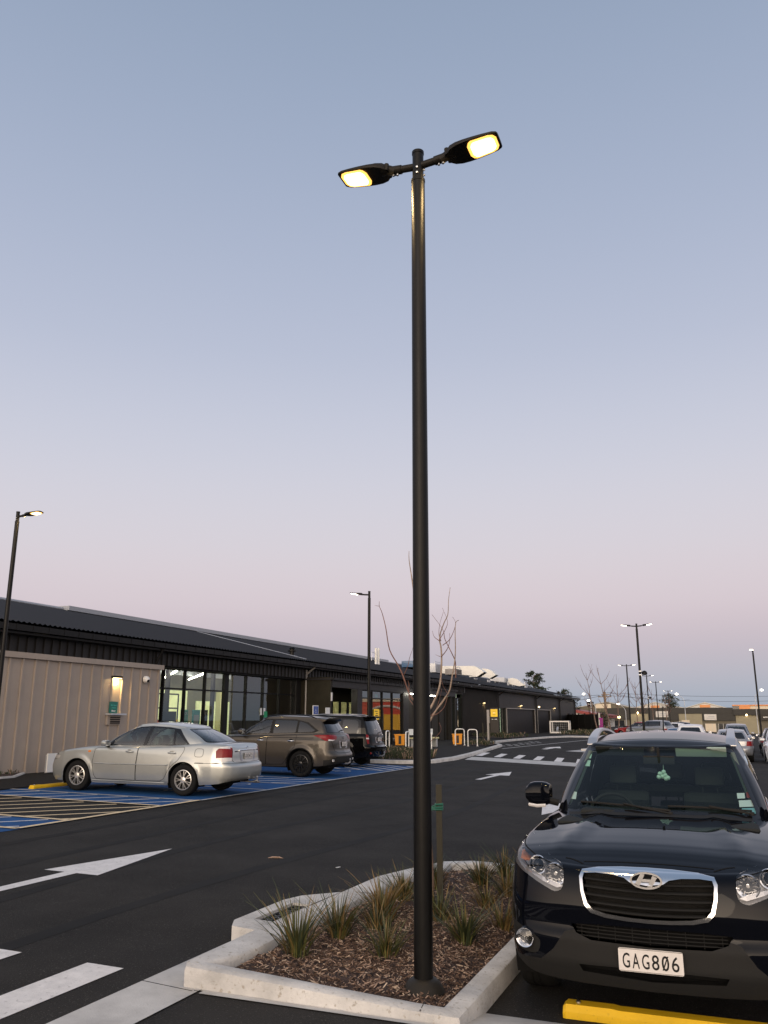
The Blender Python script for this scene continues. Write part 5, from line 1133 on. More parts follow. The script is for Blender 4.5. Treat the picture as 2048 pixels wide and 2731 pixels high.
def shell(sp):
    """body tub and greenhouse of a car as two smooth shells"""
    W, nR, nO = sp['W'], sp.get('rows', 26), sp.get('cols', 150)
    F = pchip(sp['front']); Bk = pchip(sp['rear']); yf = sp['front'][-1][0]; Lf, Lr = sp['Lf'], sp['Lr']
    pts = [(Lf - F(y), y) for y in np.linspace(0, yf, 60)]; Wp = pchip(sp['plan'])
    xa = Lf - F(yf); xb = -Lr + Bk(sp['rear'][-1][0])
    pts += [(x, Wp(x)) for x in np.linspace(xa, xb, 90)[1:-1]]
    pts += [(-Lr + Bk(y), y) for y in np.linspace(sp['rear'][-1][0], 0, 60)]
    P = resample(pts, nO); T = np.gradient(P, axis=0); T /= np.linalg.norm(T, axis=1)[:, None]; Nn = np.stack([-T[:, 1], T[:, 0]], 1)
    if Nn[0, 0] < 0: Nn = -Nn
    Nn[0] = (1, 0); Nn[-1] = (-1, 0)
    zt, zb = pchip(sp['top']), pchip(sp['bot']); Fi, Ri, Si = pchip(sp['fin']), pchip(sp['rin']), pchip(sp['sin']); rr, ra = sp['wr'], sp['arch']; roll = sp.get('roll', .07)
    bm = NB(); rings = []
    for i in range(nO):
        x, y = P[i]; nx, ny = Nn[i]; b = zb(x)
        if abs(ny) > .5:
            for xw in (sp['xf'], sp['xr']):
                if abs(x - xw) < ra: b = max(b, rr + math.sqrt(ra * ra - (x - xw) ** 2))
        tz = zt(x); col = []
        for k in range(nR + 1):
            t = k / nR; t = t if t < .75 else .75 + .25 * math.sin((t - .75) / .25 * math.pi / 2); z = b + (tz - b) * t
            ins = (Fi(z) if nx > 0 else Ri(z)) * abs(nx) ** 1.3; si = Si(z) * abs(ny) ** 1.3
            d = tz - z; ro = roll * (1 - math.sqrt(max(0, 1 - (1 - d / roll) ** 2))) if d < roll else 0
            fl = 0
            if abs(ny) > .5:
                for xw in (sp['xf'], sp['xr']):
                    r_ = math.hypot(x - xw, z - rr)
                    if r_ < ra + .13: q = 1 - max(0, r_ - ra) / .13; fl = max(fl, sp.get('flare', .015) * q * q * (3 - 2 * q))
            cor = 0
            if sp.get('corner') and x > 1.0:
                q = min(1, max(0, (z - .55) / .30)); cor = sp['corner'] * q * q * (3 - 2 * q) * (abs(y) / W) ** 5 * min(1, (x - 1.0) / .7)
            X = x - np.sign(nx) * (ins + ro * .8 * abs(nx)) - cor; Y = y - (si + ro * ny) + fl
            Y = max(Y, 0.0) if i not in (0, nO - 1) else 0.0
            col.append((X, Y, z))
        rings.append(col)
    vR = [[bm.verts.new(p) for p in c] for c in rings]; vL = [[(vR[i][k] if i in (0, nO - 1) else bm.verts.new((p[0], -p[1], p[2]))) for k, p in enumerate(c)] for i, c in enumerate(rings)]
    def quad(*v):
        u = list(dict.fromkeys(v))
        if len(u) > 2:
            try: bm.faces.new(u)
            except ValueError: pass
    for i in range(nO - 1):
        for k in range(nR):
            quad(vR[i][k], vR[i+1][k], vR[i+1][k+1], vR[i][k+1]); quad(vL[i][k], vL[i][k+1], vL[i+1][k+1], vL[i+1][k])
    mC = sp.get('mc', 16); cw = pchip(sp['crown']); prev = None; hs = sp.get('hoodfn')
    for i in range(nO):
        x, y, z = rings[i][-1]; row = []
        for j in range(mC + 1):
            s = 1 - 2 * j / mC
            if j == 0: row.append(vR[i][-1])
            elif j == mC: row.append(vL[i][-1])
            elif i in (0, nO - 1): row.append(vR[i][-1])
            else:
                yy = y * s; q = y / W
                row.append(bm.verts.new((x, yy, z + cw(x) * (1 - abs(s) ** 2.2) * q * q + (hs(x, yy) if hs else 0))))
        if prev:
            for j in range(mC): quad(prev[j], prev[j+1], row[j+1], row[j])
        prev = row
    bmesh.ops.remove_doubles(bm, verts=bm.verts[:], dist=1e-5); fixn(bm)
    # greenhouse
    g_ = sp['gh']; n1, n2, n3 = sp.get('gn', (26, 60, 26)); bases = []; tops = []
    for a, b, n in (('bf', 'tf', n1), ('bs', 'ts', n2), ('br', 'tr', n3)):
        A = resample(crom(g_[a], 8), n); B = resample(crom(g_[b], 8), n)
        if bases: A, B = A[1:], B[1:]
        bases.append(A); tops.append(B)
    A = np.vstack(bases); B = np.vstack(tops); nn = len(A); zbs, zts = pchip(g_['zb']), pchip(g_['zt']); nr = sp.get('grows', 14); gm = NB(); ring = []
    T = np.gradient(B, axis=0); T /= np.linalg.norm(T, axis=1)[:, None]; No = np.stack([-T[:, 1], T[:, 0]], 1)
    if No[0, 0] < 0: No = -No
    No[0] = (1, 0); No[-1] = (-1, 0)
    fr_, cr2 = g_.get('fil', .05), pchip(g_['crown'])
    for i in range(nn):
        za = zbs(A[i][0]); zc = zts(B[i][0]); col = []
        for k in range(nr + 1):
            t = k / nr; p = A[i] * (1 - t) + B[i] * t; bu = (g_['bulge'] * abs(No[i][1]) + g_.get('fb', .02) * abs(No[i][0])) * 4 * t * (1 - t); X, Y = p + No[i] * bu; z = za + (zc - za) * t; col.append((X, Y, z))
        for ph in (18, 36, 54, 72, 88):
            q = col[nr]; c_ = fr_ * (1 - math.cos(R(ph))); col.append((q[0] - No[i][0] * c_, q[1] - No[i][1] * c_, q[2] + fr_ * .75 * math.sin(R(ph))))
        ring.append([(p[0], 0.0 if i in (0, nn - 1) else max(p[1], .0), p[2]) for p in col])
    gR = [[gm.verts.new(p) for p in c] for c in ring]; gL = [[gR[i][k] if i in (0, nn - 1) else gm.verts.new((p[0], -p[1], p[2])) for k, p in enumerate(c)] for i, c in enumerate(ring)]
    def gq(*v):
        u = list(dict.fromkeys(v))
        if len(u) > 2:
            try: gm.faces.new(u)
            except ValueError: pass
    for i in range(nn - 1):
        for k in range(len(ring[0]) - 1): gq(gR[i][k], gR[i+1][k], gR[i+1][k+1], gR[i][k+1]); gq(gL[i][k], gL[i][k+1], gL[i+1][k+1], gL[i+1][k])
    prev = None; yw = max(c[-1][1] for c in ring)
    for i in range(nn):
        x, y, z = ring[i][-1]; row = []
        for j in range(mC + 1):
            s = 1 - 2 * j / mC
            if j == 0: row.append(gR[i][-1])
            elif j == mC: row.append(gL[i][-1])
            elif i in (0, nn - 1): row.append(gR[i][-1])
            else: row.append(gm.verts.new((x, y * s, z + cr2(x) * (1 - s * s) * (y / yw) ** 2)))
        if prev:
            for j in range(mC): gq(prev[j], prev[j+1], row[j+1], row[j])
        prev = row
    bmesh.ops.remove_doubles(gm, verts=gm.verts[:], dist=1e-5); fixn(gm)
    # make sure normals point out
    for m_ in (bm, gm):
        if sum(f.normal.z * f.calc_area() for f in m_.faces if f.calc_center_median().z > .9) < 0:
            for f in m_.faces: f.normal_flip()
        m_.normal_update()
    return bm, gm
class Surf:
    def __init__(s, *bms): s.t = [BVHTree.FromBMesh(b) for b in bms]
    def ray(s, o, d):
        best = None
        for t in s.t:
            h = t.ray_cast(Vector(o), Vector(d))
            if h[0] is not None and (best is None or h[3] < best[1]): best = (h[0], h[3], h[1])
        return best
    def front(s, y, z, off=0): h = s.ray((6, y, z), (-1, 0, 0)); return (h[0].x if h else 0) + off
    def rear(s, y, z, off=0): h = s.ray((-6, y, z), (1, 0, 0)); return (h[0].x if h else 0) - off
    def side(s, x, z, sg=1, off=0): h = s.ray((x, 6 * sg, z), (0, -sg, 0)); return (h[0].y if h else 0) + off * sg
    def top(s, x, y, off=0): h = s.ray((x, y, 5), (0, 0, -1)); return (h[0].z if h else 0) + off
def wheel(t, x, y, r, w, style, seg=40, label=None, steer=0.0):
    s = 1 if y > 0 else -1
    wh = bpy.data.objects.new('wheel', None); wh.empty_display_size = .1; S.collection.objects.link(wh); wh.parent = t; wh.location = (x, y - s * w / 2, r); wh.rotation_euler = (0, rnd.uniform(0, 1.0), 0)
    if s < 0: wh.rotation_euler = (0, rnd.uniform(0, 1), math.pi + steer)
    else: wh.rotation_euler = (0, rnd.uniform(0, 1), steer)
    rr = style['rim'] * r; bm = NB()
    lathe(bm, [(rr, -w/2), (r * .93, -w/2 + .004), (r * .985, -w/2 + .03), (r, -w/2 + .055), (r, -.03), (r*.985, -.028), (r*.985, -.018), (r, -.016), (r, .016), (r*.985, .018), (r*.985, .028), (r, .03), (r, w/2 - .055), (r * .985, w/2 - .03), (r * .93, w/2 - .004), (r * .88, w/2 + .002), (rr + .012, w/2 - .004), (rr, w/2 - .012), (rr - .01, w/2 - .04)], axis='y', seg=seg); fixn(bm); obj('tyre', bm, 'tyre', wh, smooth=40)
    bm = NB(); lathe(bm, [(rr, -w/2 + .01), (rr - .012, w/2 - .05), (rr - .004, w/2 - .01), (rr - .016, w/2 - .006), (rr - .024, w/2 - .02), (rr - .03, -w/2 + .02)], axis='y', seg=seg)
    n = style['n']; fo = style.get('face', .012)
    for k in range(n):
        for dd in ((-.085, .085) if style.get('split') else (0,)):
            a = 2 * math.pi * k / n; a2 = a + dd * (2.0 if style.get('split') else 1); wi, wo = style['sw']; c0, c1 = .035, rr - .012; vs = []
            for rad, ww, an, dep in ((c0, wi, a, fo), (rr * .55, (wi + wo) / 2, a + (a2 - a) * .7, fo + .004), (c1, wo, a2, fo - .012)):
                e = Vector((math.cos(an), 0, math.sin(an))); f = Vector((-math.sin(an), 0, math.cos(an))); c = e * rad
                vs.append([bm.verts.new(c + f * (ww / 2) * q + Vector((0, w/2 - .022 + yy, 0))) for q, yy in ((-1, dep - .03), (-.75, dep), (.75, dep), (1, dep - .03))])
            for A_, B_ in zip(vs, vs[1:]):
                for j in range(3): bm.faces.new((A_[j], A_[j+1], B_[j+1], B_[j]))
    lathe(bm, [(.066, w/2 - .05), (.062, w/2 - .012 + fo * .3), (.035, w/2 - .006 + fo * .5), (.0001, w/2 - .004 + fo * .5)], axis='y', seg=20); fixn(bm); obj('rim', bm, style['m'], wh, smooth=35)
    bm = NB(); lathe(bm, [(rr * .78, -.02), (rr * .78, 0), (.06, 0), (.06, .02)], (0, w*.1, 0), axis='y', seg=24); obj('brake_disc', bm, 'brake', wh, smooth=35)
    bm = NB(); lathe(bm, [(rr - .02, -w/2 + .015), (.0001, -w/2 + .015)], axis='y', seg=20); obj('wheel_back', bm, 'dark_void', wh)
    return wh
def emblem_diamonds(t, fn, s):
    bm = NB()
    for a in (90, 210, 330):
        c = Vector((math.cos(R(a)), math.sin(R(a)))); n_ = Vector((-c.y, c.x)); q = [Vector((0, 0)), c * .5 + n_ * .29, c, c * .5 - n_ * .29]; prism(bm, [(p.x * s, p.y * s) for p in q], lambda u, v, w: fn(u, v, w), .008)
    fixn(bm); obj('emblem', bm, 'chrome', t)
def plate(t, fn, s, txt, txt2=None, w=.36, h=.125):
    bm = NB(); prism(bm, round_poly([(-w/2, -h/2), (w/2, -h/2), (w/2, h/2), (-w/2, h/2)], .012), lambda u, v, q: fn(u, v, q), .004); fixn(bm); p = obj('number_plate', bm, 'plate_white', t)
    def bar(u0, u1, v0, v1):
        return [(u0, v0), (u1, v0), (u1, v1), (u0, v1)]
    n_ = len(txt); pitch = w * .152; cw, chh = w * .113, h * .64; bm = NB()
    for i, c_ in enumerate(txt):
        tb = text_bm(c_, .1, lambda u, v, q: (u, v, q), bold=.0006); xs_ = [v.co.x for v in tb.verts]; ys_ = [v.co.y for v in tb.verts]; mx_, my_ = (min(xs_) + max(xs_)) / 2, (min(ys_) + max(ys_)) / 2; kx = cw / (max(xs_) - min(xs_)) * (.35 if c_ == '1' else 1); ky = chh / (max(ys_) - min(ys_)); cx = (i - (n_ - 1) / 2) * pitch
        for v in tb.verts: v.co = Vector(fn(cx + (v.co.x - mx_) * kx, (v.co.y - my_) * ky - .003, .0058))
        me = bpy.data.meshes.new('x'); tb.to_mesh(me); tb.free(); bm.from_mesh(me); bpy.data.meshes.remove(me)
        if c_ == '0': prism(bm, [(cx - cw * .46, -chh * .5), (cx - cw * .28, -chh * .5), (cx + cw * .46, chh * .44), (cx + cw * .28, chh * .44)], lambda u, v, q: fn(u, v, .0055 + q), .0010)
    obj('lettering', bm, 'plate_black', p)
    bm = NB()
    for a in ([(-w/2+.004, -h/2+.004), (w/2-.004, -h/2+.004)], [(-w/2+.004, h/2-.004), (w/2-.004, h/2-.004)]): prism(bm, [(a[0][0], a[0][1]-.001), (a[1][0], a[1][1]-.001), (a[1][0], a[1][1]+.001), (a[0][0], a[0][1]+.001)], lambda u, v, q: fn(u, v, .0045 + q), .0006)
    obj('border', bm, 'plate_black', p)
    return p
def ribbon(bm, pts, nrm, w, mi=0, closed=False):
    """thin strip lying on a surface; pts 3D, nrm outward normals"""
    n = len(pts); rows = []
    for i in range(n):
        a = pts[i-1] if (i or closed) else pts[0]; b = pts[(i+1) % n] if (i < n-1 or closed) else pts[-1]; t = (b - a).normalized(); s = t.cross(nrm[i]).normalized() * w / 2; rows.append((bm.verts.new(pts[i] - s), bm.verts.new(pts[i] + s)))
    for i in range(n if closed else n - 1):
        f = bm.faces.new((rows[i][0], rows[i][1], rows[(i+1) % n][1], rows[(i+1) % n][0])); f.material_index = mi
def seam(t, sf, path, axis='y', sg=1, w=.008, m='dark_void', off=.0015, name='panel_gap', n=10):
    c = crom(path, n) if len(path) > 2 and n > 1 else [np.array(path[0]) + (np.array(path[-1]) - np.array(path[0])) * i / 8 for i in range(9)]; P = []; Q = []
    c = resample(c if (n > 4 or len(path) < 3) else path, max(4, int(sum(math.dist(a_, b_) for a_, b_ in zip(path, path[1:])) / .03)))
    for p in c:
        if axis == 'y': o, d = (p[0], 6 * sg, p[1]), (0, -sg, 0)
        elif axis == 'f': o, d = (6, p[0], p[1]), (-1, 0, 0)
        elif axis == 'r': o, d = (-6, p[0], p[1]), (1, 0, 0)
        else: o, d = (p[0], p[1], 5), (0, 0, -1)
        h = sf.ray(o, d)
        if h: nn = h[2] if h[2].dot(Vector(d)) < 0 else -h[2]; P.append(h[0] + nn * off); Q.append(nn)
    if len(P) < 2: return
    bm = NB(); ribbon(bm, P, Q, w); return obj(name, bm, m, t)
def interior(t, sp, col='cabin', seatm='leather', wheel_y=-.36, dashx=None, rear=True, hr=.12):
    x0 = sp['gh']['bf'][0][0]; dx = dashx if dashx is not None else x0 - .30; hb = sp['dash']; W = sp['W'] - .16
    bm = NB(); box(bm, (-.3, 0, .36), (sp['Lf'] + sp['Lr'] - 1.7, W * 1.84, .16)); obj('cabin_floor', bm, col, t)
    bm = NB(); box(bm, (dx + .28, 0, hb - .10), (.62, W * 1.78, .20), bev=.04); box(bm, (dx + .05, 0, hb - .3), (.22, W * 1.7, .36), bev=.04); box(bm, (dx + .16, wheel_y, hb + .015), (.22, .40, .07), bev=.03); obj('dashboard', bm, col, t, smooth=40)
    sw = bpy.data.objects.new('steering_wheel', None); S.collection.objects.link(sw); sw.parent = t; sw.location = (dx - .13, wheel_y, hb - .04); bm = NB(); m3 = Matrix.Rotation(R(-24), 3, 'Y')
    tube(bm, [m3 @ Vector((0, .185 * math.cos(R(a)), .185 * math.sin(R(a)))) for a in range(0, 361, 15)], .014, 8); 
    for a in (0, 180, 270): tube(bm, [m3 @ Vector((0, 0, 0)), m3 @ Vector((0, .18 * math.cos(R(a)), .18 * math.sin(R(a))))], .016, 6)
    lathe(bm, [(.0001, -.03), (.055, -.02), (.06, .02)], axis='x', seg=12, mat3=m3); bpy.data.objects.remove(sw); so = obj('steering_wheel', bm, 'plastic_black', t, smooth=50); so.location = (dx - .13, wheel_y, hb - .04)
    rows = [(dx - .95, (-.37, .37))] + ([(dx - 1.80, (-.42, 0, .42))] if rear else [])
    for xs_, ys_ in rows:
        for y in ys_:
            bm = NB(); m3 = Matrix.Rotation(R(-14), 3, 'Y'); box(bm, (xs_ + .22, y, .52), (.5, .48, .18), bev=.05); box(bm, (xs_ - .06, y, .86), (.15, .47, .64), rot=m3, bev=.06); obj('seat', bm, seatm, t, smooth=50)
            bm = NB(); box(bm, (xs_ - .17, y, sp['hrz']), (.10, .25, .17), rot=m3, bev=.04); tube(bm, [(xs_ - .15, y - .06, sp['hrz'] - .16), (xs_ - .16, y - .06, sp['hrz'] - .05)], .007, 5); tube(bm, [(xs_ - .15, y + .06, sp['hrz'] - .16), (xs_ - .16, y + .06, sp['hrz'] - .05)], .007, 5); obj('headrest', bm, seatm, t, smooth=50)
    mx = sp['gh']['tf'][0][0]; mz = sp['mirz']; bm = NB(); box(bm, (mx + .08, 0, mz), (.03, .25, .07), bev=.012); tube(bm, [(mx + .09, 0, mz + .03), (mx + .10, 0, mz + .10)], .012, 6); obj('rear_view_mirror', bm, 'plastic_black', t, smooth=50)
def wells(t, sp, m='dark_void'):
    bm = NB(); ra = sp['arch']
    for xw in (sp['xf'], sp['xr']):
        for s in (-1, 1):
            rg = []
            for y in (sp['W'] - .035, sp['W'] - .34):
                rg.append([bm.verts.new((xw + (ra + .008) * math.cos(R(a)), s * y, sp['wr'] + (ra + .008) * math.sin(R(a)))) for a in range(-28, 209, 12)])
            for k in range(len(rg[0]) - 1): bm.faces.new((rg[0][k], rg[0][k+1], rg[1][k+1], rg[1][k]))
            bm.faces.new(rg[1])
    box(bm, (0, 0, .31), (sp['Lf'] + sp['Lr'] - .55, (sp['W'] - .36) * 2, .14)); box(bm, (0, 0, .30), (sp['xf'] - sp['xr'] - 2 * ra - .06, (sp['W'] - .06) * 2, .12)); obj('underbody', bm, m, t)
def mirror_(t, x, y, z, m, sg, w=.19, h=.13, cap=None):
    pr = []; bm = NB(); tube(bm, [(x - .01, sg * (y - .06), z - .07), (x + .02, sg * (y + .02), z - .05)], .028, 8); obj('mirror_stalk', bm, 'plastic_black', t)
    bm = NB()
    for k in range(7):
        f = k / 6; r_ = [.78, .95, 1.0, 1.0, .98, .88, .5][k]; ring = []
        for a in range(16):
            an = 2 * math.pi * a / 16; c_, s_ = math.cos(an), math.sin(an); ring.append(bm.verts.new((x - .06 + .15 * (r_ - .4) * 0 + (.11 * math.copysign(abs(c_) ** .6, c_)) * .62 * (1.15 - .25 * f) + .05, sg * (y + w * f), z + h / 2 * r_ * math.copysign(abs(s_) ** .7, s_))))
        pr.append(ring)
    for a, b in zip(pr, pr[1:]):
        for k in range(16): bm.faces.new((a[k], a[(k+1) % 16], b[(k+1) % 16], b[k]))
    bm.faces.new(pr[0]); bm.faces.new(pr[-1]); fixn(bm); o = obj('door_mirror', bm, m, t, smooth=60)
    bm = NB(); box(bm, (x - .075, sg * (y + w * .5), z), (.012, w * .82, h * .78), bev=.005); obj('mirror_glass', bm, 'chrome', o)
    return o
def handle(t, sf, x, z, sg, m='same', body=None, w=.19):
    y = sf.side(x, z, sg); h = bpy.data.objects.new('x', None); bpy.data.objects.remove(h); bm = NB()
    lathe(bm, [(.0001, 0.002), (.045, .002), (.05, .0)], (x + .0, y, z + .004), axis='y', seg=16); 
    for v in bm.verts: v.co.x = x + (v.co.x - x) * 1.25
    obj('handle_cup', bm, 'dark_void' if m != 'paint_silver' else m, t); bm = NB(); tube(bm, [(x - w/2, y + sg*.008, z), (x - w/2 + .02, y + sg*.032, z), (x, y + sg*.038, z), (x + w/2 - .02, y + sg*.032, z), (x + w/2, y + sg*.008, z)], [.010, .014, .015, .014, .010], 8); return obj('door_handle', bm, m, t, smooth=60)
PI = math.pi
def base_spec(**k):
    sp = dict(W=.93, Lf=2.24, Lr=2.42, xf=1.35, xr=-1.35, wr=.36, arch=.40)
    sp.update(k); return sp
def finish_body(t, bm, gm, pm, sp): 
    b = obj('body', bm, pm, t, smooth=38); g = obj('cabin_shell', gm, pm, t, smooth=50); return b, g
def glazing(t, gm, polys, axis, filt, glass, names='window', trim=None, trimm='gloss_black'):
    if trim:
        for p in trim:
            fs = cut_faces(gm, p, axis, filt)
            if fs: 
                tb = take(gm, fs); T_ = []
                for q in polys:
                    for sg in ((1, -1) if axis == 'y' else (0,)):
                        f2 = cut_faces(tb, q, axis, lambda f: sg == 0 or f.calc_center_median().y * sg > 0)
                        if f2: T_.append(take(tb, f2, -.002))
                for w in T_: obj(names, w, glass, t, smooth=60)
                if axis == 'y': obj('window_surround', take(tb, [f for f in tb.faces if f.calc_center_median().y > 0]), trimm, t, smooth=60)
                obj('window_surround', tb, trimm, t, smooth=60)
        return
    for q in polys:
        for sg in ((1, -1) if axis == 'y' else (0,)):
            fs = cut_faces(gm, q, axis, lambda f: filt(f) and (sg == 0 or f.calc_center_median().y * sg > 0))
            if fs: obj(names, take(gm, fs, -.002), glass, t, smooth=60)
def patch(t, bm, poly, axis, filt, m, name, off=.0, parent=None, **k):
    fs = cut_faces(bm, poly, axis, filt)
    if fs: return obj(name, take(bm, fs, off), m, parent or t, smooth=50, **k)
def corner_lamp(bm, pyz, pxz, s, off=.004):
    reg = lambda f: f.calc_center_median().y * s > 0 and f.calc_center_median().x < -1.4
    cut_faces(bm, pyz, 'x', lambda f: reg(f) and f.normal.x < .05); cut_faces(bm, pxz, 'y', lambda f: reg(f))
    fs = []
    for f in bm.faces:
        c = f.calc_center_median()
        if reg(f) and inpoly(c.y, c.z, pyz) and inpoly(c.x, c.z, pxz): fs.append(f)
    return take(bm, fs, off)
def mirror_poly(p): return [(-a, b) for a, b in p]
# ------------------------------------------------------------ dark SUV in the foreground
sp = base_spec(W=.945, cols=230, rows=40, mc=28, gn=(44, 70, 30), grows=22,
    front=[(0,0),(.35,.020),(.58,.060),(.74,.125),(.84,.22),(.905,.40),(.935,.75)], rear=[(0,0),(.5,.03),(.75,.12),(.86,.28),(.90,.5)],
    plan=[(-1.92,.90),(-1.3,.935),(0,.925),(1.0,.93),(1.44,.935)],
    top=[(-2.42,1.06),(-1.5,1.10),(0,1.08),(.6,1.075),(.9,1.06),(1.4,1.02),(1.8,.975),(2.1,.93),(2.24,.905)],
    bot=[(-2.42,.30),(-1.7,.26),(-.9,.25),(.9,.26),(1.6,.34),(2.0,.32),(2.14,.265),(2.24,.25)],
    fin=[(.2,.13),(.30,.05),(.40,.0),(.50,.0),(.58,.025),(.66,.025),(.75,.035),(.86,.07),(1.0,.14)], rin=[(.2,.08),(.4,0),(.7,0),(.95,.05),(1.1,.08)],
    sin=[(.2,.05),(.4,.015),(.65,0),(.8,.010),(.95,.035),(1.1,.08)], crown=[(-2.4,.02),(0,.02),(.9,.075),(1.6,.065),(2.0,.045),(2.24,.012)], flare=.022, roll=.065, corner=.06,
    hoodfn=lambda x, y: .022 * max(0, 1 - abs(abs(y) - (.40 + .16 * (x - .9))) / .10) ** 1.5 * min(1, max(0, (2.05 - x) / .5)) * min(1, max(0, (x - .75) / .3)),
    gh=dict(bf=[(.98,0),(.95,.30),(.87,.56),(.75,.73),(.62,.80)], bs=[(.62,.80),(-.6,.83),(-1.7,.80),(-2.10,.70)], br=[(-2.10,.70),(-2.26,.45),(-2.30,0)],
            tf=[(.14,0),(.11,.32),(.04,.53),(-.06,.61)], ts=[(-.06,.61),(-.8,.645),(-1.5,.63),(-1.95,.56)], tr=[(-1.95,.56),(-2.05,.35),(-2.08,0)],
            zb=[(-2.4,1.0),(.6,1.02),(.98,1.085)], zt=[(-2.1,1.54),(-1.5,1.585),(-.8,1.605),(0,1.56),(.14,1.545)], crown=[(-2.1,.02),(-.8,.055),(.14,.03)], bulge=.03, fb=.035, fil=.05),
    dash=1.08, hrz=1.30, mirz=1.47)
HY = -PI / 2 + .012
PX0, PY0 = -.553, 5.464
hyc = (PX0 - math.sin(.012) * 2.26, PY0 + math.cos(.012) * 2.26)
suv = thing('parked_suv', 'dark navy SUV with chrome grille and silver roof rails facing the camera', 'car', (hyc[0], hyc[1], -.108), HY)
bm, gm = shell(sp); sf = Surf(bm, gm)
ff = lambda f: f.normal.x > .05
# windscreen
ws = round_poly([(-.70,1.105),(-.40,1.13),(0,1.14),(.40,1.13),(.70,1.105),(.565,1.535),(.3,1.562),(0,1.57),(-.3,1.562),(-.565,1.535)], .03, 2)
fs = cut_faces(gm, off_poly(ws, .028), 'x', lambda f: f.normal.x > .2); tb = take(gm, fs); f2 = cut_faces(tb, ws, 'x', lambda f: True); obj('windscreen', take(tb, f2, -.003), 'screen_glass', suv, smooth=60); obj('windscreen_surround', tb, 'gloss_black', suv, smooth=60)
glazing(suv, gm, [round_poly(p, .04) for p in ([(.40,1.12),(-.42,1.14),(-.42,1.50),(-.1,1.49),(.12,1.38)], [(-.50,1.14),(-1.25,1.16),(-1.25,1.48),(-.50,1.50)], [(-1.33,1.17),(-1.78,1.22),(-1.6,1.42),(-1.33,1.47)])], 'y', fside, 'privacy_glass', trim=[[(.55,1.10),(-1.86,1.15),(-1.66,1.47),(-1.2,1.53),(-.1,1.53),(.2,1.42)]])
glazing(suv, gm, [round_poly([(-.58,1.14),(.58,1.14),(.48,1.48),(-.48,1.48)], .05)], 'x', frear, 'privacy_glass', 'rear_window', trim=[round_poly([(-.62,1.11),(.62,1.11),(.52,1.51),(-.52,1.51)], .06)])
# grille: chrome ring with a winged top bar
gout = [(-.385,.895),(-.30,.908),(-.15,.916),(0,.918),(.15,.916),(.30,.908),(.385,.895),(.400,.86),(.392,.78),(.372,.705),(.335,.665),(.25,.645),(.12,.636),(0,.634),(-.12,.636),(-.25,.645),(-.335,.665),(-.372,.705),(-.392,.78),(-.400,.86)]
gin = [(-.372,.878),(-.30,.884),(-.20,.880),(-.13,.868),(-.095,.846),(0,.835),(.095,.846),(.13,.868),(.20,.880),(.30,.884),(.372,.878),(.380,.85),(.373,.782),(.353,.718),(.322,.685),(.24,.666),(.12,.657),(0,.655),(-.12,.657),(-.24,.666),(-.322,.685),(-.353,.718),(-.373,.782),(-.380,.85)]
fs = cut_faces(bm, gout, 'x', ff); ring = take(bm, fs)
f2 = cut_faces(ring, gin, 'x', lambda f: True); bmesh.ops.delete(ring, geom=f2, context='FACES')
ext = bmesh.ops.extrude_face_region(ring, geom=ring.faces[:]); 
for v in [e for e in ext['geom'] if isinstance(e, bmesh.types.BMVert)]: v.co.x += .014
fixn(ring); gr = obj('grille', ring, 'chrome', suv, smooth=35)
bmg = NB(); prism(bmg, [(y * .99, z) for y, z in gin], lambda u, v, w: (2.12 - .35 * u * u + w, u, v), .01); obj('grille_back', bmg, 'plastic_black', gr)
for i, z in enumerate((.845, .802, .760, .718, .682)):
    yw = .372 if z > .75 else (.355 if z > .7 else .32); b2 = NB(); ys = np.linspace(-yw, yw, 25); rows = []
    for y in ys:
        x = sf.front(y, z) - .012; dz = -.012 * (1 - (y / yw) ** 2); rows.append([b2.verts.new((x + a, y, z + dz + c)) for a, c in ((-.03, .010), (-.004, .006), (0, 0), (-.004, -.006), (-.03, -.012))])
    for a, b in zip(rows, rows[1:]):
        for j in range(4): b2.faces.new((a[j], a[j+1], b[j+1], b[j]))
    fixn(b2); obj('grille_slat', b2, 'plastic_black', gr, smooth=60)
b2 = NB()
for k in range(60):
    y = -.36 + k * .0123; tube(b2, [(2.15 - .3 * y * y, y, .66), (2.15 - .3 * y * y, y, .88)], .0016, 3, cap=False)
for k in range(20): z = .66 + k * .0115; tube(b2, [(2.15 - .3 * y * y, y, z) for y in np.linspace(-.36, .36, 9)], .0016, 3, cap=False)
obj('grille_mesh', b2, 'plastic_black', gr)
# oval emblem with slanted H
def eoval(a, b, n=36): return [(a * math.cos(2 * PI * k / n), b * math.sin(2 * PI * k / n)) for k in range(n)]
b2 = NB(); ex = sf.front(0, .86) + .012; zc = .862; oo, oi = eoval(.094, .048), eoval(.083, .038)
va = [[b2.verts.new((ex + w + .0, u, zc + v)) for u, v in P] for P, w in ((oo, 0), (oo, .010), (oi, .010), (oi, 0))]
for a, b in zip(va, va[1:] + va[:1]):
    for k in range(36): b2.faces.new((a[k], a[(k+1) % 36], b[(k+1) % 36], b[k]))
fixn(b2); em = obj('emblem', b2, 'satin_silver', suv, smooth=40)
b2 = NB(); prism(b2, oi, lambda u, v, w: (ex - .004 + w, u, zc + v), .005); fixn(b2); obj('emblem_back', b2, 'gloss_black', em)
b2 = NB(); sx_ = -1   # seen from the front, +y is to the viewer's right for a car facing us? local +y = car's left
def HP(p): return [(u * sx_, v) for u, v in p]
for P in ([(-.064,-.019),(-.040,-.031),(-.006,.034),(-.030,.037)], [(.064,.019),(.040,.031),(.006,-.034),(.030,-.037)], [(-.030,-.008),(.018,-.008),(.030,.008),(-.018,.008)]):
    prism(b2, HP(P), lambda u, v, w: (ex + .002 + w, -u, zc + v), .009)
fixn(b2); obj('emblem_letter', b2, 'satin_silver', em)
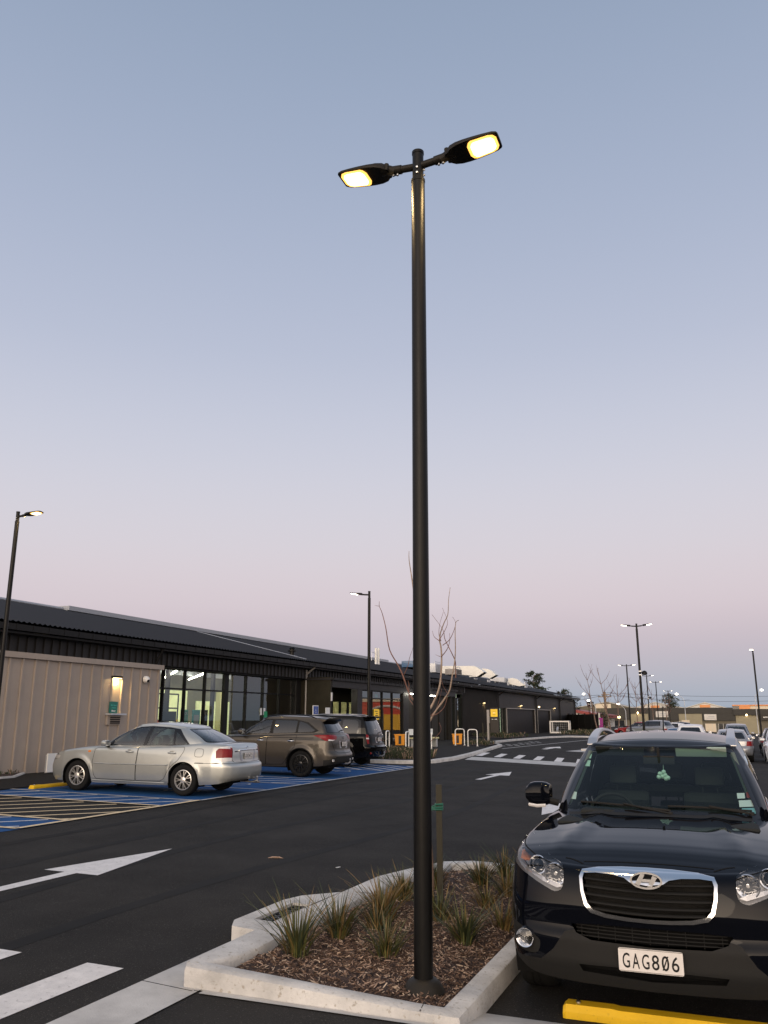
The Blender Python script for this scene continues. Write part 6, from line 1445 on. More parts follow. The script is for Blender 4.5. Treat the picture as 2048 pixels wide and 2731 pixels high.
# headlights
hl = [(.505,.905),(.60,.938),(.70,.970),(.80,1.005),(.880,1.030),(.897,.960),(.872,.885),(.79,.848),(.66,.795),(.56,.757),(.515,.770),(.498,.81)]
for s in (1, -1):
    poly = round_poly([(y * s, z) for y, z in hl], .02, 2); fs = cut_faces(bm, poly, 'x', lambda f: f.calc_center_median().x > 1.45 and f.normal.z < .93)
    cover = take(bm, fs); back = cover.copy()
    for v in back.verts: v.co.x -= .11; v.co.y *= .955
    h = obj('headlight', cover, 'lens_glass', suv, smooth=60); obj('housing', back, 'lamp_bucket', h, smooth=60)
    rim = NB(); P = [sf.ray((6, y, z), (-1, 0, 0)) for y, z in poly]; P = [p for p in P if p]
    for a, b in zip(P, P[1:] + P[:1]):
        if (a[0] - b[0]).length < .25: 
            q0, q1 = a[0], b[0]; f = rim.faces.new([rim.verts.new(v) for v in (q0, q1, q1 + Vector((-.10, -.03 * s, 0)), q0 + Vector((-.10, -.03 * s, 0)))])
    obj('bezel', rim, 'lamp_bucket', h)
    for y, z, r_, kk in ((.565, .845, .060, 'reflector'), (.690, .882, .050, 'projector')):
        x0 = min(sf.front(y * s, z), sf.front(y * s, z + r_ * .75) + .02) - .035; b2 = NB()
        lathe(b2, [(r_ * .25, -.065), (r_ * .6, -.055), (r_ * .88, -.025), (r_, .0), (r_ + .007, .004), (r_ + .009, -.004), (r_ + .006, -.03)], (x0, y * s, z), axis='x', seg=32); fixn(b2); ro = obj(kk, b2, 'chrome', h, smooth=40)
        b2 = NB()
        if kk == 'projector': lathe(b2, [(r_ * .66, -.03), (r_ * .62, -.012), (r_ * .4, .006), (.0001, .012)], (x0, y * s, z), axis='x', seg=24); obj('lens', b2, 'far_glass', h, smooth=60)
        else:
            for k in range(12): a = k * PI / 6; tube(b2, [(x0 - .05, y*s + r_*.3*math.cos(a), z + r_*.3*math.sin(a)), (x0 - .008, y*s + r_*.9*math.cos(a), z + r_*.9*math.sin(a))], .0035, 4)
            lathe(b2, [(.010, -.06), (.010, -.02), (.0001, -.015)], (x0, y*s, z), axis='x', seg=10); obj('bulb', b2, 'lamp_white', h, smooth=40)
    b2 = NB(); prism(b2, [(.755*s, .90), (.80*s, .893), (.845*s, .895), (.85*s, .94), (.845*s, .975), (.80*s, .985), (.755*s, .965)], lambda u, v, w: (sf.front(u, v) - .06 - w, u * .985, v), .01); fixn(b2); obj('indicator', b2, 'lamp_amber', h)
    b2 = NB(); prism(b2, [(.52*s, .785), (.56*s, .772), (.66*s, .800), (.74*s, .832), (.80*s, .852), (.845*s, .875), (.845*s, .888), (.78*s, .868), (.66*s, .825), (.56*s, .80)], lambda u, v, w: (sf.front(u, v) - .045 - w, u * .985, v), .01); fixn(b2); obj('trim', b2, 'satin_silver', h)
# lower fascia: intake slot, dark lower bumper, fog lamps
lower = [(-.95,.15),(.95,.15),(.93,.36),(.80,.355),(.66,.37),(.575,.44),(.50,.545),(.43,.565),(0,.555),(-.43,.565),(-.50,.545),(-.575,.44),(-.66,.37),(-.80,.355),(-.93,.36)]
intake = [(-.46,.590),(-.30,.600),(0,.603),(.30,.600),(.46,.590),(.43,.545),(.34,.515),(0,.508),(-.34,.515),(-.43,.545)]
lowgap = [(-.42,.375),(-.20,.382),(0,.384),(.20,.382),(.42,.375),(.40,.335),(0,.315),(-.40,.335)]
fs = cut_faces(bm, intake, 'x', ff); tk = take(bm, fs); bmesh.ops.delete(tk, geom=tk.faces[:], context='FACES'); tk.free()
fs = cut_faces(bm, lower, 'x', lambda f: f.normal.x > .12 and f.calc_center_median().x > 1.75); lb = take(bm, fs)
f2 = cut_faces(lb, intake, 'x', lambda f: True); bmesh.ops.delete(lb, geom=f2, context='FACES')
f2 = cut_faces(lb, lowgap, 'x', lambda f: True); bmesh.ops.delete(lb, geom=f2, context='FACES')
lo = obj('lower_bumper', lb, 'plastic_black', suv, smooth=45)
b2 = NB(); prism(b2, [(y, z) for y, z in off_poly(intake, .01)], lambda u, v, w: (2.14 - .3 * u * u + w, u, v), .004); prism(b2, off_poly(lowgap, .01), lambda u, v, w: (2.12 - .3 * u * u + w, u, v), .004); obj('intake_back', b2, 'dark_void', lo)
b2 = NB()
for z in (.528, .548, .568, .586):
    tube(b2, [(sf.front(y, .55) - .03, y, z - .004 * (1 - (y/.44)**2)) for y in np.linspace(-.43, .43, 15)], .0035, 5)
for k in range(9): y = -.40 + k * .10; tube(b2, [(sf.front(y, .55) - .035, y, .51), (sf.front(y, .55) - .035, y, .60)], .003, 4)
obj('intake_grille', b2, 'plastic_black', lo, smooth=60)
for s in (1, -1):
    fp = round_poly([(y * s, z) for y, z in ((.905,.555),(.80,.535),(.70,.50),(.655,.475),(.672,.40),(.74,.385),(.90,.40))], .03, 2); fs = cut_faces(bm, fp, 'x', lambda f: f.normal.x > .05)
    if fs:
        sd_ = take(bm, fs, -.004); fo = obj('fog_surround', sd_, 'plastic_black', suv, smooth=60)
        x0 = sf.front(.755 * s, .475) - .0; b2 = NB(); m3 = Matrix.Rotation(R(6 * s), 3, 'Z'); lathe(b2, [(.02, -.045), (.042, -.03), (.050, .004), (.056, .008), (.060, -.03)], (x0 + .026, .760 * s, .475), axis='x', seg=24, mat3=m3); fixn(b2); fg = obj('fog_lamp', b2, 'chrome', suv, smooth=40)
        b2 = NB(); lathe(b2, [(.049, .002), (.03, .012), (.0001, .015)], (x0 + .026, .760 * s, .475), axis='x', seg=24, mat3=m3); obj('lens', b2, 'lens_glass', fg, smooth=60)
plate(suv, lambda u, v, q: (sf.front(0, .44) + .014 + q, u * 1.0, .4385 + v + .006 * u), 1.0, 'GAG806')
# plate lettering must read left to right for someone facing the car (local +y is their right)
b2 = NB(); box(b2, (sf.front(0,.44)+.004, 0, .437), (.016, .37, .10)); box(b2, (sf.front(0,.44)+.013, -.07, .495), (.006, .016, .012)); box(b2, (sf.front(0,.44)+.013, .09, .495), (.006, .016, .012)); obj('plate_bracket', b2, 'plastic_black', suv)
# bonnet line, wipers, scuttle
b2 = NB()
for s in (1, -1):
    seam(suv, sf, [(.385*s,.915),(.45*s,.93),(.505*s,.935)], 'f', w=.010); seam(suv, sf, [(2.11,.50*s),(2.03,.62*s),(1.90,.74*s),(1.74,.82*s),(1.5,.855*s),(1.2,.862*s),(.80,.85*s)], 't', w=.008)
seam(suv, sf, [(-.385,.925),(-.2,.932),(0,.934),(.2,.932),(.385,.925)], 'f', w=.008)
b2.free(); b2 = NB(); prev = None
for y in np.linspace(-.66, .66, 31):
    xa = .98 - .42 * abs(y) ** 2.3 ; a = Vector((xa + .05, y, sf.top(xa + .05, y) + .004)); c = Vector((xa - .01, y, sf.top(min(xa + .05, 1.2), y) + .018)); cur = (b2.verts.new(a), b2.verts.new(c))
    if prev: b2.faces.new((prev[0], prev[1], cur[1], cur[0]))
    prev = cur
obj('scuttle', b2, 'plastic_black', suv, smooth=60)
for y0, y1, l_ in ((.10, -.58, 0), (.66, .08, 1)):
    b2 = NB(); P = []
    for k in range(9):
        y = y0 + (y1 - y0) * k / 8; z = 1.14 + .028 * math.sin(k / 8 * PI * .6); h = sf.front(y, z); P.append((h + .016, y, z))
    tube(b2, P, .008, 6); tube(b2, [(sf.front(y0, 1.13) + .06, y0 + .0, 1.125), (P[4][0] + .02, P[4][1], P[4][2] + .012)], .009, 6); lathe(b2, [(.02, 0), (.018, .02), (.0001, .025)], (sf.front(y0, 1.13) + .05, y0, 1.115), seg=10); obj('wiper', b2, 'plastic_black', suv, smooth=60)
body, cab = finish_body(suv, bm, gm, 'paint_navy', sp)
# roof rails and aerial
for s in (1, -1):
    b2 = NB(); rings = []; n = 26
    for k in range(n):
        f = k / (n - 1); x = -.02 - 1.85 * f; y = s * (.570 + .018 * math.sin(PI * f)); lift = .062 * min(1, math.sin(PI * f) ** .55 * 1.02) if 0 < f < 1 else 0
        z = sf.top(x, y) + lift; w = .030 + .014 * (abs(f - .5) * 2) ** 2; hh = .013 if 0 < f < 1 else .004
        rings.append([b2.verts.new((x, y + a * w, z + c)) for a, c in ((-1, -hh), (-.9, hh * .6), (0, hh), (.9, hh * .6), (1, -hh))])
    for a, b in zip(rings, rings[1:]):
        for j in range(5): b2.faces.new((a[j], a[(j+1) % 5], b[(j+1) % 5], b[j]))
    b2.faces.new(rings[0]); b2.faces.new(rings[-1]); fixn(b2); obj('roof_rail', b2, 'satin_silver', suv, smooth=50)
b2 = NB(); tube(b2, [(-1.75, -.06, sf.top(-1.75, -.06)), (-1.80, -.06, sf.top(-1.75, -.06) + .06), (-1.95, -.06, sf.top(-1.75, -.06) + .30)], [.018, .008, .004], 6); obj('aerial', b2, 'plastic_black', suv, smooth=50)
for s in (1, -1):
    o = mirror_(suv, .50, .862, 1.200, 'paint_navy', s, w=.20, h=.19); b2 = NB(); tube(b2, [(.585, s * .89, 1.115), (.59, s * .96, 1.110), (.575, s * 1.03, 1.118)], .014, 6); obj('indicator', b2, 'lamp_white', o, smooth=50)
    seam(suv, sf, [(.84,.95),(.86,.7),(.84,.45),(.80,.30)], 'y', s); seam(suv, sf, [(-.40,1.02),(-.40,.7),(-.40,.30)], 'y', s)
wells(suv, sp)
st_a = dict(rim=.68, n=5, sw=(.05, .07), m='rim_silver')
for x in (sp['xf'], sp['xr']):
    for y in (.925, -.925): wheel(suv, x, y, .358, .235, st_a, seg=48)
interior(suv, sp, wheel_y=-.37, dashx=.62)
# things on and behind the windscreen
def on_screen(name, y, z, w, h, m, off=-.012, lab=None, par=suv):
    b = NB(); P = [(y - w/2, z - h/2), (y + w/2, z - h/2), (y + w/2, z + h/2), (y - w/2, z + h/2)]; b.faces.new([b.verts.new((sf.front(a, c, off), a, c)) for a, c in P]); return obj(name, b, m, par, label=lab)
# local +y is the viewer's right for a car that faces the camera
for args in ((-.585,1.435,.05,.045,'sticker'), (-.583,1.49,.045,.035,'sticker'), (-.66,1.20,.05,.05,'sticker_white'), (.60,1.235,.055,.035,'sticker_white'), (.635,1.185,.11,.042,'sticker_white'), (.650,1.138,.11,.036,'sticker_blue'), (.665,1.238,.05,.035,'far_red')): on_screen('windscreen_sticker', *args)
b2 = NB()
for k, (y, z) in enumerate(((.055,1.395),(.075,1.375),(.095,1.385),(.115,1.365),(.045,1.37),(.085,1.41),(.10,1.36))): lathe(b2, [(.0001, .018), (.017, .008), (.019, -.008), (.0001, -.018)], (.30, y - .05, z - .03), seg=8, axis='x')
tube(b2, [(.24, .03, 1.37), (.18, .03, 1.47)], .002, 4); obj('hanging_charm', b2, 'sticker', suv, smooth=60)
b2 = NB()
for s in (1, -1):
    tube(b2, [(sf.gh if 0 else (.60, s * .70, 1.14))] + [(.60 - .56 * t, s * (.685 - .115 * t), 1.14 + .40 * t) for t in (.3, .6, .95)], .022, 6)
obj('pillar_trim', b2, 'headliner', suv, smooth=60)
b2 = NB(); box(b2, (-.95, 0, 1.585), (1.9, 1.05, .015)); obj('headliner', b2, 'headliner', suv)
for y0 in (-.33, .33): b2 = NB(); box(b2, (.06, y0, 1.535), (.02, .40, .09), rot=Matrix.Rotation(R(35), 3, 'Y'), bev=.006); obj('sun_visor', b2, 'visor' if y0 > 0 else 'cabin', suv)

# ------------------------------------------------------------ silver sedan
sp = base_spec(W=.895, Lf=2.37, Lr=2.52, xf=1.36, xr=-1.36, wr=.322, arch=.372, cols=170, rows=26,
    front=[(0,0),(.4,.05),(.65,.16),(.80,.33),(.875,.6)], rear=[(0,0),(.45,.03),(.66,.10),(.79,.24),(.865,.5)], plan=[(-2.02,.865),(-1.3,.89),(0,.895),(1.2,.89),(1.69,.875)],
    top=[(-2.52,1.0),(-2.40,1.055),(-1.8,1.072),(-1.2,1.03),(-.3,.98),(.7,.955),(1.0,.945),(1.5,.895),(2.0,.80),(2.29,.68)], bot=[(-2.52,.33),(-2,.25),(-.9,.20),(.9,.19),(1.8,.2),(2.29,.22)],
    fin=[(.2,.12),(.35,.02),(.5,0),(.6,.03),(.8,.14)], rin=[(.3,.12),(.38,.02),(.48,0),(.62,.005),(.665,.03),(.69,.085),(.9,.11),(1.05,.16)], sin=[(.2,.07),(.3,.025),(.45,.005),(.60,0),(.70,.008),(.85,.03),(1.05,.09)],
    crown=[(-2.5,.01),(-1.8,.03),(0,.02),(.9,.05),(1.6,.05),(2.29,.02)], flare=.014, roll=.05,
    gh=dict(bf=[(1.12,0),(1.08,.33),(.97,.58),(.86,.70),(.74,.765)], bs=[(.74,.765),(-.3,.80),(-1.3,.775),(-1.78,.69)], br=[(-1.78,.69),(-1.95,.45),(-2.0,0)],
            tf=[(.22,0),(.19,.3),(.10,.47),(-.02,.55)], ts=[(-.02,.55),(-.5,.585),(-.98,.56),(-1.14,.51)], tr=[(-1.14,.51),(-1.26,.3),(-1.29,0)],
            zb=[(-2.0,1.02),(-1.3,.985),(.6,.92),(1.12,.93)], zt=[(-1.29,1.355),(-1.0,1.395),(-.7,1.42),(-.35,1.428),(0,1.408),(.22,1.375)], crown=[(-1.3,.02),(-.5,.045),(.26,.025)], bulge=.03, fb=.07, fil=.04), dash=.93, hrz=1.13, mirz=1.29)
def place(rx, ry, ph): return (rx + -math.cos(ph) * 1.35, ry + math.sin(ph) * 1.35), PI - ph
pos, rot = place(-10.87, 16.18, -.05)
sed = thing('parked_sedan', 'silver four door sedan parked nose in on the blue bay by the beige wall', 'car', (pos[0], pos[1], zg(pos[0], pos[1]) + .008), rot); sed.rotation_euler = (0, -.015, rot)
bm, gm = shell(sp); sf = Surf(bm, gm)
glazing(sed, gm, [round_poly(p, .03) for p in ([(.60,.992),(-.25,1.005),(-.31,1.378),(-.02,1.358),(.26,1.262),(.44,1.155)], [(-.35,1.01),(-1.02,1.03),(-.93,1.345),(-.41,1.382)], [(-1.06,1.03),(-1.36,1.04),(-1.01,1.30)])], 'y', fside, 'car_glass', trim=[[(.72,.978),(-.3,.99),(-1.43,1.025),(-1.40,1.05),(-1.06,1.355),(-.8,1.39),(-.35,1.408),(-.02,1.385),(.27,1.295),(.50,1.16)]])
glazing(sed, gm, [round_poly([(-.60,1.11),(.60,1.11),(.48,1.345),(-.48,1.345)], .05)], 'x', frear, 'car_glass', 'rear_window', trim=[round_poly([(-.64,1.085),(.64,1.085),(.51,1.362),(-.51,1.362)], .06)])
glazing(sed, gm, [[(-.62,1.01),(.62,1.01),(.49,1.31),(-.49,1.31)]], 'x', ffront, 'car_glass', 'windscreen')
# tail lamps, wrapped round the corner
for s in (1, -1):
    tl = corner_lamp(bm, [(.555*s,1.02),(.585*s,.90),(.605*s,.735),(.95*s,.70),(.95*s,1.08)], [(-2.08,.925),(-2.14,.99),(-2.28,1.035),(-2.6,1.05),(-2.6,.70),(-2.22,.715),(-2.10,.79)], s)
    fw = [f for f in tl.faces if f.calc_center_median().z < .785]; lw = take(tl, fw); fa = [f for f in tl.faces if f.calc_center_median().z > .985 and f.calc_center_median().x < -2.1]; up = take(tl, fa)
    h = obj('tail_light', tl, 'lamp_red', sed, smooth=60); obj('reversing_lens', lw, 'lamp_white', h, smooth=60); obj('clear_lens', up, 'lamp_white', h, smooth=60)
    patch(sed, bm, [(2.35,.60),(1.92,.66),(1.86,.72),(1.98,.79),(2.35,.76)], 'y', lambda f, s=s: f.normal.y * s > .12, 'lens_glass', 'headlight')
    hb_ = [c for c in sed.children if c.name.startswith('headlight')]
    if hb_: bx_ = NB(); box(bx_, (1.98, .66 * s, .70), (.22, .18, .10), bev=.03); obj('housing', bx_, 'lamp_white', hb_[-1])
D1 = [(.93,.90),(.955,.62),(.90,.36),(.84,.275),(-.175,.27),(-.18,.93),(-.2,.965),(.86,.925)]
D2 = [(-.19,.93),(-.185,.27),(-.80,.28),(-.90,.34),(-1.02,.55),(-1.22,.72),(-1.33,.90),(-1.335,.99),(-.2,.965)]
for s in (1, -1):
    for D_ in (D1, D2):
        fs = cut_faces(bm, D_, 'y', lambda f, s=s: f.normal.y * s > .4); 
        if fs: obj('door', take(bm, fs), 'paint_silver', sed, smooth=40)
        seam(sed, sf, D_ + D_[:1], 'y', s, w=.009, n=3, off=.002)
    for x in (.02, -1.05): handle(sed, sf, x, .865, s, 'paint_silver')
    b2 = NB(); P = [(x, z) for x, z in ((.93,.605),(.6,.60),(-.1,.605),(-.6,.61),(-1.0,.615))]; tube(b2, [(x, sf.side(x, z, s) + .004 * s, z) for x, z in crom(P, 5)], .012, 6); obj('side_moulding', b2, 'paint_silver', sed, smooth=60)
    b2 = NB(); tube(b2, [(x, sf.side(x, .245, s) + .002 * s, .245) for x in np.linspace(.95, -.9, 12)], .010, 6); obj('sill_moulding', b2, 'paint_silver', sed, smooth=60)
    b2 = NB(); y = sf.side(1.07, .845, s); box(b2, (1.07, y, .845), (.07, .012, .04), bev=.003); obj('side_indicator', b2, 'lamp_amber', sed)
    mirror_(sed, .62, .86, 1.03, 'paint_silver', s, .17, .13)
seam(sed, sf, round_poly([(-1.60,.80),(-1.80,.80),(-1.80,.965),(-1.60,.965)], .05) + [(-1.60,.85)], 'y', 1, w=.008, n=1 if 0 else 2)
# boot lid, bumper shut line and badge work
seam(sed, sf, [(-.56,1.0),(-.60,.74),(-.55,.70),(0,.69),(.55,.70),(.60,.74),(.56,1.0)], 'r', w=.010, n=4)
seam(sed, sf, [(-.88,.68),(-.5,.673),(0,.672),(.5,.673),(.88,.68)], 'r', w=.010, n=4)
seam(sed, sf, [(-1.62,.67),(-1.9,.675),(-2.15,.69)], 'y', 1, w=.008, n=4)
b2 = NB(); prism(b2, round_poly([(-.31,.715),(.31,.715),(.36,.93),(-.36,.93)], .04), lambda u, v, w: (sf.rear(u, v) - .002 - w, u, v), .003); fixn(b2); obj('plate_recess', b2, 'paint_grey', sed)
b2 = NB(); tube(b2, [(sf.rear(y, .935) - .012, y, .935 + .008 * (1 - (y / .36) ** 2)) for y in np.linspace(-.36, .36, 11)], .013, 6); obj('boot_garnish', b2, 'chrome', sed, smooth=60)
b2 = NB(); tube(b2, [(sf.rear(0, .985) - .008, .045 * math.cos(a), .985 + .034 * math.sin(a)) for a in np.linspace(0, 2*PI, 20)], .006, 5); tube(b2, [(sf.rear(0, .985) - .009, .018 * math.cos(a), .985 + .030 * math.sin(a)) for a in np.linspace(0, 2*PI, 16)], .004, 5); tube(b2, [(sf.rear(0, .985) - .009, .032 * math.cos(a), .997 + .012 * math.sin(a)) for a in np.linspace(0, 2*PI, 16)], .004, 5); obj('emblem', b2, 'chrome', sed, smooth=60)
plate(sed, lambda u, v, q: (sf.rear(0, .81) - .012 - q, -u, .82 + v), 1.0, 'GWD472')
for y, s_, txt in ((.47, .05, 'Altise' if 0 else 'sedan'), (-.47, .05, '2.4')): pass
b2 = NB()
for yy in (.50, .47, .44, .40): box(b2, (sf.rear(yy, .915) - .004, yy, .915), (.006, .018, .022))
for yy in (-.46, -.49, -.51): box(b2, (sf.rear(yy, .93) - .004, yy, .93), (.006, .014, .026))
obj('badge', b2, 'plastic_black', sed)
b2 = NB(); tube(b2, [(-2.35, -.42, .25), (-2.50, -.42, .25)], .03, 10); obj('exhaust_pipe', b2, 'satin_silver', sed, smooth=50)
b2 = NB(); tube(b2, [(-2.2, -.12, .27), (-2.52, -.12, .27), (-2.60, -.12, .30)], .02, 8); lathe(b2, [(.014, 0), (.014, .05), (.026, .065), (.026, .08), (.0001, .1)], (-2.60, -.12, .30), seg=12); obj('tow_bar', b2, 'satin_silver', sed, smooth=50)
finish_body(sed, bm, gm, 'paint_silver', sp); wells(sed, sp)
st_b = dict(rim=.65, n=7, sw=(.011, .015), m='rim_silver', split=True)
for x in (sp['xf'], sp['xr']):
    for y in (.87, -.87): wheel(sed, x, y, .324, .21, st_b)
interior(sed, sp, seatm='cabin_grey', wheel_y=-.36, dashx=.62)
b2 = NB(); box(b2, (-1.5, .28, 1.06), (.3, .3, .12), bev=.05); obj('cushion', b2, 'headliner', sed, smooth=50)

# ------------------------------------------------------------ SUVs in the blue bays
def suv_spec(**k):
    d = base_spec(W=.90, Lf=2.29, Lr=2.37, xf=1.335, xr=-1.335, wr=.355, arch=.41, cols=150, rows=26,
    front=[(0,0),(.4,.03),(.65,.12),(.80,.30),(.87,.6)], rear=[(0,0),(.5,.04),(.70,.12),(.82,.27),(.87,.5)], plan=[(-1.87,.87),(-1.3,.895),(0,.89),(1.2,.895),(1.69,.87)],
    top=[(-2.37,1.13),(-1.9,1.18),(-1.0,1.15),(0,1.10),(.7,1.08),(1.2,1.05),(1.8,.98),(2.29,.86)], bot=[(-2.37,.36),(-1.8,.30),(0,.26),(1.8,.26),(2.29,.25)],
    fin=[(.2,.12),(.35,.02),(.5,0),(.7,.02),(.9,.1)], rin=[(.3,.12),(.42,.01),(.58,0),(.66,.04),(.72,.09),(.95,.10),(1.15,.15)], sin=[(.2,.06),(.35,.015),(.6,0),(.85,.012),(1.0,.03),(1.02,.045),(1.15,.08)],
    crown=[(-2.3,.01),(0,.02),(.9,.05),(1.6,.05),(2.29,.02)], flare=.028, roll=.05,
    gh=dict(bf=[(.95,0),(.92,.33),(.80,.58),(.70,.71),(.58,.77)], bs=[(.58,.77),(-.6,.81),(-1.6,.79),(-2.0,.70)], br=[(-2.0,.70),(-2.16,.42),(-2.2,0)],
            tf=[(.10,0),(.07,.3),(.0,.50),(-.1,.58)], ts=[(-.1,.58),(-.8,.61),(-1.4,.60),(-1.78,.54)], tr=[(-1.78,.54),(-1.86,.3),(-1.88,0)],
            zb=[(-2.2,1.08),(.58,1.04),(.95,1.08)], zt=[(-1.9,1.55),(-1.3,1.59),(-.6,1.60),(0,1.56),(.1,1.545)], crown=[(-1.9,.02),(-.8,.04),(.1,.02)], bulge=.025, fb=.025, fil=.045), dash=1.06, hrz=1.27, mirz=1.45)
    g = k.pop('g', {}); d.update(k); d['gh'].update(g); return d
def build_suv(t, sp, pm, old=False):
    bm, gm = shell(sp); sf = Surf(bm, gm)
    if not old:
        sw = [[(.50,1.135),(-.30,1.155),(-.30,1.525),(-.08,1.515),(.20,1.38)], [(-.40,1.16),(-1.12,1.19),(-1.12,1.515),(-.40,1.53)], [(-1.18,1.195),(-1.62,1.22),(-1.70,1.255),(-1.42,1.44),(-1.18,1.505)]]; tr_ = [(.60,1.12),(-1.68,1.195),(-1.80,1.25),(-1.45,1.475),(-1.05,1.55),(-.1,1.55),(.18,1.44)]
        rw = [(-.58,1.215),(.58,1.215),(.50,1.50),(-.50,1.50)]; tm = 'plastic_black'
    else:
        sw = [[(.46,1.06),(-.32,1.07),(-.32,1.52),(-.08,1.51),(.16,1.36)], [(-.42,1.07),(-1.15,1.08),(-1.15,1.53),(-.42,1.53)], [(-1.25,1.09),(-1.85,1.10),(-1.80,1.45),(-1.70,1.52),(-1.25,1.53)]]; tr_ = [(.56,1.04),(-1.93,1.06),(-1.88,1.50),(-1.75,1.56),(-.1,1.56),(.15,1.43)]
        rw = [(-.63,1.08),(.63,1.08),(.55,1.52),(-.55,1.52)]; tm = 'gloss_black'
    glazing(t, gm, [round_poly(p, .03) for p in sw[:1]], 'y', lambda f: fside(f), 'car_glass')
    glazing(t, gm, [round_poly(p, .035) for p in sw[1:]], 'y', fside, 'privacy_glass', trim=[tr_], trimm=tm)
    glazing(t, gm, [round_poly(rw, .05)], 'x', frear, 'privacy_glass', 'rear_window', trim=[round_poly(off_poly(rw, .03), .06)])
    glazing(t, gm, [[(-.66,1.12),(.66,1.12),(.50,1.53),(-.50,1.53)]], 'x', ffront, 'car_glass', 'windscreen')
    for s in (1, -1):
        if not old: rp = [(.36*s,1.145),(.42*s,1.03),(.62*s,.985),(.95*s,.97),(.95*s,1.17)]; spoly = [(-1.68,1.125),(-1.80,1.14),(-2.6,1.15),(-2.6,.985),(-2.05,.985),(-1.90,1.05)]
        else: rp = [(.68*s,1.05),(.68*s,.76),(.95*s,.76),(.95*s,1.05)]; spoly = [(-2.10,1.05),(-2.6,1.05),(-2.6,.76),(-2.16,.76)]
        tl = corner_lamp(bm, rp, spoly, s, .006)
        fw = [f for f in tl.faces if (f.calc_center_median().z < 1.02 and f.calc_center_median().x < -2.12 if not old else .92 < f.calc_center_median().z < .97)]; lw = take(tl, fw) if fw else None
        h = obj('tail_light', tl, 'lamp_red', t, smooth=60)
        if lw: obj('reversing_lens', lw, 'lamp_white', h, smooth=60)
        dz = .05 if old else 0
        D1 = [(.88,1.0),(.92,.66),(.86,.38),(.80,.32),(-.255,.31),(-.26,1.08),(.80,1.05)]; D2 = [(-.27,1.08),(-.265,.31),(-.78,.33),(-.90,.46),(-1.0,.66),(-1.14,.80),(-1.17,1.0),(-1.17,1.13)]
        for D_ in (D1, D2):
            fs = cut_faces(bm, D_, 'y', lambda f, s=s: f.normal.y * s > .4)
            if fs: obj('door', take(bm, fs), pm, t, smooth=40)
            seam(t, sf, D_ + D_[:1], 'y', s, w=.010, n=3, off=.002)
        for x in (-.06, -1.02): handle(t, sf, x, .965, s, 'chrome' if not old else 'paint_black')
        if not old:
            b2 = NB(); tube(b2, [(x, sf.side(x, 1.045 + .02 * (0 - x) * .4, s) + .002*s, 1.045 - .008 * x) for x in np.linspace(.9, -1.7, 14)], .006, 5); obj('waist_moulding', b2, 'gloss_black', t, smooth=60)
        b2 = NB(); ra = sp['arch']; tube(b2, [(sp['xr'] + (ra + .012) * math.cos(R(a)), sf.side(sp['xr'] + (ra + .02) * math.cos(R(a)), sp['wr'] + (ra + .02) * math.sin(R(a)), s) + .004*s, sp['wr'] + (ra + .012) * math.sin(R(a))) for a in range(0, 181, 12)], .016, 6); obj('wheel_arch_trim', b2, 'plastic_black', t, smooth=60)
        mirror_(t, .52, .87, 1.19, pm, s, .20, .16)
        b2 = NB(); rl = [sf.top(x, s * .56) for x in np.linspace(.0, -1.65, 12)]; tube(b2, [(x, s * .56, z + .035 * min(1, 8 * min(k, 11 - k) / 11)) for k, (x, z) in enumerate(zip(np.linspace(.0, -1.65, 12), rl))], .016, 6); obj('roof_rail', b2, 'gloss_black' if not old else 'satin_silver', t, smooth=60)
    # roof spoiler, bumper skirt, wiper
    xr_ = sp['gh']['tr'][-1][0]; zr = sf.top(xr_ + .10, 0); b2 = NB(); rings = []
    for y in np.linspace(-.56, .56, 15):
        k = abs(y) / .56; x0 = xr_ + .14 + .06 * k ** 2; x1 = xr_ - .17 + .10 * k ** 3; z0 = sf.top(x0, y) + .004; rings.append([b2.verts.new(p) for p in ((x0, y, z0), (x1, y, z0 - .012), (x1 + .01, y, z0 - .045), (x0 - .16, y, z0 - .075))])
    for a, b in zip(rings, rings[1:]):
        for j in range(4): b2.faces.new((a[j], a[(j+1) % 4], b[(j+1) % 4], b[j]))
    b2.faces.new(rings[0]); b2.faces.new(rings[-1]); fixn(b2); obj('roof_spoiler', b2, pm, t, smooth=30)
    patch(t, bm, [(-.95,.2),(.95,.2),(.95,.44),(.72,.50),(.55,.56),(-.55,.56),(-.72,.50),(-.95,.44)], 'x', lambda f: f.normal.x < -.2 and f.calc_center_median().x < -2.0, 'plastic_black' if not old else pm, 'bumper_skirt', .003)
    seam(t, sf, [(-.62,1.13),(-.66,.95),(-.55,.70),(-.4,.655),(0,.65),(.4,.655),(.55,.70),(.66,.95),(.62,1.13)], 'r', w=.012, n=4)
    b2 = NB(); prism(b2, round_poly([(-.27,.78),(.27,.78),(.30,.98),(-.30,.98)], .05), lambda u, v, w: (sf.rear(u, v) - .002 - w, u, v), .004); fixn(b2); obj('plate_recess', b2, 'paint_grey', t)
    plate(t, lambda u, v, q: (sf.rear(0, .88) - .014 - q, -u, .89 + v), 1.0, 'KCL61' if not old else 'CTY28', w=.30, h=.12)
    for s in (1, -1):
        b2 = NB(); box(b2, (sf.rear(.68 * s, .46) - .006, .68 * s, .46), (.03, .12, .06), bev=.01); obj('reflector', b2, 'lamp_white' if not old else 'lamp_red', t)
    emblem_diamonds(t, lambda u, v, w: (sf.rear(0, 1.06) - .004 - w, u, 1.06 + v), .05)
    b2 = NB(); zz = rw[0][1]; tube(b2, [(sf.rear(0, zz + .03) - .015, 0, zz + .02), (sf.rear(-.2, zz + .05) - .015, -.2, zz + .05), (sf.rear(-.36, zz + .05) - .015, -.38, zz + .05)], .012, 6); obj('rear_wiper', b2, 'plastic_black', t, smooth=60)
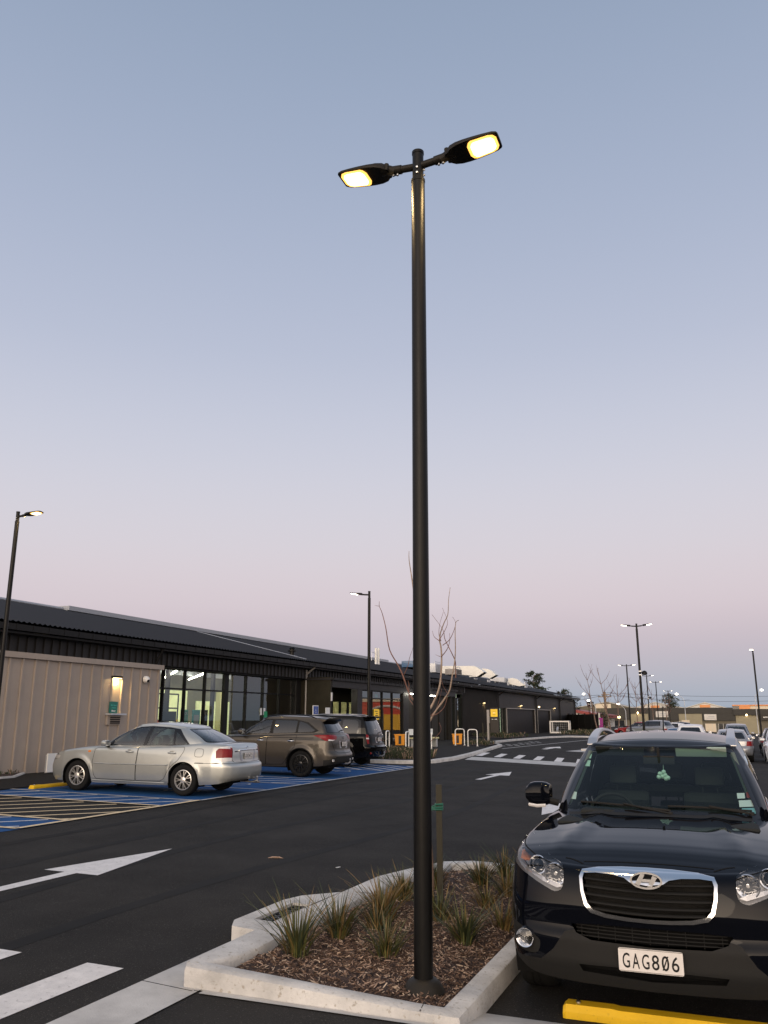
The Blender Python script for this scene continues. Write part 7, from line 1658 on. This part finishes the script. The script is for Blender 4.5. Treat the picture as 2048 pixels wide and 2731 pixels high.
    b2 = NB(); tube(b2, [(-2.1, 0, .36), (-2.42, 0, .36), (-2.48, 0, .40)], .022, 8); lathe(b2, [(.014, 0), (.014, .05), (.028, .065), (.028, .085), (.0001, .105)], (-2.48, 0, .40), seg=12); obj('tow_bar', b2, 'satin_silver', t, smooth=50)
    finish_body(t, bm, gm, pm, sp); wells(t, sp)
pos, rot = place(-11.2, 22.18, -.035)
sv = thing('parked_suv', 'metallic brown SUV with black wheels parked between the silver sedan and black car', 'car', (pos[0], pos[1], zg(pos[0], pos[1]) + .008), rot); sv.rotation_euler = (0, -.015, rot)
sp = suv_spec(); build_suv(sv, sp, 'paint_bronze')
st_c = dict(rim=.70, n=10, sw=(.022, .030), m='rim_black')
for x in (sp['xf'], sp['xr']):
    for y in (.875, -.875): wheel(sv, x, y, .356, .225, st_c)
interior(sv, sp, dashx=.60)
pos, rot = place(-12.05, 26.85, -.02)
sv = thing('parked_suv', 'black boxy SUV with a rear spoiler, farthest car in the blue bays', 'car', (pos[0], pos[1], zg(pos[0], pos[1]) + .008), rot); sv.rotation_euler = (0, -.015, rot)
sp = suv_spec(W=.905, rin=[(.3,.10),(.42,.01),(.58,-.05),(.66,-.05),(.70,.06),(.95,.09),(1.15,.11)], top=[(-2.37,1.06),(-1.9,1.08),(-1.0,1.06),(0,1.04),(.7,1.03),(1.2,1.01),(1.8,.95),(2.29,.86)],
    g=dict(bs=[(.58,.77),(-.6,.81),(-1.7,.80),(-2.12,.73)], br=[(-2.12,.73),(-2.25,.42),(-2.28,0)], ts=[(-.1,.60),(-.8,.64),(-1.6,.63),(-1.92,.58)], tr=[(-1.92,.58),(-2.0,.3),(-2.02,0)], zb=[(-2.3,1.02),(.58,.98),(.95,1.04)], zt=[(-2.0,1.60),(-1.3,1.625),(-.6,1.625),(0,1.58),(.1,1.56)]))
build_suv(sv, sp, 'paint_black', True)
for x in (sp['xf'], sp['xr']):
    for y in (.875, -.875): wheel(sv, x, y, .345, .22, dict(rim=.66, n=6, sw=(.035, .045), m='rim_silver'), seg=28)
interior(sv, sp, dashx=.60)
# ------------------------------------------------------------ cars in the distance
def far_car(lab, x, y, rot, pm, kind='hatch', dz=0.0, H=None, name='distant_car'):
    sp = suv_spec(cols=70, rows=12, mc=8, gn=(14, 26, 14), grows=6)
    if kind == 'sedan': sp.update(Lr=2.5, top=[(-2.5,.98),(-1.8,1.0),(-1.0,.96),(.7,.93),(1.5,.86),(2.29,.68)], wr=.32, arch=.36); sp['gh'].update(bs=[(.60,.77),(-.3,.79),(-1.3,.76),(-1.72,.68)], br=[(-1.72,.68),(-1.85,.4),(-1.9,0)], ts=[(-.08,.55),(-.5,.56),(-.95,.55),(-1.10,.5)], tr=[(-1.10,.5),(-1.2,.3),(-1.22,0)], zb=[(-2,.92),(.6,.88),(1,.9)], zt=[(-1.25,1.32),(-.5,1.38),(.12,1.33)])
    if kind == 'hatch': sp.update(Lr=2.0, top=[(-2.0,.95),(-1.0,.97),(.7,.93),(1.5,.87),(2.29,.70)], wr=.31, arch=.35); sp['gh'].update(bs=[(.58,.76),(-.6,.79),(-1.3,.76),(-1.62,.70)], br=[(-1.62,.70),(-1.82,.42),(-1.86,0)], ts=[(-.1,.56),(-.6,.58),(-1.1,.56),(-1.42,.5)], tr=[(-1.42,.5),(-1.55,.3),(-1.57,0)], zb=[(-2.2,.9),(.58,.88),(.95,.9)], zt=[(-1.6,1.33),(-.6,1.41),(.1,1.35)])
    if kind == 'ute': sp.update(Lr=2.75, top=[(-2.75,1.02),(-1.0,1.02),(.7,1.0),(1.5,.97),(2.29,.86)], wr=.37, arch=.42); sp['gh'].update(bs=[(.58,.76),(-.3,.78),(-.9,.76),(-1.0,.72)], br=[(-1.0,.72),(-1.05,.4),(-1.06,0)], ts=[(-.1,.58),(-.5,.60),(-.85,.59),(-.9,.56)], tr=[(-.9,.56),(-.92,.3),(-.93,0)], zb=[(-2.2,.95),(.95,.95)], zt=[(-.93,1.62),(.1,1.58)])
    t = thing(name, lab, 'car', (x, y, zg(x, y) + .01 + dz), rot); bm, gm = shell(sp); sf = Surf(bm, gm); zt = sp['gh']['zt'][1][1] - .05; zb = pchip(sp['top'])(0) + .035; xe = sp['gh']['tr'][-1][0]
    glazing(t, gm, [[(.45,zb),(-.32,zb),(-.32,zt),(-.05,zt),(.18,zt-.12)], [(-.42,zb),(min(-.9,xe+.32),zb),(min(-.85,xe+.38),zt),(-.42,zt)]], 'y', fside, 'privacy_glass', trim=[[(.55,zb-.02),(xe+.2,zb-.02),(xe+.3,zt+.02),(-.08,zt+.02),(.2,zt-.08)]])
    glazing(t, gm, [round_poly([(-.62,zb+.02),(.62,zb+.02),(.49,zt-.02),(-.49,zt-.02)], .05, 2)], 'x', ffront, 'car_glass', 'windscreen'); glazing(t, gm, [round_poly([(-.58,zb+.05),(.58,zb+.05),(.46,zt-.04),(-.46,zt-.04)], .05, 2)], 'x', frear, 'privacy_glass', 'rear_window')
    for s in (1, -1):
        patch(t, bm, [(.58*s,.72),(.95*s,.72),(.95*s,.95),(.62*s,.93)], 'x', lambda f: f.normal.x < -.2, 'lamp_red', 'tail_light', .004); patch(t, bm, [(.50*s,.68),(.95*s,.72),(.95*s,.86),(.52*s,.78)], 'x', lambda f: f.normal.x > .2, 'lamp_white', 'headlight', .004)
        mirror_(t, .50, .86, zb + .06, pm, s, .18, .13)
    patch(t, bm, [(-.42,.60),(.42,.60),(.46,.76),(-.46,.76)], 'x', lambda f: f.normal.x > .2, 'gloss_black', 'grille', .003); patch(t, bm, [(-.6,.28),(.6,.28),(.7,.45),(-.7,.45)], 'x', lambda f: f.normal.x > .2, 'plastic_black', 'bumper_grille', .003)
    b2 = NB(); box(b2, (sf.rear(0, .78) - .01, 0, .78), (.012, .36, .12)); obj('number_plate', b2, 'plate_white', t); b2 = NB(); box(b2, (sf.front(0, .5) + .01, 0, .5), (.012, .36, .12)); obj('number_plate', b2, 'plate_white', t)
    finish_body(t, bm, gm, pm, sp); wells(t, sp)
    for xx in (sp['xf'], sp['xr']):
        for yy in (.87, -.87): wheel(t, xx, yy, sp['wr'], .21, dict(rim=.66, n=5, sw=(.04, .06), m='rim_silver'), seg=18)
    interior(t, sp, dashx=.6, rear=False)
    return t
UP, DN = PI / 2, -PI / 2
far_car('white high roofed car behind the dark SUV roof, left of the silver ute', -2.05, 51.5, UP, 'paint_white', 'suv', .02)
far_car('blue low car left of the white high roofed one behind the dark SUV', -3.3, 60.5, UP, 'paint_blue', 'sedan', -.08)
far_car('silver hatchback seen from behind right beside the right roof rail of the dark SUV', .02, 45.0, UP, 'paint_grey', 'hatch', 0)
far_car('silver ute with a raised cab beyond the silver hatchback', .35, 60.0, DN, 'paint_grey', 'ute', .05)
far_car('white car facing the camera at the far right edge of the picture', 2.25, 43.6, DN, 'paint_white', 'suv', -.18)
far_car('dark car with red tail lights left of the white car at the right edge', 2.3, 51.5, UP, 'paint_black', 'hatch', .05)
far_car('white ute partly hidden behind the white car at the right edge', 4.3, 62.0, UP, 'paint_white', 'ute', .05)
far_car('silver wagon with dark windows at the foot of the tallest far lamp post', -6.9, 82.0, R(150), 'paint_grey', 'suv', .05)
far_car('pale small car beside the silver wagon in the distance', -5.6, 86.5, R(160), 'paint_white', 'hatch', .1)
far_car('dark small car in the distance left of the white high roofed one', -5.3, 93.0, R(150), 'paint_black', 'hatch', .2)
far_car('red car far away at the left of the silver wagon', -8.6, 88.0, R(160), 'paint_red', 'hatch', .0)
t = thing('road_sign', 'pinkish square sign beyond the distant cars', 'sign', (-5.0, 110, -1.0)); b2 = NB(); box(b2, (0, 0, 2.05), (.9, .05, .85), bev=.02); obj('plate', b2, 'far_cream', t); b2 = NB(); tube(b2, [(0, .05, 0), (0, .05, 2.2)], .04, 6); obj('post', b2, 'galv', t)
